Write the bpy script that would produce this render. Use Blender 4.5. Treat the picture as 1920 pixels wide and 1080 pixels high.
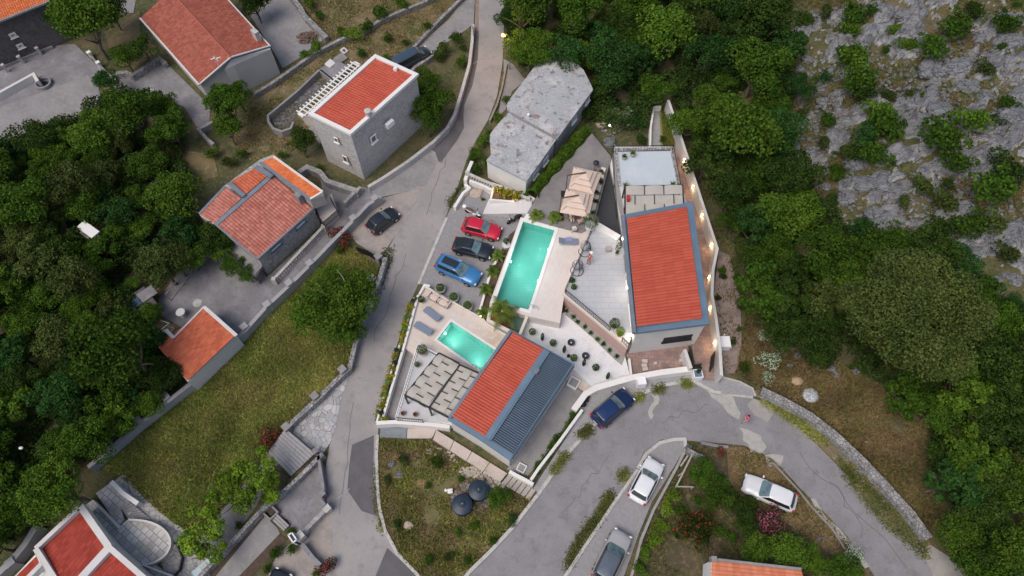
import bpy, math, random
import numpy as np
from mathutils import Vector, Matrix, noise
from mathutils.geometry import tessellate_polygon
R = math.radians
S = bpy.context.scene
for _o in list(bpy.data.objects): bpy.data.objects.remove(_o)
random.seed(7)

# ------------------------------------------------------------------ camera, light, exposure
CH, F = 60.0, 1280.0
TILT = math.atan(690/1280.0)
cam = bpy.data.objects.new('camera', bpy.data.cameras.new('camera')); S.collection.objects.link(cam)
cam.data.lens = 24; cam.data.sensor_width = 36; cam.data.clip_end = 3000
cam.location = (0, 0, CH); cam.rotation_euler = (TILT, 0, 0)
S.camera = cam
SUN_EL, SUN_AZ = R(60), R(228)
wd = bpy.data.worlds.new("World"); S.world = wd; wd.use_nodes = True
nt = wd.node_tree; nt.nodes.clear()
sky = nt.nodes.new('ShaderNodeTexSky'); sky.sky_type = 'NISHITA'; sky.sun_disc = False
sky.sun_elevation = SUN_EL; sky.sun_rotation = SUN_AZ; sky.air_density = 1.0; sky.dust_density = 3.5; sky.ozone_density = 1.0
bg = nt.nodes.new('ShaderNodeBackground'); bg.inputs[1].default_value = 0.105
wo = nt.nodes.new('ShaderNodeOutputWorld')
nt.links.new(sky.outputs[0], bg.inputs[0]); nt.links.new(bg.outputs[0], wo.inputs[0])
sl = bpy.data.lights.new('sun', 'SUN'); sl.energy = 1.45; sl.angle = R(38); sl.color = (1, .93, .86)
sun = bpy.data.objects.new('sun', sl); S.collection.objects.link(sun)
_d = Vector((math.sin(SUN_AZ)*math.cos(SUN_EL), math.cos(SUN_AZ)*math.cos(SUN_EL), math.sin(SUN_EL)))
sun.rotation_euler = _d.to_track_quat('Z', 'Y').to_euler(); sun.location = (0, 0, 90)
S.view_settings.view_transform = 'Standard'; S.view_settings.look = 'None'
S.view_settings.exposure = 0.33; S.view_settings.gamma = 1

# ------------------------------------------------------------------ photo pixel -> world point at height z
_s, _c = math.sin(TILT), math.cos(TILT)
def W(px, py, z=0.0):
    dx = (px-960)/F; dy = (540-py)/F
    k = (CH-z)/(_c-dy*_s)
    return Vector((dx*k, (dy*_c+_s)*k, z))
def PX(pts, z=0.0): return [W(x, y, z) for x, y in pts]
def mpp(px, py, z=0.0):                       # metres per photo pixel there
    dy = (540-py)/F
    return (CH-z)/(_c-dy*_s)/F

def inpoly(x, y, poly):
    c = False; n = len(poly); j = n-1
    for i in range(n):
        xi, yi = poly[i][0], poly[i][1]; xj, yj = poly[j][0], poly[j][1]
        if (yi > y) != (yj > y) and x < (xj-xi)*(y-yi)/(yj-yi)+xi: c = not c
        j = i
    return c
def inpoly_np(X, Y, poly):
    c = np.zeros(X.shape, bool); n = len(poly); j = n-1
    for i in range(n):
        xi, yi = poly[i][0], poly[i][1]; xj, yj = poly[j][0], poly[j][1]
        if yi != yj:
            m = ((yi > Y) != (yj > Y)) & (X < (xj-xi)*(Y-yi)/(yj-yi)+xi)
            c ^= m
        j = i
    return c

# hillside: rises to the right of this line (photo pixels at z=0)
HILL = [(1120, -260), (1165, -60), (1195, 60), (1262, 150), (1300, 250), (1364, 420), (1392, 560), (1396, 680), (1440, 715), (1560, 795), (1670, 900), (1765, 1010), (1800, 1090), (1850, 1230)]
HILLW = [(p.x, p.y) for p in PX(HILL)]
HILLP = HILLW + [(400, HILLW[-1][1]), (400, 400), (HILLW[0][0], 400)]
def hill_np(X, Y):
    d = np.full(X.shape, 1e9)
    pts = HILLW
    for (ax, ay), (bx, by) in zip(pts[:-1], pts[1:]):
        vx, vy = bx-ax, by-ay; L2 = vx*vx+vy*vy
        t = np.clip(((X-ax)*vx+(Y-ay)*vy)/L2, 0, 1)
        d = np.minimum(d, np.hypot(X-ax-t*vx, Y-ay-t*vy))
    ins = inpoly_np(X, Y, HILLP)
    d = np.where(ins, d, 0)
    return 0.28*np.clip(d-.6, 0, 70)
ROCK_PX = [(1478, -150), (1490, 90), (1480, 180), (1478, 300), (1520, 350), (1590, 395), (1640, 445), (1720, 470), (1790, 480), (1840, 520), (1880, 560), (2150, 600), (2150, -150)]
def hill(x, y):
    return float(hill_np(np.array([x]), np.array([y]))[0])
def WT(px, py, dz=0.0):                       # pixel -> point on the terrain (+dz)
    z = 0.0
    for _ in range(14):
        p = W(px, py, z+dz); z = .5*z+.5*hill(p.x, p.y)
    p = W(px, py, z+dz); p.z = z
    return p
_rk = [WT(x, y) for x, y in ROCK_PX]
ROCKW = [(p.x, p.y) for p in _rk]

# ------------------------------------------------------------------ materials
def _tex(nt, kind, scale, vec, detail=5, rough=.6, extra=None):
    if kind == 'noise':
        n = nt.nodes.new('ShaderNodeTexNoise'); n.inputs['Scale'].default_value = scale
        n.inputs['Detail'].default_value = detail; n.inputs['Roughness'].default_value = rough; out = n.outputs[0]
    elif kind == 'cell':
        n = nt.nodes.new('ShaderNodeTexVoronoi'); n.inputs['Scale'].default_value = scale
        sp = nt.nodes.new('ShaderNodeSeparateColor'); nt.links.new(n.outputs['Color'], sp.inputs[0]); out = sp.outputs[0]
    elif kind == 'edge':
        n = nt.nodes.new('ShaderNodeTexVoronoi'); n.feature = 'DISTANCE_TO_EDGE'; n.inputs['Scale'].default_value = scale; out = n.outputs['Distance']
    elif kind == 'brick':
        n = nt.nodes.new('ShaderNodeTexBrick'); n.inputs['Scale'].default_value = 1
        w, h, m = extra
        n.inputs['Brick Width'].default_value = w; n.inputs['Row Height'].default_value = h; n.inputs['Mortar Size'].default_value = m
        n.inputs['Mortar Smooth'].default_value = .2; n.inputs['Color1'].default_value = (0, 0, 0, 1); n.inputs['Color2'].default_value = (.55, .55, .55, 1); n.inputs['Mortar'].default_value = (1, 1, 1, 1); out = n.outputs['Color']
    elif kind == 'wave':
        n = nt.nodes.new('ShaderNodeTexWave'); n.inputs['Scale'].default_value = scale; out = n.outputs['Fac' if 'Fac' in n.outputs else 1]
    nt.links.new(vec, n.inputs['Vector'])
    return out
MATS = {}
def M(name, base, rough=.85, layers=(), bump=None, spec=.3, metal=0, rot=0, coords='Object', coat=0, emit=None, stretch=None):
    if name in MATS: return MATS[name]
    m = bpy.data.materials.new(name); MATS[name] = m; m.use_nodes = True
    nt = m.node_tree; b = nt.nodes['Principled BSDF']
    b.inputs['Roughness'].default_value = rough; b.inputs['Metallic'].default_value = metal
    b.inputs['Specular IOR Level'].default_value = spec
    if coat: b.inputs['Coat Weight'].default_value = coat
    tc = nt.nodes.new('ShaderNodeTexCoord'); mp = nt.nodes.new('ShaderNodeMapping'); mp.inputs['Rotation'].default_value = (0, 0, rot)
    if stretch: mp.inputs['Scale'].default_value = stretch
    nt.links.new(tc.outputs[coords], mp.inputs[0]); vec = mp.outputs[0]
    cur = None
    rgb = nt.nodes.new('ShaderNodeRGB'); rgb.outputs[0].default_value = (*base, 1); cur = rgb.outputs[0]
    for L in layers:
        kind, scale, lo, hi, col = L[:5]; extra = L[5] if len(L) > 5 else None
        o = _tex(nt, kind, scale, vec, extra=extra)
        mr = nt.nodes.new('ShaderNodeMapRange'); mr.inputs[1].default_value = lo; mr.inputs[2].default_value = hi
        nt.links.new(o, mr.inputs[0])
        mx = nt.nodes.new('ShaderNodeMix'); mx.data_type = 'RGBA'
        nt.links.new(mr.outputs[0], mx.inputs[0]); nt.links.new(cur, mx.inputs[6]); mx.inputs[7].default_value = (*col, 1)
        cur = mx.outputs[2]
    nt.links.new(cur, b.inputs['Base Color'])
    if bump:
        kind, scale, st, dist = bump[:4]
        o = _tex(nt, kind, scale, vec, extra=bump[4] if len(bump) > 4 else None)
        bp = nt.nodes.new('ShaderNodeBump'); bp.inputs['Strength'].default_value = st; bp.inputs['Distance'].default_value = dist
        nt.links.new(o, bp.inputs['Height']); nt.links.new(bp.outputs[0], b.inputs['Normal'])
    if emit:
        b.inputs['Emission Color'].default_value = (*emit[0], 1); b.inputs['Emission Strength'].default_value = emit[1]
    return m
def leafmat(name, dark, light, alt=None, altamt=.0, nscale=1.6, transl=.25, rough=.55):
    if name in MATS: return MATS[name]
    m = bpy.data.materials.new(name); MATS[name] = m; m.use_nodes = True
    nt = m.node_tree; b = nt.nodes['Principled BSDF']; b.inputs['Roughness'].default_value = .75; b.inputs['Specular IOR Level'].default_value = .1
    g = nt.nodes.new('ShaderNodeNewGeometry'); oi = nt.nodes.new('ShaderNodeObjectInfo')
    tc = nt.nodes.new('ShaderNodeTexCoord')
    n = _tex(nt, 'noise', nscale, tc.outputs['Object'], detail=3)
    a = nt.nodes.new('ShaderNodeMath'); a.operation = 'MULTIPLY_ADD'; nt.links.new(g.outputs['Random Per Island'], a.inputs[0]); a.inputs[1].default_value = .5
    mr = nt.nodes.new('ShaderNodeMapRange'); mr.inputs[1].default_value = .3; mr.inputs[2].default_value = .75; mr.inputs[3].default_value = -.15; mr.inputs[4].default_value = .65
    nt.links.new(n, mr.inputs[0]); nt.links.new(mr.outputs[0], a.inputs[2])
    mx = nt.nodes.new('ShaderNodeMix'); mx.data_type = 'RGBA'; mx.clamp_factor = True
    nt.links.new(a.outputs[0], mx.inputs[0]); mx.inputs[6].default_value = (*dark, 1); mx.inputs[7].default_value = (*light, 1)
    cur = mx.outputs[2]
    if alt:
        gt = nt.nodes.new('ShaderNodeMath'); gt.operation = 'GREATER_THAN'; gt.inputs[1].default_value = 1-altamt
        m3 = nt.nodes.new('ShaderNodeMath'); m3.operation = 'FRACT'; m4 = nt.nodes.new('ShaderNodeMath'); m4.operation = 'MULTIPLY'; m4.inputs[1].default_value = 17.3
        nt.links.new(g.outputs['Random Per Island'], m4.inputs[0]); nt.links.new(m4.outputs[0], m3.inputs[0]); nt.links.new(m3.outputs[0], gt.inputs[0])
        my = nt.nodes.new('ShaderNodeMix'); my.data_type = 'RGBA'; nt.links.new(gt.outputs[0], my.inputs[0]); nt.links.new(cur, my.inputs[6]); my.inputs[7].default_value = (*alt, 1); cur = my.outputs[2]
    hs = nt.nodes.new('ShaderNodeHueSaturation')
    v = nt.nodes.new('ShaderNodeMapRange'); v.inputs[3].default_value = .75; v.inputs[4].default_value = 1.25; nt.links.new(oi.outputs['Random'], v.inputs[0]); nt.links.new(v.outputs[0], hs.inputs['Value'])
    nt.links.new(cur, hs.inputs['Color'])
    nt.links.new(hs.outputs[0], b.inputs['Base Color'])
    tr = nt.nodes.new('ShaderNodeBsdfTranslucent'); nt.links.new(hs.outputs[0], tr.inputs[0])
    ms = nt.nodes.new('ShaderNodeMixShader'); ms.inputs[0].default_value = transl
    nt.links.new(b.outputs[0], ms.inputs[1]); nt.links.new(tr.outputs[0], ms.inputs[2])
    nt.links.new(ms.outputs[0], nt.nodes['Material Output'].inputs[0])
    return m
def roofmat(name, c1, c2, p, c, stain=(.2, .09, .06), st=.35):
    m = bpy.data.materials.new(name); m.use_nodes = True
    nt = m.node_tree; b = nt.nodes['Principled BSDF']; b.inputs['Roughness'].default_value = .75; b.inputs['Specular IOR Level'].default_value = .25
    uv = nt.nodes.new('ShaderNodeUVMap'); sp = nt.nodes.new('ShaderNodeSeparateXYZ'); nt.links.new(uv.outputs[0], sp.inputs[0])
    cb = nt.nodes.new('ShaderNodeCombineXYZ')
    for i, q in ((0, p), (1, c)):
        dv = nt.nodes.new('ShaderNodeMath'); dv.operation = 'DIVIDE'; dv.inputs[1].default_value = q
        fl = nt.nodes.new('ShaderNodeMath'); fl.operation = 'FLOOR'
        nt.links.new(sp.outputs[i], dv.inputs[0]); nt.links.new(dv.outputs[0], fl.inputs[0]); nt.links.new(fl.outputs[0], cb.inputs[i])
    wn = nt.nodes.new('ShaderNodeTexWhiteNoise'); wn.noise_dimensions = '2D'; nt.links.new(cb.outputs[0], wn.inputs['Vector'])
    mx = nt.nodes.new('ShaderNodeMix'); mx.data_type = 'RGBA'; nt.links.new(wn.outputs[0], mx.inputs[0]); mx.inputs[6].default_value = (*c1, 1); mx.inputs[7].default_value = (*c2, 1)
    n = _tex(nt, 'noise', .5, uv.outputs[0], detail=6, rough=.7)
    mr = nt.nodes.new('ShaderNodeMapRange'); mr.inputs[1].default_value = .5; mr.inputs[2].default_value = .85; mr.inputs[4].default_value = st; nt.links.new(n, mr.inputs[0])
    my = nt.nodes.new('ShaderNodeMix'); my.data_type = 'RGBA'; nt.links.new(mr.outputs[0], my.inputs[0]); nt.links.new(mx.outputs[2], my.inputs[6]); my.inputs[7].default_value = (*stain, 1)
    nt.links.new(my.outputs[2], b.inputs['Base Color'])
    return m

# ------------------------------------------------------------------ mesh helpers
C = S.collection
class MB:
    def __init__(s): s.v = []; s.f = []
    def add(s, vs, fs):
        o = len(s.v); s.v += [tuple(v) for v in vs]; s.f += [tuple(i+o for i in f) for f in fs]; return s
    def box(s, c, sz, rz=0, mat=None):
        x, y, z = sz[0]/2, sz[1]/2, sz[2]/2
        vs = [Vector((i*x, j*y, k*z)) for i in (-1, 1) for j in (-1, 1) for k in (-1, 1)]
        if mat is None: mat = Matrix.Rotation(rz, 3, 'Z')
        vs = [mat @ v+Vector(c) for v in vs]
        return s.add(vs, [(0, 1, 3, 2), (4, 6, 7, 5), (0, 4, 5, 1), (2, 3, 7, 6), (0, 2, 6, 4), (1, 5, 7, 3)])
    def beam(s, a, b, w, h):                   # a,b: centre line at TOP of the beam
        a, b = Vector(a), Vector(b); d = b-a; L = d.length
        if L < 1e-5: return s
        x = d/L; y = Vector((0, 0, 1)).cross(x)
        y = Vector((1, 0, 0)) if y.length < 1e-4 else y.normalized(); z = x.cross(y)
        m = Matrix((x, y, z)).transposed()
        return s.box((a+b)/2-z*h/2, (L, w, h), mat=m)
    def prism(s, pts, z1, z0):
        n = len(pts); P = [(p[0], p[1]) for p in pts]
        A = sum(P[i][0]*P[(i+1) % n][1]-P[(i+1) % n][0]*P[i][1] for i in range(n))
        if A < 0: P.reverse()
        zz = z1 if hasattr(z1, '__len__') else [z1]*n
        if A < 0 and hasattr(z1, '__len__'): zz = list(zz)[::-1]
        vs = [(x, y, z0) for x, y in P]+[(x, y, zz[i]) for i, (x, y) in enumerate(P)]
        return s.add(vs, [tuple(range(n, 2*n)), tuple(range(n-1, -1, -1))]+[(i, (i+1) % n, n+(i+1) % n, n+i) for i in range(n)])
    def cyl(s, c, r, h, n=16, r2=None, axis=None):
        r2 = r if r2 is None else r2
        vs = [Vector((r*math.cos(2*math.pi*i/n), r*math.sin(2*math.pi*i/n), 0)) for i in range(n)]+[Vector((r2*math.cos(2*math.pi*i/n), r2*math.sin(2*math.pi*i/n), h)) for i in range(n)]
        if axis is not None:
            q = Vector(axis).to_track_quat('Z', 'Y'); vs = [q @ v for v in vs]
        vs = [v+Vector(c) for v in vs]
        return s.add(vs, [tuple(range(n-1, -1, -1)), tuple(range(n, 2*n))]+[(i, (i+1) % n, n+(i+1) % n, n+i) for i in range(n)])
    def lathe(s, c, prof, n=18):
        k = len(prof); vs = []; fs = []
        for r, z in prof:
            for i in range(n):
                a = 2*math.pi*i/n; vs.append((c[0]+r*math.cos(a), c[1]+r*math.sin(a), c[2]+z))
        for j in range(k-1):
            for i in range(n): fs.append((j*n+i, j*n+(i+1) % n, (j+1)*n+(i+1) % n, (j+1)*n+i))
        fs.append(tuple(range(n-1, -1, -1))); fs.append(tuple(range((k-1)*n, k*n)))
        return s.add(vs, fs)
    def tube(s, pts, r, n=6):
        pts = [Vector(p) for p in pts]; m = len(pts); vs = []; fs = []
        rr = r if hasattr(r, '__len__') else [r]*m
        for j, p in enumerate(pts):
            t = (pts[min(j+1, m-1)]-pts[max(j-1, 0)]).normalized()
            u = t.cross(Vector((0, 0, 1)));  u = t.cross(Vector((0, 1, 0))) if u.length < .05 else u
            u.normalize(); w = t.cross(u)
            for i in range(n):
                a = 2*math.pi*i/n; vs.append(p+(u*math.cos(a)+w*math.sin(a))*rr[j])
        for j in range(m-1):
            for i in range(n): fs.append((j*n+i, j*n+(i+1) % n, (j+1)*n+(i+1) % n, (j+1)*n+i))
        fs.append(tuple(range(n-1, -1, -1))); fs.append(tuple(range((m-1)*n, m*n)))
        return s.add(vs, fs)
    def wall(s, pts, w, z1, z0, cap=0):        # mitred wall along world xy path
        P = [Vector((p[0], p[1])) for p in pts]; n = len(P); Lp = []; Rp = []
        for i in range(n):
            d1 = (P[i]-P[i-1]).normalized() if i else (P[1]-P[0]).normalized()
            d2 = (P[i+1]-P[i]).normalized() if i < n-1 else d1
            t = (d1+d2).normalized(); nn = Vector((-t.y, t.x)); k = max(.35, nn.dot(Vector((-d1.y, d1.x))))
            Lp.append(P[i]+nn*w/2/k); Rp.append(P[i]-nn*w/2/k)
        zz1 = z1 if hasattr(z1, '__len__') else [z1]*n
        zz0 = z0 if hasattr(z0, '__len__') else [z0]*n
        vs = []
        for i in range(n): vs += [(Lp[i].x, Lp[i].y, zz0[i]), (Rp[i].x, Rp[i].y, zz0[i]), (Rp[i].x, Rp[i].y, zz1[i]), (Lp[i].x, Lp[i].y, zz1[i])]
        fs = []
        for i in range(n-1):
            a, b = 4*i, 4*i+4
            fs += [(a+3, a+2, b+2, b+3), (a, a+3, b+3, b), (a+2, a+1, b+1, b+2), (a+1, a, b, b+1)]
        fs += [(0, 1, 2, 3), (4*n-1, 4*n-2, 4*n-3, 4*n-4)]
        return s.add(vs, fs)
    def poly(s, pts): return s.add(pts, [tuple(range(len(pts)))])
    def sphere(s, c, r, n=10, m=7):
        prof = [(max(.001, math.sin(math.pi*j/m)), -math.cos(math.pi*j/m)) for j in range(m+1)]
        rr = r if hasattr(r, '__len__') else (r, r, r)
        k = len(prof); vs = []; fs = []
        for q, z in prof:
            for i in range(n):
                a = 2*math.pi*i/n; vs.append((c[0]+rr[0]*q*math.cos(a), c[1]+rr[1]*q*math.sin(a), c[2]+rr[2]*z))
        for j in range(k-1):
            for i in range(n): fs.append((j*n+i, j*n+(i+1) % n, (j+1)*n+(i+1) % n, (j+1)*n+i))
        return s.add(vs, fs)
    def build(s, name, mat, parent=None, smooth=False):
        return obj(name, s.v, s.f, mat, parent, smooth)
def worldloc(p):
    l = Vector((0, 0, 0))
    while p is not None: l += p.location; p = p.parent
    return l
def obj(name, v, f, mat, parent=None, smooth=False, origin=None):
    o = Vector((0, 0, 0))
    if parent is not None: o = worldloc(parent)
    elif origin is not None: o = Vector(origin)
    elif len(v):
        a = np.array([tuple(q) for q in v] if not isinstance(v, np.ndarray) else v)
        mn, mx = a.min(0), a.max(0); o = Vector(((mn[0]+mx[0])/2, (mn[1]+mx[1])/2, mn[2]))
    me = bpy.data.meshes.new(name)
    if isinstance(v, np.ndarray):
        v = v-np.array(o); nv = len(v); nf = len(f); k = f.shape[1]
        me.vertices.add(nv); me.vertices.foreach_set('co', v.astype(np.float32).ravel())
        me.loops.add(nf*k); me.loops.foreach_set('vertex_index', f.astype(np.int32).ravel())
        me.polygons.add(nf); me.polygons.foreach_set('loop_start', np.arange(0, nf*k, k, dtype=np.int32))
        me.polygons.foreach_set('loop_total', np.full(nf, k, np.int32)); me.update(calc_edges=True)
    else:
        me.from_pydata([tuple(Vector(q)-o) for q in v], [], f)
    me.materials.append(mat)
    if smooth: me.polygons.foreach_set('use_smooth', [True]*len(me.polygons))
    ob = bpy.data.objects.new(name, me); C.objects.link(ob)
    if parent is not None: ob.parent = parent
    else: ob.location = o
    return ob
def tag(o, label=None, cat=None, group=None, kind=None):
    if label: o['label'] = label
    if cat: o['category'] = cat
    if group: o['group'] = group
    if kind: o['kind'] = kind
    return o
def thing(name, label, cat, loc=(0, 0, 0), rz=0, group=None):
    o = bpy.data.objects.new(name, None); C.objects.link(o); o.empty_display_size = .3
    o.location = loc; o.rotation_euler = (0, 0, rz)
    return tag(o, label, cat, group)
def copy_tree(o, parent=None):
    c = o.copy(); C.objects.link(c); c.parent = parent
    for ch in [q for q in o.children]: copy_tree(ch, c)
    return c
def sheet(name, mat, pix, z, label=None, cat=None):
    o = MB().poly([tuple(p) for p in PX(pix, z)]).build(name, mat)
    # face up
    if o.data.polygons[0].normal.z < 0: o.data.flip_normals()
    return tag(o, label, cat, kind='structure')
def slab(name, mat, pix, z1, z0, parent=None):
    return MB().prism(PX(pix, z1), z1, z0).build(name, mat, parent)
def poly_hole(name, mat, outer, hole, z, parent=None, depth=0):
    loops = [[Vector((p.x, p.y, z)) for p in outer], [Vector((p.x, p.y, z)) for p in hole]]
    tri = tessellate_polygon(loops); vs = loops[0]+loops[1]; fs = []
    for t in tri:
        a, b, c = (vs[i] for i in t)
        fs.append(t if (b-a).cross(c-a).z > 0 else t[::-1])
    m = MB().add(vs, fs)
    if depth:
        P = [Vector((p.x, p.y)) for p in outer]; n = len(P)
        m.add([(p.x, p.y, z) for p in P]+[(p.x, p.y, z-depth) for p in P], [(i, (i+1) % n, n+(i+1) % n, n+i) for i in range(n)])
    return m.build(name, mat, parent)

# corrugated tile field on a quad: A->B along the ridge side, D->C along the eave; courses run from ridge to eave
def tiles(name, mat, quad, pitch=.3, course=.38, amp=.05, step=.03, parent=None, seg=6):
    A, B, Cc, D = [Vector(q) for q in quad]
    nu = max(2, round((B-A).length/pitch)); nv = max(2, round((D-A).length/course))
    Lu = nu*pitch; Lv = nv*course
    nrm = (B-A).cross(D-A).normalized()
    if nrm.z < 0: nrm = -nrm
    us = np.linspace(0, 1, nu*seg+1); vv = []
    for j in range(nv): vv += [(j/nv+1e-4, 1), ((j+1)/nv-1e-4, 0)]
    prof = np.abs(np.sin(np.pi*us*nu))**.7*amp
    V = []; UV = []
    for t, k in vv:
        L0 = A+(D-A)*t; L1 = B+(Cc-B)*t
        for i, u in enumerate(us):
            # lower end of each course is proud
            h = prof[i]+(0 if k else step)
            V.append(tuple(L0+(L1-L0)*float(u)+nrm*float(h))); UV.append((u*Lu, t*Lv))
    n = len(us); Fc = []
    up = (B-A).cross(D-A).z > 0
    for j in range(len(vv)-1):
        for i in range(n-1):
            q = (j*n+i, j*n+i+1, (j+1)*n+i+1, (j+1)*n+i)
            Fc.append(q if up else q[::-1])
    o = obj(name, V, Fc, mat, parent)
    ul = o.data.uv_layers.new(name='UVMap')
    idx = np.zeros(len(o.data.loops), np.int32); o.data.loops.foreach_get('vertex_index', idx)
    ul.data.foreach_set('uv', np.array(UV, np.float32)[idx].ravel())
    return o
def lerp(a, b, t): return a+(b-a)*t
# ------------------------------------------------------------------ colours / materials
asph = M('asphalt', (.275, .256, .25), .9, [('noise', .25, .4, .62, (.34, .312, .30)), ('noise', .9, .52, .68, (.225, .214, .213)), ('noise', 9, .45, .75, (.34, .32, .31)), ('noise', 26, .56, .7, (.16, .155, .155))], bump=('noise', 30, .25, .02))
asph2 = M('asphalt_blue', (.215, .207, .212), .9, [('noise', .3, .42, .6, (.26, .25, .262)), ('noise', 1.1, .52, .7, (.18, .174, .18)), ('noise', 7, .5, .75, (.29, .28, .285)), ('noise', 26, .56, .7, (.125, .122, .125))], bump=('noise', 30, .25, .02))
asphd = M('asphalt_patch', (.105, .098, .105), .9, [('noise', .8, .4, .75, (.14, .13, .135)), ('noise', 14, .5, .8, (.16, .155, .16))], bump=('noise', 30, .2, .02))
conc = M('concrete', (.27, .26, .26), .9, [('noise', .4, .4, .7, (.20, .19, .19)), ('noise', 2.2, .5, .8, (.34, .32, .31)), ('noise', 12, .5, .9, (.22, .2, .19))], bump=('noise', 12, .2, .03))
concd = M('concrete_dark', (.19, .184, .19), .9, [('noise', .5, .42, .66, (.27, .258, .27)), ('noise', 2.5, .5, .8, (.14, .135, .14)), ('noise', 11, .55, .8, (.27, .26, .27))], bump=('noise', 12, .2, .03))
conct = M('concrete_tan', (.33, .29, .26), .9, [('noise', .5, .42, .66, (.24, .22, .21)), ('noise', 2.5, .5, .8, (.4, .36, .33)), ('noise', 11, .55, .8, (.25, .23, .22))], bump=('noise', 12, .2, .03))
kerb = M('kerb_stone', (.48, .46, .43), .85, [('noise', 2, .45, .75, (.30, .29, .28)), ('noise', 14, .5, .8, (.56, .54, .5))], bump=('noise', 12, .3, .02))
white = M('white_render', (.74, .72, .69), .8, [('noise', .9, .5, .8, (.66, .63, .6)), ('noise', 6, .6, .9, (.58, .55, .52))], bump=('noise', 25, .1, .01))
whited = M('white_plaster', (.60, .58, .56), .85, [('noise', .6, .45, .75, (.52, .5, .48)), ('noise', 5, .55, .85, (.66, .64, .61))], bump=('noise', 25, .15, .01))
greyr = M('grey_render', (.43, .43, .43), .85, [('noise', .5, .45, .75, (.36, .36, .36)), ('noise', 4, .55, .85, (.48, .48, .48))], bump=('noise', 25, .15, .01))
whitep = M('white_paint', (.8, .8, .8), .5, [('noise', 5, .6, .9, (.7, .7, .7))])
rose = M('rose_render', (.50, .33, .29), .85, [('noise', .7, .45, .75, (.45, .30, .27)), ('noise', 6, .55, .85, (.54, .38, .34))], bump=('noise', 25, .12, .01))
cream = M('cream_render', (.66, .60, .53), .85, [('noise', 1, .5, .8, (.58, .52, .45))], bump=('noise', 25, .1, .01))
stonew = M('stone_masonry', (.42, .405, .39), .9, [('cell', 3.2, 0, 1, (.24, .23, .225)), ('noise', .5, .45, .75, (.42, .40, .38)), ('edge', 3.2, .05, .0, (.16, .15, .14))], bump=('edge', 3.2, .5, .05))
stonel = M('stone_ashlar', (.54, .515, .50), .9, [('cell', 4.5, 0, 1, (.37, .355, .35)), ('noise', .4, .45, .75, (.53, .50, .48)), ('edge', 4.5, .03, .0, (.30, .29, .28))], bump=('edge', 4.5, .35, .03))
stoned = M('stone_dark', (.115, .105, .105), .9, [('cell', 3.2, 0, 1, (.08, .075, .075)), ('noise', .6, .5, .8, (.17, .15, .145)), ('edge', 3.2, .05, .0, (.05, .045, .045))], bump=('edge', 3.2, .5, .05))
dryst = M('dry_stone', (.33, .325, .32), .92, [('cell', 3.5, 0, 1, (.22, .215, .21)), ('noise', 1.2, .5, .7, (.48, .47, .46)), ('edge', 3.5, .1, .0, (.08, .075, .07))], bump=('edge', 3.5, .9, .12))
crazy = M('crazy_paving', (.34, .34, .345), .9, [('cell', 1.8, 0, 1, (.50, .49, .48)), ('noise', .6, .5, .72, (.25, .25, .26)), ('edge', 1.8, .05, .0, (.13, .125, .125))], bump=('edge', 1.8, .5, .03))
crazyd = M('crazy_paving_dark', (.36, .35, .34), .9, [('cell', 2.2, 0, 1, (.46, .45, .43)), ('edge', 2.2, .05, .0, (.11, .105, .10)), ('noise', .6, .5, .72, (.18, .175, .17))], bump=('edge', 2.2, .5, .03))
pav = M('block_paving', (.31, .30, .305), .9, [('brick', 1, 0, 1, (.20, .195, .2), (.24, .12, .01)), ('noise', .5, .4, .7, (.26, .25, .25)), ('noise', 3, .55, .8, (.36, .345, .34))], rot=R(52))
pavd = M('block_paving_dark', (.225, .21, .21), .9, [('brick', 1, 0, 1, (.14, .13, .13), (.24, .12, .01)), ('noise', .5, .4, .7, (.26, .245, .24))], rot=R(38))
pavl = M('block_paving_pale', (.36, .355, .36), .9, [('brick', 1, 0, 1, (.22, .215, .22), (.22, .11, .012)), ('noise', 1.5, .5, .8, (.30, .29, .29))], rot=R(5))
pavr = M('cobble_grey', (.29, .275, .27), .92, [('noise', 10, .4, .7, (.36, .345, .33)), ('noise', .7, .45, .7, (.23, .22, .215)), ('noise', 25, .5, .8, (.2, .19, .18))], bump=('noise', 14, .6, .04))
travert = M('travertine', (.60, .53, .47), .7, [('noise', .35, .5, .68, (.52, .40, .31)), ('noise', 2, .5, .8, (.66, .60, .55)), ('brick', 1, .7, 1, (.50, .43, .38), (.9, .6, .008))], rot=R(20))
travp = M('travertine_pale', (.64, .58, .54), .7, [('noise', .4, .5, .75, (.57, .49, .44)), ('noise', 3, .5, .8, (.68, .63, .59)), ('brick', 1, .7, 1, (.56, .50, .46), (.9, .6, .008))], rot=R(-62))
tileg = M('terrace_tile', (.46, .47, .49), .55, [('noise', .5, .45, .7, (.51, .51, .525)), ('noise', 3, .5, .7, (.43, .44, .46)), ('brick', 1, .6, 1, (.35, .36, .38), (1.2, .6, .02))], rot=R(0), spec=.5)
tileb = M('terrace_tile_blue', (.50, .55, .59), .5, [('noise', .5, .45, .7, (.56, .60, .63)), ('brick', 1, .7, 1, (.44, .49, .53), (.9, .9, .012))], rot=R(3), spec=.5)
tilew = M('terrace_tile_white', (.56, .56, .57), .5, [('noise', .5, .45, .7, (.50, .50, .52)), ('brick', 1, .7, 1, (.49, .49, .5), (1.0, 1.0, .012))], rot=R(60), spec=.5)
tiler = M('red_stone_tile', (.27, .18, .155), .7, [('noise', .8, .45, .7, (.36, .26, .22)), ('cell', 1.6, .5, 1, (.20, .14, .13)), ('brick', 1, .6, 1, (.16, .12, .11), (.6, .4, .015))], rot=R(4))
slabp = M('path_slab', (.50, .43, .38), .8, [('noise', .8, .5, .75, (.42, .33, .27)), ('noise', 6, .5, .8, (.56, .50, .46))])
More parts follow.
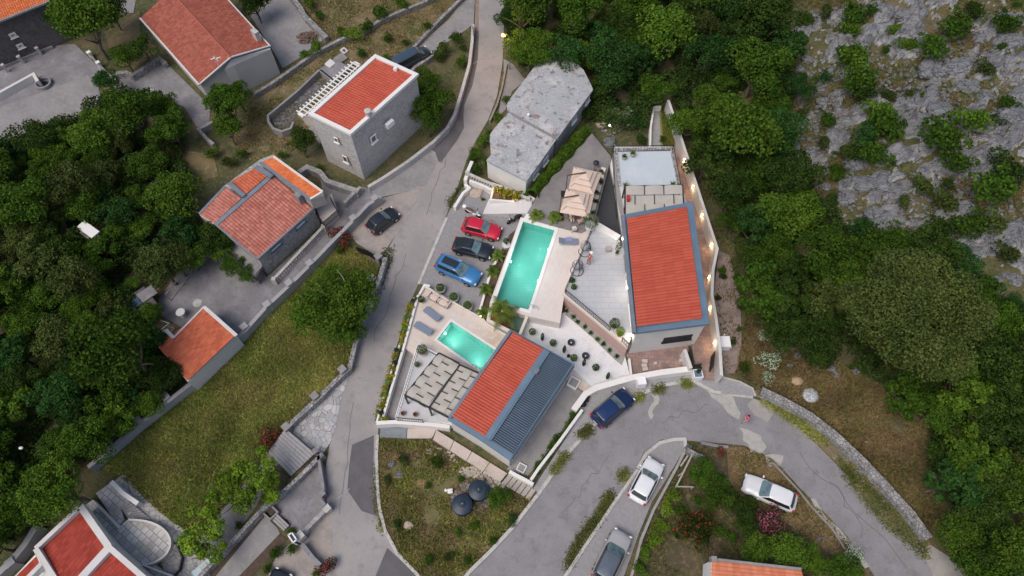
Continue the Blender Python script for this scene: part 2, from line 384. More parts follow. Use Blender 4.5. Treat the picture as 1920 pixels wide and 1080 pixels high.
steps_m = M('step_stone', (.33, .325, .33), .85, [('noise', 3, .45, .75, (.25, .245, .25))], bump=('noise', 10, .3, .03))
gravw = M('white_gravel', (.56, .56, .585), .9, [('noise', 14, .35, .55, (.80, .80, .80)), ('noise', 24, .55, .75, (.40, .40, .42)), ('noise', 1, .5, .8, (.58, .57, .58))], bump=('noise', 18, .8, .05))
ramp_m = M('ramp_asphalt', (.055, .058, .066), .9, [('noise', 8, .5, .8, (.075, .078, .086))])
soil = M('garden_soil', (.085, .06, .045), .95, [('noise', 3, .45, .7, (.12, .085, .06)), ('noise', 12, .5, .8, (.06, .04, .03))], bump=('noise', 8, .8, .08))
reds = M('red_soil', (.16, .07, .04), .95, [('noise', 5, .45, .7, (.10, .045, .03))], bump=('noise', 8, .8, .08))
metalb = M('blue_grey_metal', (.13, .20, .27), .5, [('noise', .6, .45, .75, (.17, .25, .33)), ('noise', 5, .6, .9, (.11, .16, .22))], metal=.2, spec=.5)
metald = M('dark_sheet', (.032, .058, .09), .45, [('noise', .5, .45, .75, (.05, .085, .125))], metal=.2, spec=.5)
metalg = M('grey_metal', (.17, .20, .24), .5, [('noise', .8, .45, .75, (.24, .27, .3))], metal=.2, spec=.5)
blackm = M('black_iron', (.02, .02, .022), .5, spec=.5)
steel = M('steel', (.5, .5, .5), .35, metal=.8)
rubber = M('rubber', (.015, .015, .015), .8)
glassd = M('dark_glass', (.02, .025, .03), .08, spec=.9)
glassl = M('windscreen', (.14, .22, .23), .1, [('noise', 1.6, .45, .6, (.07, .10, .11))], spec=1.0, coat=1)
cloth = M('sail_cloth', (.45, .42, .37), .9, [('noise', 2, .45, .75, (.41, .38, .33))], bump=('noise', 40, .1, .01))
parasol_m = M('parasol_cloth', (.66, .52, .43), .9, [('noise', 1.5, .45, .75, (.60, .47, .39))], bump=('noise', 30, .1, .01))
lounge_m = M('lounger_mesh', (.17, .21, .28), .8, [('noise', 12, .4, .7, (.21, .25, .32))])
wood = M('brown_wood', (.12, .06, .035), .7, [('noise', 5, .4, .7, (.17, .09, .055))])
woodg = M('weathered_wood', (.38, .36, .32), .8, [('noise', 5, .4, .7, (.3, .28, .25))])
terra = M('terracotta_pot', (.40, .19, .11), .8, [('noise', 6, .4, .8, (.32, .15, .09))])
potw = M('white_pot', (.66, .66, .64), .6, [('noise', 3, .5, .8, (.58, .57, .55))])
potg = M('grey_pot', (.40, .40, .36), .8, [('noise', 6, .5, .8, (.33, .32, .3))])
oldwhite = M('weathered_slab', (.36, .37, .385), .9, [('noise', .45, .45, .65, (.50, .49, .485)), ('noise', 3.5, .45, .7, (.31, .31, .32)), ('noise', .55, .58, .66, (.26, .21, .19)), ('noise', 1.3, .57, .66, (.17, .165, .165)), ('noise', 5, .55, .8, (.66, .65, .64))], bump=('noise', 6, .3, .04))
bark = M('bark', (.16, .13, .10), .95, [('noise', 6, .4, .7, (.10, .08, .06))], bump=('noise', 12, .8, .04))
barkp = M('pale_bark', (.42, .40, .34), .9, [('noise', 6, .4, .7, (.32, .3, .25))])
rock_m = M('limestone', (.25, .26, .275), .92, [('noise', .7, .45, .6, (.34, .345, .355)), ('noise', 3, .52, .66, (.15, .155, .165)), ('edge', 1.0, .05, 0, (.06, .06, .065)), ('noise', 7, .62, .72, (.50, .49, .48))], bump=('noise', 2.6, 1, .6), stretch=(1, 2.4, 1), rot=.5)
rockb = M('tan_boulder', (.42, .35, .29), .9, [('noise', 1.6, .45, .7, (.5, .42, .36)), ('noise', 6, .55, .75, (.28, .22, .18))], bump=('noise', 4, .8, .15))
rubble_m = M('rubble', (.42, .37, .31), .92, [('noise', 4, .45, .7, (.52, .47, .41))], bump=('noise', 8, .6, .06))
debris_m = M('brown_debris', (.11, .07, .055), .95, [('noise', 7, .4, .7, (.2, .14, .11))])
lampw = M('warm_lamp', (1, .8, .5), .5, emit=((1, .72, .38), 14))
lampc = M('cool_lamp', (1, 1, 1), .5, emit=((1, .93, .8), 14))
tankb = M('tank_plastic', (.012, .025, .045), .45, [('noise', 2, .4, .8, (.025, .042, .065))], spec=.5)
redm = M('red_plastic', (.45, .03, .03), .5)

# foliage
Ldark = leafmat('leaf_dark', (.014, .034, .006), (.072, .125, .02))
Lmid = leafmat('leaf_mid', (.020, .055, .005), (.098, .185, .020))
Lbrt = leafmat('leaf_bright', (.034, .085, .008), (.145, .245, .026))
Lolv = leafmat('leaf_olive', (.030, .05, .012), (.115, .155, .036))
Lblu = leafmat('leaf_bluegreen', (.014, .045, .010), (.060, .15, .030))
Llime = leafmat('leaf_lime', (.07, .14, .01), (.27, .40, .04))
Lyel = leafmat('leaf_yellow', (.14, .16, .015), (.55, .44, .04))
Lpink = leafmat('leaf_pinkflower', (.015, .03, .008), (.07, .09, .02), alt=(.50, .13, .22), altamt=.42)
Lred = leafmat('leaf_redflower', (.010, .035, .006), (.05, .11, .015), alt=(.55, .05, .02), altamt=.10)
Lrosf = leafmat('leaf_roseflower', (.012, .035, .010), (.06, .10, .03), alt=(.55, .07, .09), altamt=.32)
Lwhf = leafmat('leaf_whiteflower', (.05, .08, .035), (.16, .22, .10), alt=(.62, .70, .50), altamt=.55)
Lsil = leafmat('leaf_silver', (.07, .10, .045), (.24, .30, .17))
Lpalm = leafmat('leaf_palm', (.05, .10, .015), (.24, .31, .05))
Ldry = leafmat('dry_grass', (.13, .10, .045), (.42, .31, .16), nscale=.35)
Lgrass = leafmat('green_grass', (.12, .18, .03), (.46, .44, .12), nscale=.22)
Lweed = leafmat('weeds', (.055, .10, .018), (.29, .27, .09), nscale=.5)
Lfloor = leafmat('undergrowth_leaf', (.014, .036, .007), (.075, .125, .026), nscale=.3)

def leafquads(P, Nrm, size, rng, fold=.6, vary=.5, flat=.5):
    n = len(P)
    d = rng.normal(size=(n, 3)); d /= np.linalg.norm(d, axis=1, keepdims=True)+1e-9
    nn = Nrm*flat+d*(1-flat)*1.1; nn /= np.linalg.norm(nn, axis=1, keepdims=True)+1e-9
    a = np.cross(nn, rng.normal(size=(n, 3))); a /= np.linalg.norm(a, axis=1, keepdims=True)+1e-9
    b = np.cross(nn, a)
    s = size*(1-vary/2+vary*rng.random((n, 1)))
    a = a*s*.5; b = b*s*.5*fold
    V = np.empty((n, 4, 3)); V[:, 0] = P-a; V[:, 1] = P-b*1.1+a*.1; V[:, 2] = P+a; V[:, 3] = P+b*1.1+a*.1
    Fq = np.arange(n*4).reshape(n, 4)
    return V.reshape(-1, 3), Fq
# a crown in unit space: radius 1, centre height 0, half height hz
def crown_points(rng, nl, lobes, hz=.75, lr=(.28, .48), spread=.72, low=-.55):
    Lc = []; Lr = []
    for i in range(lobes):
        a = rng.random()*2*math.pi; rr = math.sqrt(rng.random())*spread if i else 0
        top = math.sqrt(max(0, 1-rr*rr))
        z = hz*(top*(.15+.75*rng.random())-.25*rng.random())
        Lc.append((rr*math.cos(a), rr*math.sin(a), z)); Lr.append(lr[0]+(lr[1]-lr[0])*rng.random())
    Lc = np.array(Lc); Lr = np.array(Lr)
    w = Lr**2/np.sum(Lr**2); k = rng.choice(len(Lr), nl, p=w)
    d = rng.normal(size=(nl, 3)); d[:, 2] += .35; d /= np.linalg.norm(d, axis=1, keepdims=True)
    # small twig clumps on every lobe
    ncl = max(30, nl//14); cd = rng.normal(size=(ncl, 3)); cd /= np.linalg.norm(cd, axis=1, keepdims=True)
    j = rng.integers(0, ncl, nl); mixd = cd[j]*.86+d*.22; mixd[:, 2] = np.where(mixd[:, 2] < low, -mixd[:, 2], mixd[:, 2]); mixd /= np.linalg.norm(mixd, axis=1, keepdims=True)
    rad = Lr[k]*(.62+.42*((j*7919) % 97)/97.+.12*rng.random(nl))
    P = Lc[k]+mixd*rad[:, None]*np.array([1, 1, .8])
    return P, mixd
def foliage_obj(name, mat, P, N_, size, rng, parent=None, **kw):
    V, Fq = leafquads(P, N_, size, rng, **kw)
    return obj(name, V, Fq, mat, parent)
def trunk_mb(rng, h, r, limbs=5, reach=.6):
    m = MB(); top = Vector((rng.normal()*.05, rng.normal()*.05, h))
    m.tube([(0, 0, -.15), (0.02, 0, h*.4), top*.8, top], [r, r*.8, r*.6, r*.35], 7)
    for i in range(limbs):
        a = 2*math.pi*i/limbs+rng.random(); q = reach*(.6+.5*rng.random())
        m.tube([(0.01, 0, h*.55+.1*rng.random()), (q*.5*math.cos(a), q*.5*math.sin(a), h*.85), (q*math.cos(a), q*math.sin(a), h*(1.05+.25*rng.random()))], [r*.5, r*.32, r*.12], 5)
    return m
TREE = {}
def make_tree(key, mat, seed, nl=4200, lobes=13, leaf=.085, hz=.75, name='broadleaf_tree', barkm=None, trunk=1.0, limbs=5, **kw):
    rng = np.random.default_rng(seed)
    t = thing(name, 'tree', 'tree')
    trunk_mb(rng, trunk, .07, limbs).build('trunk', barkm or bark, t)
    P, N_ = crown_points(rng, nl, lobes, hz, **kw); P[:, 2] += trunk+.25
    foliage_obj('crown', mat, P, N_, leaf, rng, t)
    t['_c'] = trunk+.35
    TREE[key] = [t, False]
    return t
def place(key, loc, sc, label=None, group=None, cat=None, rz=None, name=None, sz=None):
    e = TREE[key]
    if not e[1]: o = e[0]; e[1] = True
    else: o = copy_tree(e[0])
    o.location = loc; o.scale = (sc, sc, sz or sc); o.rotation_euler = (0, 0, random.random()*6.28 if rz is None else rz)
    if name: o.name = name
    o['label'] = label or o['label']
    if cat: o['category'] = cat
    if group: o['group'] = group
    elif 'group' in o: del o['group']
    return o
def treepx(key, px, py, rpx, label=None, group=None, cat=None, name=None, z=None, hs=1.0, **kw):
    c = TREE[key][0]['_c']
    rpx = rpx*(1.3 if key[0] == 's' else 1.12); r = rpx*mpp(px, py, 3); p = None
    for _ in range(3):
        r = rpx*mpp(px, py, (p.z if p else 0)+c*r)
        if z is None: p = WT(px, py, c*r*hs)
        else: p = W(px, py, z+c*r*hs); p.z = z
    return place(key, p, r, label, group, cat, name=name, sz=r*hs, **kw)
mats6 = [('dark', Ldark), ('mid', Lmid), ('bright', Lbrt), ('olive', Lolv), ('blue', Lblu)]
for i, (k, m_) in enumerate(mats6):
    for j in range(2):
        make_tree(k+str(j), m_, 11+i*7+j, nl=5200, lobes=15+2*j, leaf=.082, hz=.8-.15*j, lr=(.22, .44))
for k, m_ in mats6: make_tree(k+'2', m_, 300+ord(k[1]), nl=3600, lobes=24, leaf=.115, hz=.95, lr=(.14, .30), spread=.85, limbs=7)
make_tree('bigolive0', leafmat('leaf_greyolive', (.035, .058, .014), (.12, .155, .038)), 77, nl=34000, lobes=56, leaf=.042, hz=.62, lr=(.18, .30), spread=.84, limbs=8)
make_tree('roundbright0', Lbrt, 78, nl=9000, lobes=26, leaf=.06, hz=.6, lr=(.2, .34), spread=.7, limbs=7)
make_tree('lime0', Llime, 91, nl=2600, lobes=12, leaf=.11, hz=.5, lr=(.2, .36), spread=.8, trunk=1.1)
def make_shrub(key, mat, seed, nl=700, lobes=7, leaf=.16, hz=.6, name='shrub', **kw):
    t = make_tree(key, mat, seed, nl=nl, lobes=lobes, leaf=leaf, hz=hz, name=name, trunk=.3, limbs=4, **kw); t['category'] = 'shrub'; return t
for k, m_ in mats6: make_shrub('s'+k, m_, hash(k) % 91 if False else len(k)*13+ord(k[0]), nl=1100, lobes=9, leaf=.13)
make_shrub('spink', Lpink, 5, nl=2200, lobes=12, leaf=.10)
make_shrub('sred', Lred, 6, nl=1500, lobes=12, leaf=.12)
make_shrub('srose', Lrosf, 7, nl=1100, lobes=9, leaf=.13)
make_shrub('swhite', Lwhf, 8, nl=1200, lobes=11, leaf=.11)
make_shrub('ssilver', Lsil, 9, nl=900, lobes=8, leaf=.12)
make_shrub('slime', Llime, 10, nl=900, lobes=9, leaf=.14)
make_shrub('syellow', Lyel, 12, nl=520, lobes=7, leaf=.24)
def strip_points(path, w, h, n, rng, z):
    P = []; N_ = []
    pts = [Vector((p[0], p[1])) for p in path]; seg = [(b-a).length for a, b in zip(pts, pts[1:])]; T = sum(seg)
    for i in range(n):
        q = rng.random()*T; k = 0
        while q > seg[k] and k < len(seg)-1: q -= seg[k]; k += 1
        d = (pts[k+1]-pts[k]).normalized(); nn = Vector((-d.y, d.x)); c = pts[k]+d*q
        a = rng.random()*math.pi; bulge = .9+.10*math.sin(c.x*2.3+c.y*1.7)+.08*math.sin(c.x*6.1-c.y*5)
        P.append((c.x+nn.x*math.cos(a)*w/2*bulge, c.y+nn.y*math.cos(a)*w/2*bulge, z+.1+math.sin(a)**.6*h*bulge*(.85+.15*rng.random())))
        N_.append((nn.x*math.cos(a), nn.y*math.cos(a), math.sin(a)))
    return np.array(P), np.array(N_)
def hedge(name, label, mat, pix, z, w, h, n, leaf=.16, group=None, cat='hedge'):
    rng = np.random.default_rng(n)
    path = PX(pix, z+h*.7)
    t = thing(name, label, cat, (path[0].x, path[0].y, z), group=group)
    P, N_ = strip_points(path, w, h, n, rng, z)
    foliage_obj('foliage', mat, P, N_, leaf, rng, t)
    m = MB(); L = len(path)
    for a, b in zip(path, path[1:]):
        k = max(1, int((b-a).length/.8))
        for i in range(k):
            q = lerp(a, b, (i+.5)/k); m.tube([(q.x, q.y, z), (q.x+.05, q.y, z+h*.8)], [.04, .02], 5)
    m.tube([(q.x, q.y, z+.05) for q in path], .03, 4); m.build('stems', bark, t)
    return t
def scatter(poly, n, rng, zf=None):
    P = np.array([(p.x, p.y) for p in poly]); mn, mx = P.min(0), P.max(0); out = np.zeros((0, 2))
    while len(out) < n:
        q = mn+(mx-mn)*rng.random((n*2, 2)); q = q[inpoly_np(q[:, 0], q[:, 1], P)]; out = np.vstack([out, q])
    return out[:n]
def grass(name, label, mat, pix, z, n, h=.22, w=.05, seed=1, patch=0, cat='grass', onhill=False, soft=0):
    rng = np.random.default_rng(seed)
    poly = [WT(x, y) for x, y in pix] if onhill else PX(pix, z)
    q = scatter(poly, n, rng)
    if soft: q = q+rng.normal(size=q.shape)*soft
    if patch:
        v = np.array([noise.noise(Vector((x*patch, y*patch, seed))) for x, y in q]); q = q[v+rng.normal(size=len(v))*.12 > -.05]
    n = len(q); zz = (hill_np(q[:, 0], q[:, 1]) if onhill else np.zeros(n))+z
    a = rng.random(n)*2*np.pi; hh = h*(.5+rng.random(n)); ww = w*(.6+.8*rng.random(n)); l = rng.normal(size=(n, 2))*hh[:, None]*.5
    V = np.empty((n, 3, 3)); V[:, 0] = np.c_[q[:, 0]-np.cos(a)*ww, q[:, 1]-np.sin(a)*ww, zz]; V[:, 1] = np.c_[q[:, 0]+np.cos(a)*ww, q[:, 1]+np.sin(a)*ww, zz]
    V[:, 2] = np.c_[q[:, 0]+l[:, 0], q[:, 1]+l[:, 1], zz+hh]
    o = obj(name, V.reshape(-1, 3), np.arange(n*3).reshape(n, 3), mat)
    return tag(o, label, cat, kind='stuff')
def undergrowth(name, label, mat, pix, n, leaf=.3, h=1.0, seed=1, onhill=True, thr=-.25):
    rng = np.random.default_rng(seed); poly = [WT(x, y) for x, y in pix] if onhill else PX(pix, 0)
    q = scatter(poly, n, rng); v = np.array([noise.noise(Vector((x*.35, y*.35, seed))) for x, y in q]); k = v > thr; q = q[k]; v = v[k]
    z = hill_np(q[:, 0], q[:, 1])+h*(.15+np.clip(v+.4, 0, 1))*rng.random(len(q))**.5
    P = np.c_[q, z]; N_ = np.tile([0, 0, 1.], (len(P), 1))
    return tag(foliage_obj(name, mat, P, N_, leaf, rng, flat=.45), label, 'undergrowth', kind='stuff')
# ================================================================== SETTING: terrain, roads, pavements
def build_ground():
    xs = np.r_[[-400, -220, -140, -100, -85], np.arange(-74, 76.1, .31), [90, 110, 150, 230, 400]]
    ys = np.r_[[-300, -150, -60, -25, -12], np.arange(-4, 98, .31), [110, 125, 150, 230, 400]]
    X, Y = np.meshgrid(xs, ys); Z = hill_np(X, Y)
    n1 = np.array([noise.fractal(Vector((x*.12, y*.12, 3.1)), 1, 2, 3) for x, y in zip(X.ravel(), Y.ravel())]).reshape(X.shape)
    rk = inpoly_np(X+np.sin(Y*.7)*1.2, Y+np.cos(X*.6)*1.2, ROCKW)
    zr = Z > .8
    Z = Z+np.where(zr, n1*.8, 0)
    # limestone plates
    mask = np.zeros(X.shape); dz = np.zeros(X.shape); ii = np.argwhere(rk)
    ca, sa = math.cos(.45), math.sin(.45)
    for i, j in ii:
        x, y = X[i, j], Y[i, j]
        wv = noise.noise_vector(Vector((x*.35, y*.35, 0)))*1.3
        u = (x*ca+y*sa)*.36+wv.x*.5; v = (-x*sa+y*ca)*.62+wv.y*.5
        d, pts = noise.voronoi(Vector((u, v, .3)))
        c = noise.cell(Vector((pts[0].x*37.1, pts[0].y*51.7, 5.)))
        lo = noise.fractal(Vector((x*.16, y*.16, 9.)), 1, 2, 3)
        e = d[1]-d[0]
        if c+lo*1.6 > -.20:
            m = min(1, e*6)
            mask[i, j] = 1 if e > .06 else .35
            dz[i, j] = m*(.45+1.0*abs(c))+.35*(noise.noise(Vector((u*3.5, v*3.5, 1)))) * m + .22*math.floor(3*noise.noise(Vector((u*1.7, v*2.6, 4))))
        elif noise.noise(Vector((x*1.6, y*1.6, 2))) > .33:
            mask[i, j] = .9; dz[i, j] = .25
    Z = Z+dz
    pb = [(p.x, p.y) for p in PX([(800, 572), (965, 650), (925, 720), (795, 650)], .6)]
    Z = np.where(inpoly_np(X, Y, pb), -1.6, Z)
    Z = np.where(Z < .01, Z-.03, Z)
    V = np.c_[X.ravel(), Y.ravel(), Z.ravel()]; ny, nx = X.shape
    I = np.arange(ny*nx).reshape(ny, nx); Fq = np.stack([I[:-1, :-1], I[:-1, 1:], I[1:, 1:], I[1:, :-1]], -1).reshape(-1, 4)
    m = M('ground_soil', (.095, .095, .04), .95, [('noise', .12, .42, .62, (.16, .125, .065)), ('noise', .5, .45, .62, (.055, .075, .025)), ('noise', 2.5, .5, .7, (.17, .13, .08)), ('noise', 9, .5, .75, (.06, .05, .03))], bump=('noise', 4, .8, .15))
    # rock mixed in by the 'rock' attribute of the terrain
    nt = m.node_tree; b = nt.nodes['Principled BSDF']; src = b.inputs['Base Color'].links[0].from_socket
    at = nt.nodes.new('ShaderNodeAttribute'); at.attribute_name = 'rock'; tc = nt.nodes.new('ShaderNodeTexCoord')
    nz = _tex(nt, 'noise', 2.2, tc.outputs['Object'], detail=8, rough=.7)
    ad = nt.nodes.new('ShaderNodeMath'); ad.operation = 'ADD'; nt.links.new(at.outputs['Fac'], ad.inputs[0]); nt.links.new(nz, ad.inputs[1])
    mr = nt.nodes.new('ShaderNodeMapRange'); mr.inputs[1].default_value = .95; mr.inputs[2].default_value = 1.1; nt.links.new(ad.outputs[0], mr.inputs[0])
    cr = nt.nodes.new('ShaderNodeValToRGB'); cr.color_ramp.elements[0].position = .3; cr.color_ramp.elements[0].color = (.14, .145, .16, 1); cr.color_ramp.elements[1].position = .72; cr.color_ramp.elements[1].color = (.58, .58, .585, 1)
    nz2 = _tex(nt, 'noise', .9, tc.outputs['Object'], detail=10, rough=.75); nt.links.new(nz2, cr.inputs[0])
    mx = nt.nodes.new('ShaderNodeMix'); mx.data_type = 'RGBA'; nt.links.new(mr.outputs[0], mx.inputs[0]); nt.links.new(src, mx.inputs[6]); 
    mp2 = nt.nodes.new('ShaderNodeMapping'); mp2.inputs['Scale'].default_value = (1, 2.6, 1); mp2.inputs['Rotation'].default_value = (0, 0, .45); nt.links.new(tc.outputs['Object'], mp2.inputs[0])
    wv = _tex(nt, 'noise', 1.2, mp2.outputs[0], detail=8, rough=.7); wm = nt.nodes.new('ShaderNodeMix'); wm.data_type = 'RGBA'
    ed = _tex(nt, 'edge', .8, mp2.outputs[0]); em = nt.nodes.new('ShaderNodeMapRange'); em.inputs[1].default_value = .045; em.inputs[2].default_value = 0.0; nt.links.new(ed, em.inputs[0])
    wm2 = nt.nodes.new('ShaderNodeMapRange'); wm2.inputs[1].default_value = .56; wm2.inputs[2].default_value = .64; nt.links.new(wv, wm2.inputs[0]); ma = nt.nodes.new('ShaderNodeMath'); ma.operation = 'MAXIMUM'; nt.links.new(em.outputs[0], ma.inputs[0]); nt.links.new(wm2.outputs[0], ma.inputs[1])
    m5 = nt.nodes.new('ShaderNodeMath'); m5.operation = 'MULTIPLY'; m5.inputs[1].default_value = .75; nt.links.new(ma.outputs[0], m5.inputs[0])
    nt.links.new(m5.outputs[0], wm.inputs[0]); nt.links.new(cr.outputs[0], wm.inputs[6]); wm.inputs[7].default_value = (.075, .078, .08, 1); nt.links.new(wm.outputs[2], mx.inputs[7])
    bp = [n for n in nt.nodes if n.type == 'BUMP'][0]; bp2 = nt.nodes.new('ShaderNodeBump'); bp2.inputs['Distance'].default_value = .9; nt.links.new(at.outputs['Fac'], bp2.inputs['Strength']); nt.links.new(wv, bp2.inputs['Height']); nt.links.new(bp.outputs[0], bp2.inputs['Normal']); nt.links.new(bp2.outputs[0], b.inputs['Normal'])
    0; nt.links.new(mx.outputs[2], b.inputs['Base Color'])
    o = obj('ground', V, Fq, m, origin=(0, 0, 0)); tag(o, 'soil and limestone ground of the hillside', kind='structure')
    a = o.data.attributes.new('rock', 'FLOAT', 'POINT'); a.data.foreach_set('value', mask.ravel().astype(np.float32))
    return o
build_ground()

def jag(pix, step=9, amp=2.2, seed=1):
    r = random.Random(seed); out = []
    for i in range(len(pix)):
        a, b = pix[i], pix[(i+1) % len(pix)]; n = max(1, int(math.dist(a, b)/step))
        for k in range(n): t = k/n; out.append((a[0]+(b[0]-a[0])*t+r.uniform(-amp, amp), a[1]+(b[1]-a[1])*t+r.uniform(-amp, amp)))
    return out
sheet('road', asph, [(898, -60), (893, 60), (885, 130), (862, 200), (825, 262), (800, 290), (818, 303), (795, 352), (742, 440), (722, 478), (718, 500), (702, 540), (688, 590), (668, 650), (652, 700), (638, 745), (628, 800), (618, 835), (612, 870), (610, 930), (616, 990), (622, 1150), (820, 1150), (745, 1036), (722, 990), (712, 950), (708, 900), (706, 850), (710, 795), (716, 760), (735, 680), (752, 620), (772, 560), (790, 520), (812, 465), (835, 408), (858, 350), (875, 300), (893, 262), (915, 225), (932, 180), (942, 120), (945, 60), (943, -60)], .02)
sheet('road', asph2, [(1106, 800), (1130, 770), (1190, 745), (1240, 725), (1290, 714), (1345, 722), (1375, 738), (1432, 752), (1480, 785), (1530, 832), (1600, 902), (1680, 965), (1742, 1042), (1790, 1150), (1700, 1150), (1640, 1080), (1588, 1005), (1545, 960), (1500, 915), (1450, 860), (1395, 835), (1290, 826), (1240, 824), (1207, 848), (1192, 880), (1150, 942), (1060, 1078), (1010, 1150), (835, 1150), (885, 1066), (925, 1030), (960, 985), (1004, 935), (1040, 890), (1075, 842)], .02)
sheet('road_patch', asphd, [(660, 834), (701, 816), (700, 891), (710, 969), (678, 958), (651, 919), (655, 870)], .028)
sheet('road_patch', asphd, [(726, 1027), (783, 1080), (815, 1140), (690, 1140), (706, 1075)], .028)
sheet('road_patch', asphd, [(887, 58), (898, 58), (896, 110), (886, 160), (871, 195), (869, 218), (870, 240), (858, 262), (836, 292), (828, 304), (822, 303), (816, 285), (801, 277), (822, 250), (850, 212), (868, 180), (879, 140), (884, 95)], .026)
sheet('road_patch', M('road_stain', (.33, .31, .29), .9, [('noise', 1.5, .5, .8, (.26, .25, .25))]), jag([(1402, 758), (1412, 748), (1446, 760), (1450, 775), (1440, 790), (1425, 785), (1408, 772)]), .028)
patch_m = M('worn_concrete', (.40, .38, .35), .9, [('noise', 2, .45, .7, (.30, .29, .28)), ('noise', 9, .5, .8, (.47, .45, .42))])
sheet('road_patch', patch_m, jag([(1318, 724), (1345, 728), (1372, 742), (1385, 765), (1388, 786), (1372, 782), (1355, 760), (1335, 745)]), .030)
sheet('road_patch', patch_m, jag([(1388, 800), (1400, 806), (1425, 815), (1436, 838), (1428, 852), (1408, 845), (1395, 825)]), .030)
sheet('road_patch', patch_m, jag([(1436, 852), (1468, 853), (1470, 866), (1452, 880), (1440, 872)]), .030)
sheet('road_patch', patch_m, [(1520, 935), (1528, 935), (1545, 965), (1575, 992), (1610, 1035), (1630, 1062), (1622, 1066), (1595, 1030), (1565, 1000), (1538, 972)], .030)
sheet('road_patch', patch_m, jag([(1222, 738), (1232, 735), (1238, 752), (1224, 768), (1224, 786), (1216, 784), (1218, 765), (1228, 752)], 6, 2), .029)
sheet('track', M('pale_track', (.33, .31, .29), .9, [('noise', .9, .45, .7, (.26, .25, .24)), ('noise', 8, .5, .8, (.4, .38, .35))]), [(1728, 1030), (1745, 1022), (1790, 1050), (1850, 1075), (1900, 1100), (1960, 1160), (1790, 1160), (1745, 1070)], .035)
sheet('driveway', conc, [(688, 352), (720, 340), (760, 310), (800, 285), (820, 302), (797, 350), (765, 358), (720, 368), (704, 372)], .03)
sheet('driveway', conct, [(704, 374), (722, 370), (796, 350), (768, 398), (742, 440), (724, 468), (705, 480), (668, 455), (655, 438), (690, 400)], .032)
sheet('driveway', conct, [(560, 1005), (600, 960), (612, 940), (624, 1000), (622, 1150), (530, 1150), (500, 1080), (520, 1040)], .026)
sheet('road_gutter', M('gutter_dirt', (.24, .17, .14), .9, [('noise', 2, .45, .7, (.3, .24, .21))]), [(893, -40), (899, -40), (897, 58), (890, 58)], .034)
# pavers beside the villas
sheet('pavement', pavl, [(1096, 742), (1118, 728), (1180, 704), (1300, 690), (1352, 700), (1368, 712), (1408, 735), (1412, 742), (1340, 740), (1300, 713), (1235, 722), (1192, 741), (1150, 762), (1108, 800), (1062, 850), (1010, 925), (1000, 915), (1075, 800)], .10)
sheet('pavement', pav, [(1240, 826), (1285, 822), (1286, 838), (1268, 868), (1222, 942), (1198, 1000), (1170, 1080), (1140, 1150), (1020, 1150), (1062, 1080), (1152, 944), (1196, 880), (1210, 850)], .06)
sheet('garden_path', crazyd, [(480, 800), (512, 800), (560, 845), (525, 868), (505, 858)], .03) if False else None
sheet('plaza', crazy, [(648, 700), (655, 704), (640, 745), (630, 800), (618, 832), (600, 858), (535, 802), (592, 748)], .045)
sheet('courtyard', concd, [(600, 864), (612, 880), (618, 935), (608, 958), (570, 1002), (545, 990), (540, 975), (500, 955), (490, 960), (487, 950)], .034)
sheet('garden_path', conc, [(497, 968), (520, 990), (525, 1000), (420, 1110), (380, 1110)], .034)
sheet('flower_bed', soil, [(480, 970), (497, 968), (380, 1110), (352, 1110)], .02)
sheet('flower_bed', soil, [(524, 1001), (540, 1010), (510, 1040), (470, 1085), (448, 1110), (421, 1110)], .02)
sheet('paved_border', concd, [(575, 745), (535, 802), (505, 850), (440, 930), (372, 1010), (400, 1060), (480, 950), (512, 880), (545, 850), (600, 770)], .016)
# left: driveway lane between the fence wall and stone house, and yard
sheet('yard', concd, [(690, 352), (704, 372), (640, 440), (560, 515), (443, 632), (382, 574), (352, 620), (300, 590), (298, 560), (335, 510), (385, 478), (460, 455), (500, 520), (605, 425), (650, 380), (676, 350)], .03)
sheet('yard', conc, [(600, 330), (615, 335), (648, 345), (668, 355), (676, 362), (648, 400), (632, 420), (612, 408)], .045)
sheet('yard', concd, [(0, 122), (95, 86), (140, 82), (190, 130), (183, 160), (192, 190), (130, 222), (70, 245), (0, 262), (-60, 290), (-60, 150)], .03)
sheet('yard', conc, [(0, 200), (60, 180), (165, 140), (188, 185), (190, 200), (70, 245), (0, 264), (-60, 290), (-60, 222)], .05)
sheet('yard', concd, [(208, 142), (222, 135), (250, 138), (300, 108), (312, 118), (395, 200), (392, 230), (370, 240), (345, 200), (270, 172), (215, 175)], .03)
sheet('yard', conc, [(470, 30), (520, -20), (585, 40), (612, 72), (590, 85), (560, 110), (530, 128), (515, 100)], .03)
sheet('yard', conc, [(215, -40), (262, -40), (250, 25), (230, 22), (218, 8)], .03)
sheet('lane', conc, [(893, -40), (888, 44), (875, 55), (830, 85), (815, 103), (802, 100), (735, 150), (700, 150), (740, 125), (780, 88), (840, 38), (872, -5), (880, -40)], .03)
sheet('footpath', conc, [(944, 110), (962, 120), (985, 150), (960, 172), (948, 205), (934, 220), (938, 190), (945, 160)], .03)
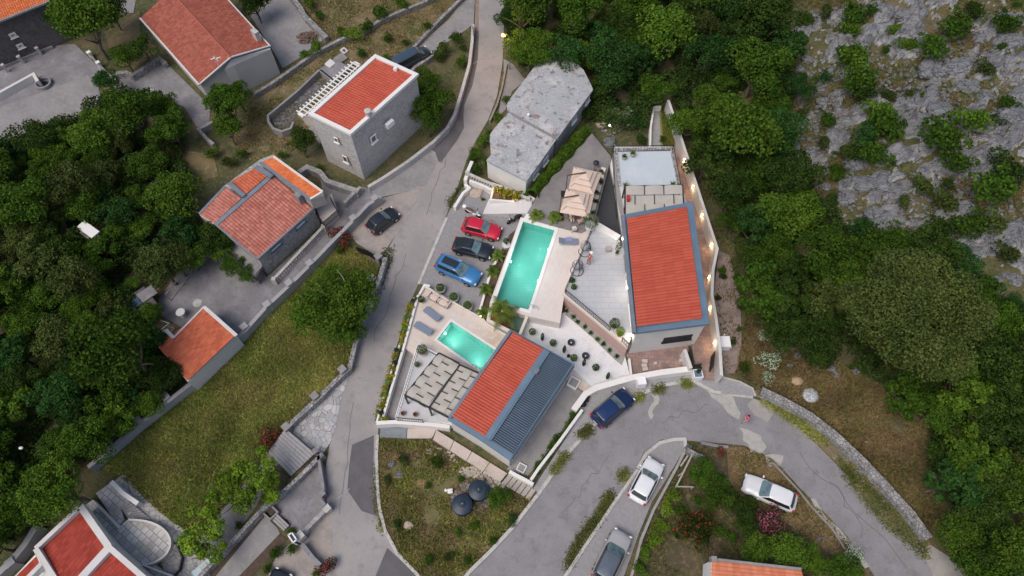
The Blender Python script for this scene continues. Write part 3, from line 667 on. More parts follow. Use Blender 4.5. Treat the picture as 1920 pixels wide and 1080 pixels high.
# grass fields
grass_m = M('grass_field', (.16, .21, .045), .95, [('noise', .22, .45, .6, (.36, .29, .13)), ('noise', .9, .45, .7, (.08, .12, .026)), ('noise', 5, .5, .8, (.17, .15, .06))], bump=('noise', 8, .6, .1))
FIELD = [(640, 458), (668, 470), (705, 500), (712, 492), (692, 575), (672, 640), (648, 700), (590, 745), (535, 800), (500, 850), (440, 925), (365, 1010), (330, 985), (300, 960), (222, 890), (190, 880), (240, 822), (320, 760), (400, 700), (455, 640), (560, 540)]
sheet('lawn', grass_m, FIELD, .01)
dry_m = M('dry_yard', (.20, .15, .08), .95, [('noise', .3, .42, .6, (.11, .105, .04)), ('noise', 1.3, .5, .7, (.27, .21, .13)), ('noise', 6, .5, .8, (.11, .095, .045))], bump=('noise', 8, .6, .1))
YARD = [(600, -40), (875, -40), (868, 0), (800, 60), (730, 120), (700, 105), (600, 200), (570, 260), (540, 290), (470, 300), (430, 270), (480, 180), (560, 130), (620, 90), (560, 20)]
sheet('dry_lawn', dry_m, YARD, .012)
sheet('dry_lawn', dry_m, [(195, 60), (262, 20), (262, 60), (300, 95), (250, 130), (215, 120)], .012)
sheet('dry_lawn', dry_m, [(335, 280), (400, 290), (410, 330), (360, 345)], .012)
ISLE = [(712, 824), (808, 828), (840, 850), (920, 895), (985, 935), (1000, 935), (955, 985), (918, 1028), (880, 1066), (850, 1100), (800, 1100), (745, 1034), (722, 985), (714, 940), (711, 880)]
sheet('dry_lawn', M('isle_soil', (.17, .14, .065), .95, [('noise', .3, .42, .6, (.10, .11, .035)), ('noise', .8, .55, .65, (.32, .20, .11)), ('noise', 6, .5, .8, (.17, .15, .09))], bump=('noise', 8, .6, .1)), ISLE, .012)
sheet('gravel_patch', M('isle_gravel', (.28, .26, .25), .95, [('noise', 9, .45, .7, (.19, .18, .17))], bump=('noise', 12, .7, .05)), [(868, 900), (890, 898), (925, 905), (930, 925), (915, 950), (880, 968), (850, 965), (845, 930)], .018)
BR = [(1290, 828), (1395, 838), (1450, 862), (1500, 920), (1545, 965), (1588, 1010), (1640, 1090), (1640, 1150), (1180, 1150), (1205, 1010), (1226, 945), (1272, 872)]
sheet('garden_soil', M('garden_ground', (.11, .085, .05), .95, [('noise', .35, .42, .6, (.06, .055, .025)), ('noise', 2, .5, .7, (.17, .13, .08))], bump=('noise', 8, .6, .1)), BR, .012)
sheet('dry_lawn', M('tan_grass', (.24, .175, .095), .95, [('noise', .9, .42, .6, (.17, .12, .07)), ('noise', 5, .5, .8, (.28, .22, .13))], bump=('noise', 8, .6, .1)), [(1362, 838), (1395, 838), (1450, 862), (1500, 920), (1560, 980), (1600, 1040), (1560, 1040), (1490, 990), (1400, 935), (1368, 920)], .018)
sheet('verge', dry_m, [(1355, 690), (1372, 705), (1412, 732), (1440, 730), (1560, 800), (1690, 925), (1745, 1020), (1740, 1040), (1660, 955), (1570, 870), (1500, 800), (1440, 750), (1410, 742), (1362, 716)], .016)
strip_m = M('hill_strip', (.29, .22, .20), .95, [('noise', .8, .45, .7, (.16, .13, .10)), ('noise', 6, .5, .8, (.27, .22, .2))], bump=('noise', 8, .6, .1))
sheet('dirt_strip', strip_m, [(1348, 470), (1368, 480), (1388, 560), (1392, 680), (1375, 700), (1358, 700), (1352, 655), (1338, 551)], .03)
sheet('dirt_strip', conct, [(575, 205), (560, 215), (600, 270), (610, 255)], .02)

# kerbs (real steps)
def kerbline(pix, w=.18, z=.13, mat=kerb, name='kerb'):
    o = MB().wall(PX(pix, z), w, z, -.02).build(name, mat); return tag(o, kind='structure')
kerbline([(708, 815), (706, 850), (707, 900), (711, 950), (722, 995), (745, 1038), (783, 1078), (815, 1120)], .25)
kerbline([(1008, 928), (960, 990), (918, 1035), (880, 1072), (850, 1110)], .3, .2)
kerbline([(1008, 928), (1062, 852), (1108, 803), (1150, 764), (1192, 743), (1235, 724), (1262, 719), (1300, 714), (1340, 735), (1412, 744)], .3)
kerbline([(1286, 838), (1284, 823), (1262, 824), (1238, 830), (1212, 850), (1196, 878)], .3)
kerbline([(1196, 880), (1150, 945), (1105, 1012), (1060, 1080), (1025, 1140)], .25)
joint_m = M('road_joint', (.36, .34, .32), .9, [('noise', 5, .45, .6, (.22, .21, .21))])
for jp in ([(718, 368), (750, 361), (796, 349)], [(886, 120), (900, 112), (915, 100), (945, 88)], [(650, 704), (680, 711), (708, 720)], [(632, 935), (645, 926), (655, 916)], [(740, 440), (758, 412), (778, 380), (796, 350)]):
    tag(MB().wall(PX(jp, .04), .09, .036, .0).build('road_joint', joint_m), kind='structure')
crack_m = M('road_crack', (.14, .133, .135), .95)
rc = random.Random(9)
for (x0, y0, x1, y1) in ((1500, 850, 1700, 1060), (1240, 790, 1330, 760), (1060, 960, 1140, 860), (760, 480, 700, 640), (660, 760, 640, 960), (1560, 900, 1620, 1000), (860, 230, 800, 400)):
    n = 9; P_ = [(x0+(x1-x0)*i/n+rc.uniform(-5, 5), y0+(y1-y0)*i/n+rc.uniform(-7, 7)) for i in range(n+1)]
    tag(MB().wall(PX(P_, .03), .045, .032, .0).build('road_crack', crack_m), kind='structure')
kerbline([(785, 532), (812, 468), (838, 408)], .3, .15)
# ================================================================== HOUSES
def ray(px, py):
    dx = (px-960)/F; dy = (540-py)/F
    return Vector((dx, dy*_c+_s, -(_c-dy*_s)))
def on_wall(px, py, A, B):
    d = ray(px, py); n = Vector((-(B-A).y, (B-A).x, 0)).normalized()
    t = (Vector((A.x, A.y, 0))-Vector((0, 0, 0))).dot(n)/Vector((d.x, d.y, 0)).dot(n)
    return Vector((d.x*t, d.y*t, CH+d.z*t))
def win(parent, A, B, px, py, w, h, mf=whitep, mp=glassd, name='window', fr=.08, label=None, shut=None):
    p = on_wall(px, py, A, B); x = (B-A); x.z = 0; x.normalize(); n = Vector((-x.y, x.x, 0))
    if n.dot(Vector((0, 0, CH))-p) < 0: n = -n
    m = Matrix((x, n, Vector((0, 0, 1)))).transposed()
    f = MB()
    for sx in (-1, 1): f.box(p+x*sx*(w/2-fr/2)+n*.04, (fr, .10, h), mat=m)
    for sz in (-1, 1): f.box(p+Vector((0, 0, sz*(h/2-fr/2)))+n*.04, (w-2*fr, .10, fr), mat=m)
    f.box(p+Vector((0, 0, -h/2-.04))+n*.09, (w+.2, .2, .07), mat=m)
    fo = f.build(name, mf, parent)
    g = MB().box(p+n*.02, (w-2*fr, .05, h-2*fr), mat=m).build('pane', mp, fo)
    if shut:
        s = MB()
        k = int(h/.12)
        for i in range(k): s.box(p+n*.09+Vector((0, 0, -h/2+(i+.5)*h/k)), (w-.04, .03, h/k*.55), mat=m)
        s.build('grille', shut, fo)
    if label: fo['label'] = label
    return fo
def flat(v): return Vector((v.x, v.y, 0))
def bwall(name, label, mat, pix, h, w, z0=0.0, cap=None, posts=None, ph=.25, pw=.55, group=None, cat='wall', postmat=None, onhill=False):
    zs = z0+h
    if onhill:
        P = [WT(x, y, h) for x, y in pix]; z1 = [p.z+h for p in P]; zb = [p.z-.6 for p in P]
    else:
        P = PX(pix, zs); z1 = zs; zb = z0-.05
    t = thing(name, label, cat, (P[0].x, P[0].y, z0), group=group)
    MB().wall(P, w, z1, zb).build('wall_body', mat, t)
    if cap: MB().wall(P, w+.08, [q+.06 for q in z1] if onhill else zs+.06, z1 if onhill else zs).build('coping', cap, t)
    for a, b in (posts or []):
        q = W(a, b, zs+ph)
        m = MB().box((q.x, q.y, (z0+zs+ph)/2), (pw, pw, zs+ph-z0), rz=.8); m.box((q.x, q.y, zs+ph+.03), (pw+.12, pw+.12, .08), rz=.8); m.build('pillar', postmat or mat, t)
    return t
def railing(name, label, pix, z, h=1.0, bars=.14, mat=blackm, white_top=False, group=None, cat='railing', scroll=False):
    P = PX(pix, z+h); t = thing(name, label, cat, (P[0].x, P[0].y, z), group=group)
    m = MB(); k = MB()
    for a, b in zip(P, P[1:]):
        m.beam(a, b, .06, .05); m.beam(a-Vector((0, 0, h-.12)), b-Vector((0, 0, h-.12)), .04, .04)
        n = max(2, int((b-a).length/bars))
        for i in range(n+1):
            q = lerp(a, b, i/n); k.box((q.x, q.y, z+h/2), (.02, .02, h-.06))
            if scroll and i < n:
                r = lerp(a, b, (i+.5)/n); d = (b-a).normalized()
                k.tube([r+d*bars*.4*math.cos(s*.785)+Vector((0, 0, -h*.5+h*.28*math.sin(s*.785))) for s in range(9)], .012, 4)
    for a in P: m.box((a.x, a.y, z+h/2), (.06, .06, h))
    m.build('rail', whitep if white_top else mat, t); k.build('bars', mat, t)
    return t
def balustrade(name, label, pix, z, h=.9, mat=kerb, sp=.3):
    P = PX(pix, z+h); t = thing(name, label, 'balustrade', (P[0].x, P[0].y, z))
    MB().wall(P, .3, z+h, z+h-.12).build('top_rail', mat, t); MB().wall(P, .3, z+.1, z-.02).build('plinth', mat, t)
    k = MB()
    for a, b in zip(P, P[1:]):
        n = max(1, int((b-a).length/sp))
        for i in range(n):
            q = lerp(a, b, (i+.5)/n); k.lathe((q.x, q.y, z+.1), [(.07, 0), (.05, .1), (.095, .3), (.045, .55), (.07, h-.22)], 8)
    k.build('balusters', mat, t)
    for a in (P[0], P[-1]): MB().box((a.x, a.y, z+h/2+.05), (.4, .4, h+.1)).build('pillar', mat, t)
    return t

# --- roofs' tile materials
rt_old = roofmat('old_red_tiles', (.25, .066, .042), (.36, .11, .074), .3, .38, (.16, .07, .055), .5)
rt_new = roofmat('bright_red_tiles', (.42, .078, .045), (.49, .10, .062), .31, .95, (.32, .07, .05), .4)
rt_org = roofmat('orange_tiles', (.50, .12, .04), (.64, .19, .07), .28, .38, (.30, .10, .05), .3)
rt_mid = roofmat('red_orange_tiles', (.40, .095, .045), (.55, .15, .075), .28, .38, (.24, .08, .05), .45)
rt_dk = roofmat('deep_red_tiles', (.26, .035, .022), (.38, .06, .04), .32, .4, (.18, .03, .02), .4)
rt_pink = roofmat('pale_old_tiles', (.35, .11, .08), (.48, .19, .145), .32, .42, (.20, .10, .085), .55)

def gable_house(name, label, eL, rg, eR, zL, zR_, zE, wallm, tilem, base=0, pitch=.3, ridge_m=None):
    # eL: (front,back) px of left eave at zL; rg: ridge at zR_; eR: right eave at zE
    Lf, Lb = W(*eL[0], zL), W(*eL[1], zL); Rf, Rb = W(*rg[0], zR_), W(*rg[1], zR_); Ef, Eb = W(*eR[0], zE), W(*eR[1], zE)
    t = thing(name, label, 'house', ((Lf.x+Ef.x)/2, (Lf.y+Ef.y)/2, base))
    def ins(p, q, d=.25): v = (q-p); v.z = 0; v.normalize(); return p+v*d
    cx = (Lf+Lb+Ef+Eb)/4
    foot = [ins(p, cx) for p in (Lf, Rf, Ef, Eb, Rb, Lb)]
    MB().prism(foot, [p.z-.12 for p in foot], base-.1).build('wall', wallm, t)
    rf = tiles('roof', tilem, (Rf, Rb, Lb, Lf), pitch, parent=t); tiles('roof', tilem, (Rf, Rb, Eb, Ef), pitch, parent=t)
    MB().tube([Rf+Vector((0, 0, .04)), Rb+Vector((0, 0, .04))], .12, 8).build('ridge_cap', ridge_m or tilem, t)
    return t, (Lf, Lb, Rf, Rb, Ef, Eb)

# H2 large red roofed house, top left
t2, k2 = gable_house('gabled_house', 'large two storey house with long red gable roof and grey gable walls, top left', ((375, 158), (264, 33)), ((433, 108), (319, -17)), ((505, 87), (391, -39)), 2.9, 5.0, 4.0, greyr, rt_old)
A_, B_ = k2[4], k2[2]
g = MB(); e1, e2 = k2[0], k2[1]
g.beam(e1+Vector((-.1, -.05, .02)), e2+Vector((-.1, -.05, .02)), .22, .14); g.build('gutter', whited, t2)
g = MB(); g.beam(k2[4]+Vector((.1, 0, .06)), k2[5]+Vector((.1, 0, .06)), .16, .14); g.build('gutter', whited, t2)
g = MB(); g.beam(k2[0]+Vector((0, 0, .12)), k2[2]+Vector((0, 0, .12)), .16, .12); g.beam(k2[2]+Vector((0, 0, .12)), k2[4]+Vector((0, 0, .12)), .16, .12); g.build('verge_trim', whited, t2)
c = W(477, 58, 5.3); m = MB().box((c.x, c.y, 4.6), (.55, .9, 1.5), rz=.8); m.build('chimney', stonel, t2); 
tb = MB(); q = flat(W(395, 188, 0)); p2 = flat(W(472, 172, 0))
x0 = W(391, 190, 0); x1 = W(437, 160, 0)
# lean-to wing standing forward under the right half of the gable
f = [W(433, 112, 4.6), W(506, 90, 3.8), W(522, 108, 3.6), W(449, 133, 4.3)]
tag(MB().prism([flat(W(419, 126, 4.3)), flat(W(433, 110, 4.8)), flat(W(505, 88, 3.9)), flat(W(507, 91, 3.9)), flat(W(436, 119, 4.4))], [4.0, 4.7, 3.85, 3.8, 4.1], 0).build('gable_wing', greyr, t2))
win(t2, x0, x1, 424, 165, .9, 1.1, whitep, blackm)
an = thing('tv_antenna', 'white forked television antenna on the large red gable roof', 'antenna', W(412, 128, 5.0))
p = W(412, 128, 4.6); a = MB().tube([p, p+Vector((0, 0, 1.3))], .03, 5); a.build('mast', whitep, an)
a = MB()
for i in range(5): a.beam(p+Vector((-.6+.1*i, .1*i, 1.25)), p+Vector((.5-.1*i, .45-.1*i, 1.25)), .04, .03)
a.beam(p+Vector((-.35, .5, 1.25)), p+Vector((.35, -.2, 1.25)), .04, .03); a.build('aerial', whitep, an)

# H1 dark stone building with orange roof corner
E0, E1 = W(-60, 62, 5.6), W(90, 0, 5.6); Rr0, Rr1 = W(-120, -60, 7.0), W(40, -120, 7.0)
t1 = thing('stone_building', 'dark stone house with orange tiled roof cut by the top left corner', 'house', (E1.x-4, E1.y, 0))
MB().prism([E0, E1, Rr1, Rr0], [5.45, 5.45, 6.8, 6.8], -.1).build('wall', stoned, t1)
tiles('roof', rt_org, (Rr0, Rr1, E1+Vector((.25, 0, 0)), E0), .28, parent=t1)
MB().beam(E0+Vector((0, -.1, .05)), E1+Vector((.2, -.1, .05)), .35, .2).build('eave_board', conc, t1)
for px, py in ((24, 66), (38, 86)): win(t1, flat(E0), flat(E1), px, py, .75, .6, whited, M('blue_pane', (.2, .27, .36), .2), fr=.17)

# H3 stone house with flat-edged red roof
Zh = 7.6
q3 = [W(703, 101, Zh), W(785, 138, Zh), W(657, 252, Zh), W(577, 213, Zh)]
t3 = thing('stone_house', 'tall pale stone house with white edged striped red roof beside the road', 'house', flat((q3[0]+q3[2])/2))
cx3 = (q3[0]+q3[2])/2
def insq(q, d):
    n = len(q); out = []
    for i in range(n):
        a, b, c_ = q[i-1], q[i], q[(i+1) % n]; u = (a-b).normalized(); v = (c_-b).normalized(); out.append(b+(u+v)*d)
    return out
MB().prism(insq(q3, .18), Zh-.3, -.1).build('wall', stonel, t3)
o3 = q3; i3 = insq(q3, .42)
m = MB()
for i in range(4):
    a, b, c_, d_ = o3[i], o3[(i+1) % 4], i3[(i+1) % 4], i3[i]
    m.prism([a, b, c_, d_], Zh, Zh-.32)
m.build('parapet', white, t3)
u3 = [v+Vector((0, 0, -.14)) for v in i3]; u3[0].z -= .1; u3[3].z -= .1
tiles('roof', rt_new, (u3[0], u3[3], u3[2], u3[1]), .3, .42, .05, .02, parent=t3)
p = W(689, 207, Zh+.7); m = MB().lathe((p.x, p.y, Zh-.3), [(.28, 0), (.28, .8), (.36, .85), (.36, 1.0), (.2, 1.08)], 14); m.build('chimney', stonel, t3)
p = W(741, 128, Zh+.2); MB().box((p.x, p.y, Zh), (.4, .25, .35), rz=-.4).box((p.x, p.y, Zh+.2), (.3, .35, .12), rz=-.4).build('roof_vent', whitep, t3)
Aw, Bw = flat(q3[2]), flat(q3[1]); Cw = flat(q3[3])
win(t3, Aw, Bw, 700, 260, .8, 1.0, white, M('green_pane', (.10, .17, .16), .2), fr=.13)
win(t3, Cw, Aw, 631, 262, .5, .7, white, wood); win(t3, Cw, Aw, 648, 298, .6, 1.0, white, wood)
p = on_wall(727, 229, Aw, Bw); MB().box(p+Vector((.25, -.25, 0)), (1.0, .4, .6), rz=.9).build('air_conditioner', whitep, t3)
# rafters along the back edge
tp = thing('slatted_eave', 'row of white pergola slats along the upper left edge of the stone house', 'pergola', flat(W(560, 218, 5)))
a, b = W(562, 214, 6.6), W(668, 117, 6.6); m = MB()
nrm = Vector((-(b-a).y, (b-a).x, 0)).normalized()
m.beam(a+nrm*.25, b+nrm*.25, .14, .16); m.beam(a-nrm*.5, b-nrm*.5, .14, .16); m.build('beam', white, tp)
for i in range(19):
    q = lerp(a, b, (i+.3)/19); MB().beam(q-nrm*.75+Vector((0, 0, .1)), q+nrm*.55+Vector((0, 0, .1)), .12, .1).build('slat', white, tp)
for q in (a, b): MB().beam(q-nrm*.5, q+nrm*.25, .2, .2).build('bracket', white, tp)

# H4 left house with several roof planes
t4 = thing('tiled_house', 'stone house with four separate red roof planes divided by grey blue gutters', 'house', flat(W(500, 400, 0)))
z4 = 3.4
mn = [W(512, 329, z4+.9), W(587, 392, z4+.1), W(483, 487, z4), W(405, 422, z4+.7)]
sm = [W(423, 350, z4+.5), W(453, 372, z4+.9), W(402, 419, z4+.8), W(374, 402, z4+.3)]
md = [W(480, 315, z4+.6), W(502, 330, z4+1), W(459, 366, z4+1), W(430, 343, z4+.5)]
rg4 = [W(513, 294, z4+1.9), W(605, 360, z4+1.9), W(581, 374, z4+1.5), W(489, 305, z4+1.5)]
allp = [W(488, 303, z4-.4), W(514, 293, z4-.4), W(606, 361, z4-.4), W(583, 376, z4-.4), W(588, 391, z4-.4), W(484, 485, z4-.4), W(375, 404, z4-.4), W(423, 351, z4-.4)]
MB().prism(allp, z4-.1, -.1).build('wall', stonew, t4)
MB().prism(rg4, z4+1.35, z4-.08).build('upper_wall', whited, t4)
for nm, q, mt, pt in (('main', mn, rt_pink, .32), ('s', sm, rt_pink, .3), ('m', md, rt_mid, .3), ('r', rg4, rt_org, .28)):
    MB().add([tuple(v-Vector((0, 0, .08))) for v in q]+[(v.x, v.y, z4-.1) for v in q], [(3, 2, 1, 0), (0, 1, 2, 3), (0, 1, 5, 4), (1, 2, 6, 5), (2, 3, 7, 6), (3, 0, 4, 7)]).build('roof_base', whited, t4)
# courses: valley lines run down the slope
tiles('roof', rt_pink, (mn[3], mn[0], mn[1], mn[2]), .32, .42, parent=t4); tiles('roof', rt_pink, (sm[2], sm[1], sm[0], sm[3]), .3, .4, parent=t4)
tiles('roof', rt_mid, (md[2], md[1], md[0], md[3]), .3, .4, parent=t4); tiles('roof', rt_org, (rg4[0], rg4[1], rg4[2], rg4[3]), .28, .4, parent=t4)
for a, b, w_ in ((mn[3], mn[0], .45), (W(430, 343, z4+.75), W(458, 368, z4+1.1), .4), (W(480, 313, z4+1), W(510, 332, z4+1.2), .5), (rg4[3], rg4[2], .3), (sm[3], sm[0], .25), (mn[1], mn[2], .15), (mn[2], mn[3], .15)):
    MB().beam(a+Vector((0, 0, .12)), b+Vector((0, 0, .12)), w_, .12).build('gutter', metalg, t4)
MB().beam(rg4[0]+Vector((0, 0, .1)), rg4[1]+Vector((0, 0, .1)), .22, .12).beam(rg4[1]+Vector((0, 0, .1)), rg4[2]+Vector((0, 0, .1)), .18, .12).build('verge_trim', cream, t4)
p = W(558, 365, z4+1.5); MB().box((p.x, p.y, z4+.9), (.5, .7, 1.3), rz=.9).build('chimney', conc, t4)
A4, B4 = flat(W(484, 485, z4-.4)), flat(W(588, 391, z4-.4))
win(t4, A4, B4, 563, 421, 1.3, .5, metalb, white, fr=.07); win(t4, A4, B4, 517, 463, 1.4, .45, metalb, white, fr=.07)
MB().prism([flat(v) for v in PX([(592, 388), (622, 362), (632, 394), (604, 418)], 1.6)], 1.6, 0).build('terrace', slabp, t4)
MB().prism([flat(v) for v in PX([(409, 452), (430, 440), (488, 488), (492, 500), (478, 520)], 1.8)], 1.8, 1.6).build('balcony', conc, t4)
for q in PX([(412, 455), (476, 517)], 1.6): MB().box((q.x, q.y, .8), (.25, .25, 1.6)).build('balcony_post', conc, t4)
railing('terrace_railing', 'dark iron railing on the terrace right of the four-plane roof house', [(592, 400), (606, 416), (632, 394), (618, 368)], 1.6, .9, .2)
railing('balcony_railing', 'thin iron railing around the balcony at the lower left of the four-plane roof house', [(400, 452), (476, 518), (492, 500)], 1.8, .9, .25)
balustrade('stone_balustrade', 'long grey stone balustrade along the lane below the stone house wall', [(513, 523), (606, 424)], .0, .9, kerb, .3)

# H5 L-shaped roof
t5 = thing('outbuilding', 'low outbuilding with L-shaped orange red tiled roof and white edges', 'shed', flat(W(350, 640, 0)))
z5 = 2.6
q5 = [W(382, 578, z5+.25), W(441, 630, z5+.25), W(352, 714, z5-.15), W(323, 634, z5-.05)]
L5 = PX([(382, 575), (443, 629), (352, 716), (285, 636), (308, 617), (323, 631)], z5-.25)
MB().prism(L5, z5-.25, -.1).build('wall', whited, t5)
tiles('roof', rt_mid, (W(382, 578, z5+.3), W(440, 630, z5+.3), W(352, 714, z5-.1), W(297, 651, z5-.1)), .28, .34, .05, .03, parent=t5)
tiles('roof', rt_mid, (W(308, 620, z5-.02), W(322, 634, z5+.02), W(300, 653, z5-.12), W(286, 637, z5-.12)), .28, .34, .05, .03, parent=t5)
m = MB()
T5 = PX([(285, 635), (308, 616), (323, 631), (382, 575), (443, 629)], z5+.38); zz = [z5+.1, z5+.1, z5+.12, z5+.38, z5+.38]
for i in range(4):
    a, b = T5[i].copy(), T5[i+1].copy(); a.z = zz[i]; b.z = zz[i+1]; m.beam(a, b, .32 if i in (1, 3) else .14, .16)
m.build('roof_edge', whited, t5)

# H6 bottom left house with circular terrace
t6 = thing('villa_house', 'house with deep red roofs framed by grey white concrete edges, bottom left', 'house', flat(W(150, 1020, 0)))
z6 = 2.7
A6 = [W(147, 957, z6), W(197, 1027, z6+.5), W(120, 1125, z6+.5), W(70, 1030, z6)]
B6 = [W(212, 1037, z6+.1), W(290, 1105, z6+.1), W(210, 1180, z6+.1), W(130, 1120, z6+.1)]
C6 = [W(68, 1043, z6-.8), W(78, 1056, z6-.8), W(20, 1120, z6-.8), W(10, 1100, z6-.8)]
MB().prism(PX([(147, 950), (205, 1020), (330, 1130), (240, 1240), (120, 1180), (64, 1030)], z6-.2), z6-.2, -.1).build('wall', whited, t6)
MB().prism(PX([(66, 1040), (95, 1080), (30, 1150), (-10, 1120)], z6-1), z6-1, -.1).build('wing_wall', white, t6)
tiles('roof', rt_dk, A6, .32, .4, .05, .02, parent=t6); tiles('roof', rt_dk, B6, .32, .4, .05, .02, parent=t6); tiles('roof', rt_dk, C6, .32, .4, .05, .02, parent=t6)
m = MB()
for a, b, w_ in (((150, 949), (66, 1028), .35), ((150, 949), (204, 1026), .5), ((66, 1028), (112, 1100), .4), ((204, 1026), (150, 1085), .6), ((204, 1026), (300, 1110), .4), ((78, 1056), (30, 1105), .35)):
    zq = z6+.55+.006*len(m.v)/8; m.beam(W(*a, zq), W(*b, zq), w_, .75)
m.build('roof_edge', whited, t6)
# terrace of that house
tt = thing('stone_terrace', 'raised flagstone terrace with rounded end beside the bottom left house', 'terrace', flat(W(250, 1000, 0)))
arc = [(250+math.cos(a)*64, 1022+math.sin(a)*46-0) for a in [R(q) for q in range(-100, 60, 12)]]
tp_ = [(172, 938), (228, 1000)]
outl = [(158, 950), (172, 937), (222, 988), (240, 974)]+[(252+66*math.cos(R(a)), 1018+42*math.sin(R(a))) for a in range(-85, 70, 12)]+[(330, 1090), (340, 1130), (250, 1130), (206, 1030)]
MB().prism(PX(outl, .5), .5, -.1).build('paving', M('flag_paving', (.60, .59, .57), .85, [('brick', 1, 0, 1, (.16, .155, .15), (.55, .55, .025)), ('noise', .8, .5, .75, (.38, .35, .31))], rot=R(35)), tt)
m = MB(); m.wall(PX([(240, 974)]+[(252+67*math.cos(R(a)), 1018+43*math.sin(R(a))) for a in range(-85, 80, 8)]+[(322, 1080)], .95), .16, .95, .5); m.build('parapet', whited, tt)
m = MB(); m.wall(PX([(173, 938), (223, 989)], .95), .14, .95, .5); m.build('low_wall', whited, tt)
tl = thing('stone_landing', 'lower flagstone landing with white parapet near the lawn', 'terrace', flat(W(200, 930, 0)))
MB().prism(PX([(180, 925), (209, 904), (258, 944), (242, 966), (226, 950), (232, 975), (222, 987)], .3), .3, -.1).build('paving', MATS['flag_paving'], tl)
MB().wall(PX([(208, 903), (230, 925), (258, 944)], 1.0), .35, 1.0, .0).build('parapet', white, tl)
st = thing('garden_steps', 'stone stair of eight treads between the landing and the round terrace', 'steps', flat(W(255, 960, 0)))
for i in range(8):
    a = lerp(Vector((240, 939)), Vector((284, 974)), i/8); b = lerp(Vector((226, 952)), Vector((242, 975)), i/8); c_ = lerp(Vector((240, 939)), Vector((284, 974)), (i+.85)/8); d_ = lerp(Vector((226, 952)), Vector((242, 975)), (i+.85)/8)
    z = .48-i*.05; MB().prism([W(q.x, q.y, z) for q in (a, c_, d_, b)], z, -.05).build('tread', steps_m, st)
sheet('paved_border', crazyd, [(232, 887), (262, 925), (305, 965), (335, 985), (365, 1012), (372, 1030), (400, 1060), (380, 1110), (330, 1110), (250, 960), (212, 905)], .03)
MB_ = MB().wall(PX([(316, 1015), (330, 1020), (340, 1045), (335, 1068), (318, 1085)], .5), .08, .5, 0); tag(MB_.build('low_railing', blackm), 'low dark curved edging round the planting beside the round terrace', 'railing')
cb = thing('cable_box', 'pale blue low utility box by the tree row at the bottom', 'utility box', W(382, 1062, 0))
p = W(382, 1062, .8); MB().box((p.x, p.y, .4), (1.9, .6, .8), rz=.75).build('cabinet', M('pale_blue_paint', (.42, .52, .56), .6), cb); MB().box((p.x, p.y, .83), (.6, .35, .06), rz=.75).build('hatch', greyr, cb)

# H7 weathered flat roofed building
t7 = thing('flat_roofed_building', 'long building with weathered pale concrete roof slabs of rounded corners beside the hedge', 'building', flat(W(1010, 230, 0)))
z7 = 3.6
up = [(1022, 105), (1034, 101), (1047, 103), (1066, 112), (1084, 121), (1094, 131), (1100, 142), (1108, 158), (1112, 168), (1046, 258), (957, 209), (951, 204), (950, 196), (955, 187), (1011, 113)]
lo = [(953, 211), (1044, 260), (988, 339), (926, 308), (912, 300), (930, 279), (922, 273), (918, 264), (919, 252), (925, 243), (935, 231)]
slab('roof', oldwhite, up, z7, z7-.3, t7); slab('roof', oldwhite, lo, z7-.25, z7-.5, t7)
def shrinkpx(pts, k=.95):
    cx = sum(p[0] for p in pts)/len(pts); cy = sum(p[1] for p in pts)/len(pts); return [(cx+(x-cx)*k, cy+(y-cy)*k) for x, y in pts]
MB().prism(PX(shrinkpx(up, .95), z7-.3), z7-.3, -.1).build('wall', greyr, t7); MB().prism(PX(shrinkpx(lo, .96), z7-.5), z7-.5, -.1).build('wall', white, t7)
A7, B7 = flat(W(987, 336, z7-.5)), flat(W(1108, 170, z7-.3))
for px, py in ((1100, 186), (1075, 222), (1022, 300), (1003, 325)): win(t7, A7, B7, px+1, py+1, 1.0, .9, whitep, M('shutter_white', (.6, .62, .64), .6))
p = W(991, 217, z7+.2); MB().lathe((p.x, p.y, z7), [(.07, 0), (.07, .35), (.16, .38), (.16, .45), (.05, .5)], 10).build('roof_vent', whitep, t7)
m = MB().beam(W(957, 211, z7+.1), W(1045, 260, z7+.1), .14, .1); m.build('joint_upstand', conc, t7)

# H8 bottom right orange roof
t8 = thing('cottage', 'small house with striped orange roof cut by the bottom edge', 'house', flat(W(1420, 1120, 0)))
z8 = 3.0
q8 = [W(1334, 1051, z8+.3), W(1502, 1070, z8+.3), W(1540, 1180, z8-.8), W(1330, 1180, z8-.8)]
MB().prism(PX([(1334, 1051), (1502, 1070), (1540, 1180), (1330, 1180)], z8-.3), z8-.9, -.1).build('wall', white, t8)
m = MB().add([(v.x, v.y, v.z-.06) for v in q8]+[(v.x, v.y, z8-1.2) for v in q8], [(0, 1, 2, 3), (0, 1, 5, 4), (1, 2, 6, 5), (2, 3, 7, 6), (3, 0, 4, 7)]); m.build('gable_wall', white, t8)
tiles('roof', roofmat('orange_row_tiles', (.48, .15, .08), (.58, .21, .12), .6, .3), (q8[0], q8[3], q8[2], q8[1]), .3, .55, .05, .03, parent=t8)
MB().beam(q8[0]+Vector((0, .1, .15)), q8[1]+Vector((0, .1, .15)), .2, .2).build('ridge_board', conc, t8)
p = W(1339, 1048, z8+.6); MB().box((p.x, p.y, z8+.3), (.4, .4, .8)).build('chimney', conc, t8)
ds = thing('satellite_dish', 'grey satellite dish on the left wall of the orange roofed cottage', 'satellite dish', W(1320, 1068, 2.5))
p = W(1320, 1066, 3.0); MB().lathe((0, 0, 0), [(.02, 0), (.25, .04), (.42, .12), (.43, .14), (.25, .07), (.03, .03)], 18).build('dish', M('dish_grey', (.3, .34, .36), .4), ds).rotation_euler = (R(20), R(70), 0)
MB().tube([(0, 0, 0), (-.35, -.1, .1)], .02, 5).box((-.38, -.1, .1), (.12, .12, .12)).build('receiver_arm', whitep, ds)
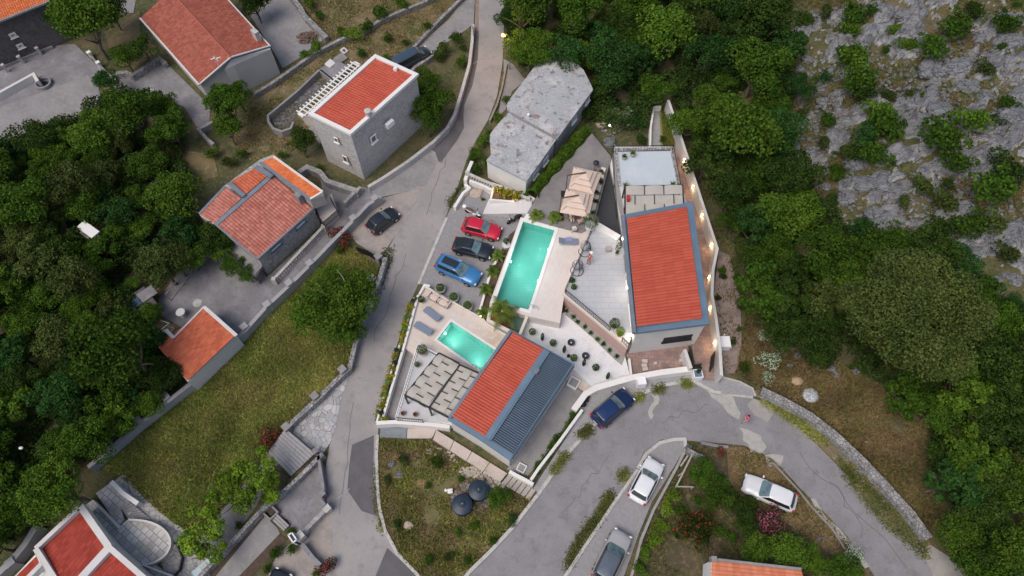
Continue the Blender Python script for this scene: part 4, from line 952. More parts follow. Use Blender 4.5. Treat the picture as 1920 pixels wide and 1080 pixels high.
MB().tube([(0, 0, 0), (.15, 0, -.6), (.3, 0, -.6)], .03, 5).build('bracket', steel, ds)

# ------------------------------------------------------------------ boundary walls
bwall('concrete_wall', 'long grey concrete boundary wall with square pillars between lane and green lawn', kerb and M('wall_grey', (.33, .325, .33), .9, [('noise', .8, .45, .75, (.27, .265, .27)), ('noise', 6, .5, .8, (.40, .39, .38))], bump=('noise', 12, .3, .03)), [(714, 368), (690, 383), (657, 418), (625, 450), (580, 497), (545, 532), (500, 574), (455, 624), (410, 668), (372, 707), (330, 740), (262, 793), (205, 842), (165, 876)], 1.2, .38, posts=[(702, 371), (662, 408), (580, 493), (541, 530), (500, 570), (457, 612), (416, 657), (366, 704), (310, 744), (257, 788), (202, 832)], ph=.15)
bwall('concrete_wall', 'short grey concrete wall in the bottom left corner under the big round tree', MATS['wall_grey'], [(68, 985), (46, 1020), (20, 1052), (-20, 1090)], 1.3, .5, posts=[(18, 1055)], ph=.1)
bwall('stone_wall', 'narrow dark stone wall with railing between the lawn and the main road', dryst, [(708, 482), (722, 486), (712, 520), (700, 548), (683, 596), (667, 640), (655, 690), (640, 703), (595, 748), (546, 793)], .9, .42, posts=[(709, 480), (697, 521), (681, 572), (641, 692), (589, 742), (536, 800)], ph=.3, postmat=conc)
bwall('dry_stone_wall', 'pale dry stone wall along the outer side of the curved road', dryst, [(1428, 732), (1470, 752), (1520, 780), (1565, 815), (1615, 862), (1665, 915), (1710, 965), (1742, 1010)], .8, .75)
bwall('dry_stone_wall', 'dry stone wall between the large gabled house and the yellow yard', dryst, [(475, 176), (510, 155), (560, 120), (588, 100), (605, 90), (640, 72), (680, 58), (715, 36), (742, 24), (790, 5), (820, -10)], .7, .4)
bwall('dry_stone_wall', 'thick stone wall running down from the top edge toward the concrete yard', dryst, [(535, -20), (562, 12), (570, 28), (590, 48), (612, 70)], .8, .6)
bwall('stone_wall', 'stone wall along the lane at the top left of the main road', dryst, [(872, -10), (830, 30), (790, 72), (775, 88), (745, 112)], .6, .4)
bwall('stone_wall', 'curved stone wall on the left side of the main road by the stone house trees', stonel, [(887, 45), (885, 78), (880, 120), (866, 170), (852, 215), (838, 240), (812, 266), (765, 302), (720, 332), (690, 350)], .8, .35)
bwall('dry_stone_wall', 'low stone wall behind the parked van', dryst, [(812, 102), (778, 125), (764, 140)], .7, .4)
bwall('stone_wall', 'rough stone wall wrapping the courtyard right of the four-plane roof house', stonew, [(560, 322), (575, 312), (600, 322), (612, 338), (640, 348), (672, 358)], 1.0, .55)
bwall('stone_wall', 'dark stone wall piece closing the courtyard beside the concrete lane', stonew, [(676, 350), (662, 362), (645, 380)], .9, .35)
bwall('stone_wall', 'white topped wall round the bed under the large gabled house, left part', dryst, [(218, 136), (235, 135), (248, 140), (298, 108), (310, 118)], .8, .45)
bwall('stone_wall', 'small angled stone wall below the concrete yard of the gabled house', stonew, [(398, 228), (372, 242), (388, 260), (400, 270)], .8, .35)
bwall('concrete_wall', 'white concrete wall next to the round fountain in the top left yard', whited, [(-40, 190), (0, 172), (62, 138), (70, 152)], .9, .35)
bwall('concrete_wall', 'low kerb wall along the dark stone house with white stub posts', conc, [(-20, 135), (30, 112), (98, 86)], .4, .25, posts=[(4, 122), (34, 106), (68, 90)], ph=.7, pw=.28, postmat=kerb)
bwall('concrete_wall', 'thin wall with white block posts left of the concrete yard', conc, [(165, 98), (182, 118), (205, 140), (218, 150)], .5, .22, posts=[(166, 98), (183, 117)], ph=.3, pw=.35, postmat=whitep)
bwall('concrete_wall', 'thin dark kerb with white block posts in the yard below the gabled house', concd, [(220, 175), (285, 172), (315, 197)], .25, .2, posts=[(219, 173), (284, 170), (313, 194)], ph=.3, pw=.3, postmat=whitep)
bwall('stone_wall', 'rough low wall along the footpath right of the main road', M('old_kerb', (.30, .26, .23), .9, [('noise', 3, .45, .7, (.2, .18, .16))]), [(950, 118), (941, 165), (932, 195), (918, 226)], .4, .2)
bwall('concrete_wall', 'mossy concrete wall between terrace steps and sunken court', dryst, [(605, 850), (560, 895), (520, 932), (488, 958), (440, 1010), (398, 1055), (370, 1085)], .9, .35)
bwall('stone_wall', 'dark topped low wall beside the sunken concrete court', concd, [(596, 852), (602, 890), (607, 922)], .9, .25, posts=[(590, 846), (604, 925), (604, 945)], ph=.35, pw=.35)
bwall('stone_wall', 'pale stone wall at the lower edge of the sunken concrete court', stonew, [(613, 953), (590, 975), (566, 1000)], .9, .35, posts=[(613, 953)], ph=.15, pw=.45, postmat=kerb)
bwall('stone_wall', 'low wall running down beside the bottom driveway with the parked car', concd, [(566, 1020), (585, 1045), (600, 1060)], .8, .35, posts=[(562, 1004)], ph=.6, pw=.5, postmat=kerb)
bwall('concrete_wall', 'thin grey retaining wall along the paved bay with the white car', M('wall_edge', (.30, .29, .28), .9, [('noise', 4, .5, .7, (.38, .37, .35))]), [(1286, 842), (1268, 878), (1226, 955), (1203, 1010), (1190, 1060), (1178, 1100)], .35, .22)
bwall('concrete_wall', 'low wall stub with rubble beside the paved bay and vine garden', dryst, [(1288, 842), (1302, 850), (1320, 858)], .9, .35)
bwall('concrete_wall', 'thin concrete ledge right of the rubble stub above the dry grass', concd, [(1315, 830), (1345, 836), (1366, 838)], .4, .25)
bwall('concrete_wall', 'thin mossy kerb wall between the dry grass lot and the curved road', MATS['old_kerb'], [(1450, 868), (1500, 922), (1520, 948), (1560, 990), (1585, 1030)], .25, .15)
bwall('retaining_wall', 'dark edge wall under the pale yard in the top left corner', concd, [(-40, 282), (0, 264), (70, 246), (130, 224), (188, 192)], .3, .25)
# sunken basin by H3
bs = thing('sunken_basin', 'sunken concrete basin with rounded end left of the stone house', 'basin', flat(W(570, 200, 0)))
bo = [(599, 130), (560, 168), (512, 208), (502, 216), (503, 228), (512, 240), (528, 246), (545, 240), (550, 228)]
MB().wall(PX(bo, .9), .25, .9, -.02).build('rim', conc, bs)
MB().prism(PX([(599, 134), (558, 172), (512, 212), (508, 222), (514, 234), (528, 240), (542, 236), (552, 222), (628, 150)], .06), .06, .02).build('floor', M('wet_gravel', (.12, .12, .125), .6, [('noise', 2.5, .45, .6, (.25, .25, .26)), ('noise', 12, .45, .7, (.09, .09, .095))]), bs)
MB().wall(PX([(600, 131), (626, 152)], .9), .3, .9, -.02).build('cross_wall', conc, bs)
cc = thing('concrete_cover', 'flat concrete slab with pale hatch next to the sunken basin', 'concrete slab', flat(W(620, 128, 0)))
slab('slab', concd, [(598, 130), (627, 109), (655, 126), (626, 152)], .9, 0, cc); slab('hatch', whited, [(608, 120), (619, 110), (629, 118), (618, 127)], .96, .9, cc)
cc = thing('manhole_cover', 'square concrete inspection cover below the small white frame', 'manhole', flat(W(640, 108, 0))); slab('slab', conc, [(626, 108), (641, 99), (652, 108), (637, 118)], .35, 0, cc); slab('hatch', concd, [(634, 107), (641, 103), (646, 108), (639, 112)], .38, .35, cc)
cc = thing('hatch_frame', 'small white square hatch frame in the yellow yard', 'hatch', flat(W(645, 94, 0))); slab('frame', whited, [(637, 93), (645, 88), (653, 95), (645, 101)], .25, 0, cc); slab('opening', stoned, [(641, 93.5), (645, 91), (649, 95), (645, 98)], .27, .25, cc)
# round fountain, tables in yards
ft = thing('round_well', 'round stone well ring in the concrete yard at top left', 'well', flat(W(80, 155, 0)))
p = W(80, 155, .4); MB().lathe((p.x, p.y, 0), [(.95, 0), (.95, .45), (.75, .45), (.75, .05), (.01, .05)], 24).build('ring', concd, ft)
MB().lathe((p.x, p.y, .05), [(.6, 0), (.6, .02)], 20).build('water', glassd, ft)
tb = thing('garden_table', 'small round white pedestal table on the concrete yard above the L-shaped roof', 'table', flat(W(338, 587, 0)))
p = W(338, 585, .75); MB().lathe((p.x, p.y, .7), [(.42, 0), (.45, .03), (.42, .07)], 20).build('tabletop', potw, tb); MB().lathe((p.x, p.y, 0), [(.3, 0), (.28, .06), (.07, .12), (.07, .7)], 14).build('pedestal', potg, tb)
tb = thing('manhole_cover', 'pale round disc set in the concrete yard right of the round table', 'manhole', flat(W(370, 568, 0))); p = W(370, 568, .06); MB().lathe((p.x, p.y, .03), [(.45, 0), (.45, .03)], 20).build('cover', kerb, tb)
# steps bottom left-centre
st = thing('stone_stair', 'wide dark stone stair with nine treads below the crazy paved plaza', 'steps', flat(W(545, 840, 0)))
for i in range(9):
    t0, t1_ = i/9, (i+.9)/9
    a0, b0 = Vector((535, 803)), Vector((590, 850)); a1, b1 = Vector((502, 848)), Vector((545, 893))
    z = .75-i*.075
    qs = [lerp(a0, a1, t0), lerp(b0, b1, t0), lerp(b0, b1, t1_), lerp(a0, a1, t1_)]
    MB().prism([W(q.x, q.y, z) for q in qs], z, -.02).build('tread', steps_m, st)
railing('stair_railing', 'black iron railing at the top of the wide dark stone stair', [(536, 800), (592, 850)], .05, .9, .3)
railing('stair_railing', 'black iron railing at the foot of the wide dark stone stair', [(500, 872), (538, 890)], .05, .8, .3)
st = thing('small_steps', 'three narrow grey steps below the sunken court', 'steps', flat(W(525, 975, 0)))
for i in range(3):
    a0, b0 = Vector((518, 962)), Vector((542, 985)); d = Vector((-11, 11))
    qs = [a0+d*(i/3), b0+d*(i/3), b0+d*((i+.85)/3), a0+d*((i+.85)/3)]; z = .4-i*.1
    MB().prism([W(q.x, q.y, z) for q in qs], z, -.02).build('tread', steps_m, st)
pl = thing('brick_planter', 'square concrete planter with brown earth at the corner of the sunken court', 'planter', flat(W(507, 958, 0)))
MB().wall(PX([(488, 957), (504, 943), (520, 960), (506, 974), (488, 957)], .5), .16, .5, 0).build('rim', conc, pl); slab('earth', soil, [(498, 956), (506, 948), (516, 959), (507, 967)], .4, 0, pl)
sh = thing('gate_kiosk', 'small white framed glass kiosk beside the pillar at the bottom driveway', 'kiosk', flat(W(550, 1008, 0)))
m = MB(); Q = PX([(540, 1003), (547, 999), (556, 1012), (549, 1017)], 1.9)
for i in range(4):
    a, b = Q[i], Q[(i+1) % 4]; m.beam(a, b, .1, .1); m.box((a.x, a.y, .95), (.08, .08, 1.9))
m.build('frame', whitep, sh); MB().prism([lerp(q, (Q[0]+Q[2])/2, .15) for q in Q], 1.82, .1).build('glazing', glassd, sh)
# ================================================================== VILLA A (right) with terraces
V3 = Vector
zA = 5.6
tA = thing('villa', 'white villa with long bright red roof edged in blue grey metal', 'villa', flat(W(1250, 520, 0)))
oA = [(1170, 402), (1299, 378), (1331, 607), (1191, 624)]
slab('roof_base', metalb, oA, zA, zA-.35, tA)
qA = [W(1175, 409, zA+.35), W(1287, 388, zA+.12), W(1316, 597, zA+.12), W(1194, 612, zA+.35)]
MB().add([tuple(v-V3((0, 0, .05))) for v in qA]+[(v.x, v.y, zA-.01) for v in qA], [(0, 1, 2, 3), (0, 1, 5, 4), (1, 2, 6, 5), (2, 3, 7, 6), (3, 0, 4, 7)]).build('roof_flashing', metalg, tA)
tiles('roof', rt_new, (qA[0], qA[3], qA[2], qA[1]), .31, .95, .085, .045, parent=tA, seg=8)
MB().beam(W(1168, 403, zA+.42), W(1190, 623, zA+.42), .28, .45).build('gutter', metalg, tA)
MB().beam(W(1297, 382, zA+.06), W(1326, 604, zA+.06), .22, .06).build('gutter', metalb, tA)
wA = [(1173, 408), (1296, 386), (1326, 603), (1195, 620)]
MB().prism(PX(wA, zA-.35), zA-.35, -.05).build('wall', whited, tA)
A1, B1 = flat(W(1195, 620, zA-.35)), flat(W(1326, 603, zA-.35)); A0 = flat(W(1173, 408, zA-.35))
win(tA, A1, B1, 1270, 634, 2.7, .95, blackm, glassd, shut=blackm)
win(tA, A1, B1, 1206, 668, 1.6, .5, whited, glassd, fr=.05); win(tA, A1, B1, 1259, 667, 1.6, .5, whited, glassd, fr=.05)
for px, py, w_, h_ in ((1171, 500, 2.4, 2.1), (1178, 600, 2.4, 2.1), (1176, 470, 1.3, 1.1), (1174, 540, 1.2, 1.1)):
    win(tA, A0, A1, px, py, w_, h_, whitep, glassd)
# upper terrace block (north of the villa)
zT = 3.1
blk = [(1152, 275), (1262, 275), (1276, 345), (1290, 384), (1173, 404), (1160, 345)]
MB().prism(PX(blk, zT-.06), zT-.06, -.05).build('annex_wall', whited, tA)
slab('annex_floor', tileb, [(1157, 279), (1258, 278), (1271, 345), (1285, 381), (1176, 401), (1165, 345)], zT, zT-.05, tA)
Wa, Wb, Wc = flat(W(1152, 275, zT)), flat(W(1160, 345, zT)), flat(W(1173, 404, zT))
for px, py, w_ in ((1147, 330, 3.2), (1153, 400, 2.4)): win(tA, Wa, Wb, px, py, w_, 2.0, whitep, glassd)
g = MB(); g.wall(PX([(1161, 348), (1155, 279), (1259, 278), (1273, 345)], zT+.12), .3, zT+.12, zT); g.build('pebble_edge', M('pebble_edge', (.2, .19, .18), .9, [('noise', 6, .45, .6, (.55, .54, .52))]), tA)
railing('terrace_railing', 'black iron railing round the upper blue tiled terrace north of the red villa roof', [(1158, 400), (1153, 345), (1150, 274), (1263, 272), (1276, 342)], zT, .95, .3)
# rooftop pergola with shade sails
def sails(t, P00, P10, P01, nu, nv, z, run_m=cloth, sag=.12, shift=0):
    # P00->P10: direction in which strips lie side by side; P00->P01: strip length with cross bars
    U = (P10-P00); Vv = (P01-P00); wu = U/nu
    for i in range(nu):
        off = .5 if (i+shift) % 2 else 0
        cuts = [0]+[(j+1-off)/nv for j in range(nv+1) if 0 < (j+1-off)/nv < .999]+[1]
        for j in range(len(cuts)-1):
            a, b = cuts[j], cuts[j+1]; vs = []; fs = []; n = 7
            for k in range(n):
                s = a+(b-a)*k/(n-1); hh = .09*math.sin(math.pi*k/(n-1))
                if off: hh = -.03*math.sin(math.pi*k/(n-1))-.02
                for e in (0.015, .985): vs.append(tuple(P00+wu*(i+e)+Vv*s+V3((0, 0, hh))))
            fs = [(2*k, 2*k+1, 2*k+3, 2*k+2) for k in range(n-1)]
            o = MB().add(vs, fs).build('sail', run_m, t)
    for i in range(nu):
        off = .5 if (i+shift) % 2 else 0
        for j in range(nv+2):
            s = (j-off)/nv
            if 0 <= s <= 1.001: MB().beam(P00+wu*(i+.0)+Vv*s+V3((0, 0, .1)), P00+wu*(i+1)+Vv*s+V3((0, 0, .1)), .07, .06).build('crossbar', blackm, t)
tp = thing('shade_pergola', 'dark framed pergola with cream shade sails on the rooftop terrace behind the villa roof', 'pergola', flat(W(1220, 360, 0))+V3((0, 0, zT)))
zP = 5.1
p00, p10, p01 = W(1172, 349, zP), W(1172, 403, zP), W(1280, 347, zP)
sails(tp, p00, p00+(p10-p00), p01, 3, 3, zP)
fr = MB(); q = p10+(p01-p00)
for a, b in ((p00, p01), (p00, p10), (p01, q)): fr.beam(a+V3((0, 0, .02)), b+V3((0, 0, .02)), .12, .18)
fr.build('frame', blackm, tp)
for a in (p00, p01, p10): MB().box((a.x, a.y, (zT+zP)/2-.05), (.12, .12, zP-zT-.1)).build('post', blackm, tp)

# terrace A (over pool) with rose retaining wall
zt = 2.6
TA = [(1113, 424), (1119, 421), (1158, 443), (1170, 470), (1180, 560), (1186, 628), (1178, 648), (1058, 548)]
tt = thing('villa_terrace', 'large pale tiled terrace on a rose retaining wall between pool deck and villa', 'terrace', flat(W(1120, 540, 0)))
MB().prism(PX(TA, zt-.05), zt-.05, -.05).build('rose_wall', rose, tt)
slab('floor', tileg, TA, zt, zt-.045, tt)
MB().wall(PX([(1057, 549), (1179, 650)], zt+.1), .32, zt+.1, zt-.25).build('coping', cream, tt)
MB().beam(W(1135, 618, 1.9), W(1157, 638, 1.9), .1, .06).build('wall_slot', blackm, tt)
MB().wall(PX([(1118, 421), (1160, 446)], zt+.35), .75, zt+.35, zt).build('bench_wall', white, tt)
railing('terrace_railing', 'ornate black iron railing along the top of the rose wall', [(1062, 544), (1145, 613)], zt, .9, .24, scroll=True)
railing('terrace_railing', 'short ornate iron railing at the villa corner end of the rose wall', [(1168, 633), (1180, 645)], zt, .9, .24, scroll=True)
railing('glass_railing', 'slim black railing between the big pool deck and the villa terrace', [(1111, 426), (1060, 541)], zt, .9, .5)
sheet('ramp', ramp_m, [(1139, 312), (1147, 308), (1170, 445), (1166, 470), (1112, 436)], .5, 'dark asphalt ramp')
MB_ = MB().wall(PX([(1143, 300), (1153, 345), (1162, 400), (1168, 440)], .9), .22, .9, .3); tag(MB_.build('white_kerb_wall', whited), 'low white kerb wall at the foot of the annex windows beside the dark ramp', 'wall')
# corridor and retaining wall on the east
sheet('corridor_floor', tiler, [(1262, 278), (1272, 262), (1300, 345), (1338, 465), (1328, 552), (1342, 655), (1342, 705), (1300, 690), (1296, 640), (1322, 600), (1300, 420), (1276, 345)], .30)
sheet('garden_strip', MATS['grass_field'], [(1236, 198), (1250, 190), (1270, 262), (1262, 278), (1240, 278)], .3)
sheet('garden_path', pavl, [(1224, 200), (1236, 200), (1240, 282), (1220, 282), (1219, 235)], .32)
bwall('retaining_wall', 'long white retaining wall with small wall lamps along the hillside east of the villa', whited, [(1253, 187), (1272, 242), (1307, 350), (1345, 466), (1337, 505), (1335, 552), (1343, 600), (1350, 655), (1353, 704)], 2.0, .28, z0=.05)
bwall('retaining_wall', 'low white wall on the left of the narrow garden strip north of the annex', white, [(1240, 199), (1226, 200), (1220, 240), (1219, 280)], 1.0, .2)
E0_ = [(1253, 187), (1272, 242), (1307, 350), (1345, 466), (1337, 505), (1335, 552), (1343, 600), (1350, 655), (1353, 704)]
lampspots = [(1277, 302, 'top'), (1293, 352, 'second'), (1309, 405, 'third'), (1330, 460, 'fourth'), (1330, 520, 'fifth'), (1328, 578, 'sixth'), (1335, 642, 'lowest')]
lampdesc = ['glowing wall lamp level with the blue tiled terrace', 'glowing wall lamp level with the rooftop shade sails', 'glowing wall lamp beside the upper corner of the villa roof', 'glowing wall lamp just under the outward bend of the retaining wall', 'glowing wall lamp on the retaining wall below its bend, beside mid roof', 'glowing wall lamp beside the lower corner of the villa roof', 'glowing wall lamp nearest the entrance gate']
for (lx, ly, _), ds_ in zip(lampspots, lampdesc):
    P2 = [W(a, b, 2.05) for a, b in E0_]; L = W(lx, ly, 1.4); best = None
    for a, b in zip(P2, P2[1:]):
        a2, b2 = a.xy, b.xy; s = max(0, min(1, (L.xy-a2).dot(b2-a2)/(b2-a2).length_squared)); c_ = a2+(b2-a2)*s
        if best is None or (c_-L.xy).length < best[0]: best = ((c_-L.xy).length, c_, (b2-a2).normalized())
    d = best[2]; n = V3((d.y, -d.x, 0)); n = n if n.x < 0 else -n
    p = V3((best[1].x, best[1].y, 1.45))+n*.22
    wl = thing('wall_lamp', ds_, 'wall lamp', p, group='lamps along the white retaining wall')
    MB().cyl((p.x, p.y, p.z-.16), .07, .32, 10).build('lamp_body', whitep, wl); MB().cyl((p.x, p.y, p.z+.17), .085, .03, 10).build('bulb', lampw, wl); MB().cyl((p.x, p.y, p.z-.20), .085, .03, 10).build('bulb', lampw, wl)
    ld = bpy.data.lights.new('lamp_light', 'POINT'); ld.energy = 16; ld.color = (1, .62, .28); ld.shadow_soft_size = .08
    lo_ = bpy.data.objects.new('lamp_light', ld); C.objects.link(lo_); lo_.parent = wl; lo_.location = n*.2+V3((0, 0, -.25))
for px, py, ds_ in ((1171, 449, 'white glowing wall lamp on the villa side near the upper end of its terrace'), (1179, 541, 'white glowing wall lamp on the villa side between its two terrace doors'), (1186, 630, 'white glowing wall lamp at the lower terrace corner of the villa')):
    q = on_wall(px, py, A0, A1); n = V3((-(A1-A0).y, (A1-A0).x, 0)).normalized(); n = n if n.x < 0 else -n
    p = q+n*.18; wl = thing('wall_lamp', ds_, 'wall lamp', p, group='lamps on the villa facade')
    MB().cyl((p.x, p.y, p.z-.14), .08, .28, 10).build('lamp_body', whitep, wl); MB().sphere((p.x, p.y, p.z+.2), .13).build('bulb', lampc, wl)
    ld = bpy.data.lights.new('lamp_light', 'POINT'); ld.energy = 9; ld.color = (1, .86, .68); ld.shadow_soft_size = .12
    lo_ = bpy.data.objects.new('lamp_light', ld); C.objects.link(lo_); lo_.parent = wl; lo_.location = n*.25+V3((0, 0, .25))
# front patio, entrance
sheet('patio', tiler, [(1172, 655), (1290, 645), (1294, 690), (1184, 703)], .12)
MB_ = MB().wall(PX([(1284, 655), (1296, 690)], 1.6), .3, 1.6, 0); tag(MB_.build('return_wall', whited), 'short white wall at the right end of the sunken patio beside the gate', 'wall')
MB_ = MB().wall(PX([(1180, 672), (1184, 703)], .5), .18, .5, 0); tag(MB_.build('patio_kerb', white), 'thin white kerb at the left end of the sunken patio', 'wall')
for i, (px, py, ds_) in enumerate(((1209, 677, 'upper pink stone block'), (1208, 685, 'middle pink stone block'), (1210, 692, 'lower pink stone block'), (1229, 681, 'small pale cushion'), (1276, 676, 'small red stone near the wall'))):
    q = W(px, py, .25); t = thing('stone_block', ds_+' lying on the sunken patio in front of the villa', 'stone block', (q.x, q.y, .12))
    MB().box((q.x, q.y, .22), (.5 if i < 3 else .28, .34 if i < 3 else .25, .2), rz=.1*i).build('block', slabp, t)
def gate(name, label, pix, z, h, n=9):
    P = PX(pix, z+h); t = thing(name, label, 'gate', (P[0].x, P[0].y, z)); m = MB()
    for a, b in zip(P, P[1:]):
        m.beam(a, b, .07, .07); m.beam(a-V3((0, 0, h-.1)), b-V3((0, 0, h-.1)), .07, .07)
    m.build('frame', blackm, t); k = MB()
    for a, b in zip(P, P[1:]):
        for i in range(n+1): q = lerp(a, b, i/n); k.box((q.x, q.y, z+h/2), (.05, .05, h-.1))
    k.build('bars', blackm, t)
gate('iron_gate', 'black iron gate left of the entrance steps, turned round the corner', [(1296, 652), (1303, 684), (1316, 682)], .3, 1.6)
gate('iron_gate', 'black iron gate leaf right of the entrance, against the white wall', [(1341, 658), (1338, 686)], .3, 1.6)
sheet('entrance_floor', tiler, [(1299, 650), (1340, 650), (1344, 704), (1350, 712), (1302, 712)], .34)
fw = [(1297, 691), (1240, 698), (1184, 708), (1118, 727), (1098, 738), (1076, 768)]
bwall('boundary_wall', 'thick white wall in front of the villas curving along the paved strip', white, fw, .9, .55)
bwall('boundary_wall', 'long white wall with hedge between pebble court and curved road', white, [(1092, 768), (1050, 826), (1010, 878), (995, 900)], .7, .25)
pt = bwall('low_wall', 'low white edged wall round the small paved bay right of the entrance', kerb, [(1352, 706), (1388, 716), (1411, 728), (1417, 742)], .35, .16)
sheet('paved_bay', pavl, [(1352, 704), (1388, 714), (1412, 728), (1416, 742), (1352, 738)], .22)

# ================================================================== gravel garden, decks, pools
sheet('gravel_garden', gravw, [(985, 588), (1045, 600), (1062, 576), (1172, 668), (1182, 708), (1110, 731), (1070, 690), (1020, 655), (975, 640)], .05)
sheet('garden_strip', M('gravel_bed', (.33, .33, .32), .9, [('noise', 9, .45, .7, (.2, .2, .19))]), [(1062, 573), (1174, 664), (1166, 685), (1150, 672), (1110, 632), (1060, 590)], .056)
sheet('tile_path', travert, [(1072, 690), (1112, 727), (1096, 736), (1062, 712)], .06)
sheet('pebble_court', pavr, [(1070, 690), (1062, 712), (1096, 738), (1088, 762), (1050, 818), (1005, 874), (990, 892), (950, 880), (965, 860)], .045)
zD = 1.3
dA = thing('pool_deck', 'upper pool deck of pale pink stone around the large turquoise pool', 'pool deck', flat(W(1000, 500, 0)))
outA = PX([(976, 407), (1047, 427), (1090, 438), (1112, 426), (1059, 546), (1050, 606), (990, 593), (918, 568)], zD)
holeA = PX([(981, 415), (1040, 431), (991, 581), (929, 565)], zD)
poly_hole('deck', travp, outA, holeA, zD, dA, depth=1.35)
def ring(name, mat, outer, inner, z1, z0, parent):
    m = MB(); n = len(outer)
    for i in range(n): m.prism([outer[i], outer[(i+1) % n], inner[(i+1) % n], inner[i]], z1, z0)
    return m.build(name, mat, parent)
pool_m = M('pool_tile', (.15, .44, .37), .4, [('noise', .35, .4, .7, (.12, .38, .32)), ('brick', 1, .6, 1, (.10, .33, .28), (.3, .3, .012))])
def water_mat(name, tint):
    m = bpy.data.materials.new(name); m.use_nodes = True; nt = m.node_tree; nt.nodes.clear()
    o = nt.nodes.new('ShaderNodeOutputMaterial'); t = nt.nodes.new('ShaderNodeBsdfTransparent'); t.inputs[0].default_value = (*tint, 1)
    g = nt.nodes.new('ShaderNodeBsdfGlossy'); g.inputs['Roughness'].default_value = .04
    fr = nt.nodes.new('ShaderNodeFresnel'); fr.inputs[0].default_value = 1.33; mx = nt.nodes.new('ShaderNodeMixShader')
    tc = nt.nodes.new('ShaderNodeTexCoord'); n = nt.nodes.new('ShaderNodeTexNoise'); n.inputs['Scale'].default_value = 3.5; nt.links.new(tc.outputs['Object'], n.inputs[0])
    b = nt.nodes.new('ShaderNodeBump'); b.inputs['Strength'].default_value = .22; b.inputs['Distance'].default_value = .08; nt.links.new(n.outputs[0], b.inputs['Height']); nt.links.new(b.outputs[0], g.inputs['Normal']); nt.links.new(b.outputs[0], fr.inputs['Normal'])
    nt.links.new(fr.outputs[0], mx.inputs[0]); nt.links.new(t.outputs[0], mx.inputs[1]); nt.links.new(g.outputs[0], mx.inputs[2]); nt.links.new(mx.outputs[0], o.inputs[0])
    return m
water_m = water_mat('pool_water', (.80, .97, .95))
def pool(label, hole, z, depth, lights, rimw):
    t = thing('swimming_pool', label, 'swimming pool', flat(sum(hole, V3())/4)); n = 4
    inner = insq(hole, .02) if False else hole
    P = [(p.x, p.y, z-.02) for p in hole]+[(p.x, p.y, z-depth) for p in hole]
    A = sum(hole[i].x*hole[(i+1) % 4].y-hole[(i+1) % 4].x*hole[i].y for i in range(4))
    MB().add(P, [(4, 5, 6, 7)]+[(i, (i+1) % 4, 4+(i+1) % 4, 4+i) for i in range(4)]).build('basin', pool_m, t)
    c = sum(hole, V3())/4
    outer = [p+(p-hole[i-1]).normalized()*rimw+(p-hole[(i+1) % 4]).normalized()*rimw for i, p in enumerate(hole)]
    ring('rim', white, outer, hole, z+.035, z-.1, t)
    MB().poly([(p.x, p.y, z-.16) for p in hole]).build('water', water_m, t)
    for a, b, s, en in lights:
        e = lerp(hole[a], hole[b], s); inn = (c-e); inn.z = 0; d = (hole[b]-hole[a]).normalized(); nn = V3((-d.y, d.x, 0)); nn = nn if nn.dot(inn) > 0 else -nn
        p = e+nn*.06; MB().cyl((p.x, p.y, z-.6), .13, .05, 12, axis=nn).build('pool_light', M('pool_lamp', (1, 1, 1), emit=((.85, 1, .95), 4)), t)
        ld = bpy.data.lights.new('pool_glow', 'POINT'); ld.energy = en; ld.color = (.85, 1, .95); ld.shadow_soft_size = .02
        l = bpy.data.objects.new('pool_glow', ld); C.objects.link(l); l.parent = t; l.location = e+nn*.95+V3((0, 0, z-.82))-worldloc(t)
    return t
pA = pool('large rectangular turquoise pool with white rim on the upper deck', holeA, zD, 1.2, [(3, 0, .52, 60), (1, 2, .22, 60), (1, 2, .62, 60)], .32)
zB = .6
dB = thing('pool_deck', 'lower travertine pool deck beside the road around the small pool', 'pool deck', flat(W(850, 610, 0)))
outB = PX([(796, 537), (905, 598), (912, 607), (962, 634), (850, 790), (818, 700), (780, 668), (757, 650), (783, 553), (788, 550)], zB)
holeB = PX([(846, 603), (928, 656), (901, 694), (820, 637)], zB)
poly_hole('deck', travert, outB, holeB, zB, dB, depth=.65)
pB = pool('smaller rectangular turquoise pool next to the red and blue roofed villa', holeB, zB, 1.25, [(3, 0, .5, 50), (2, 3, .22, 50)], .22)
for nm, lb, pts, z in (('pool_ladder', 'small steel ladder at the lower right corner of the large pool', [(993, 571), (1000, 573)], zD), ('pool_ladder', 'small steel ladder at the lower edge of the small pool', [(886, 684), (892, 688)], zB)):
    P = PX(pts, z+.7); t = thing(nm, lb, 'pool ladder', (P[0].x, P[0].y, z)); m = MB()
    for p in P: m.tube([p+V3((.45, -.1, -.7)), p+V3((.4, -.1, -.1)), p+V3((.2, 0, 0)), p+V3((-.05, .05, -.1)), p+V3((-.1, .05, -1.2))], .025, 6)
    m.build('rails', steel, t); k = MB()
    for j in range(3): k.beam(P[0]+V3((-.1, .05, -.8-.15*j)), P[1]+V3((-.1, .05, -.8-.15*j)), .06, .03)
    k.build('rungs', steel, t)
# parking court
sheet('parking', pav, [(838, 405), (862, 357), (880, 334), (925, 350), (1000, 374), (982, 410), (974, 412), (918, 566), (903, 599), (797, 537), (786, 531)], .10)
# umbrella terrace
ut = thing('paved_terrace', 'triangular dark block paved terrace under the two beige parasols', 'terrace', flat(W(1070, 330, 0)))
UT = [(1003, 374), (1050, 312), (1110, 250), (1146, 294), (1140, 316), (1112, 425), (1090, 437), (1047, 426), (996, 410), (985, 405)]
MB().prism(PX(UT, zD-.04), zD-.04, -.05).build('base_wall', white, ut); slab('paving', pavd, UT, zD-.005, zD-.035, ut)
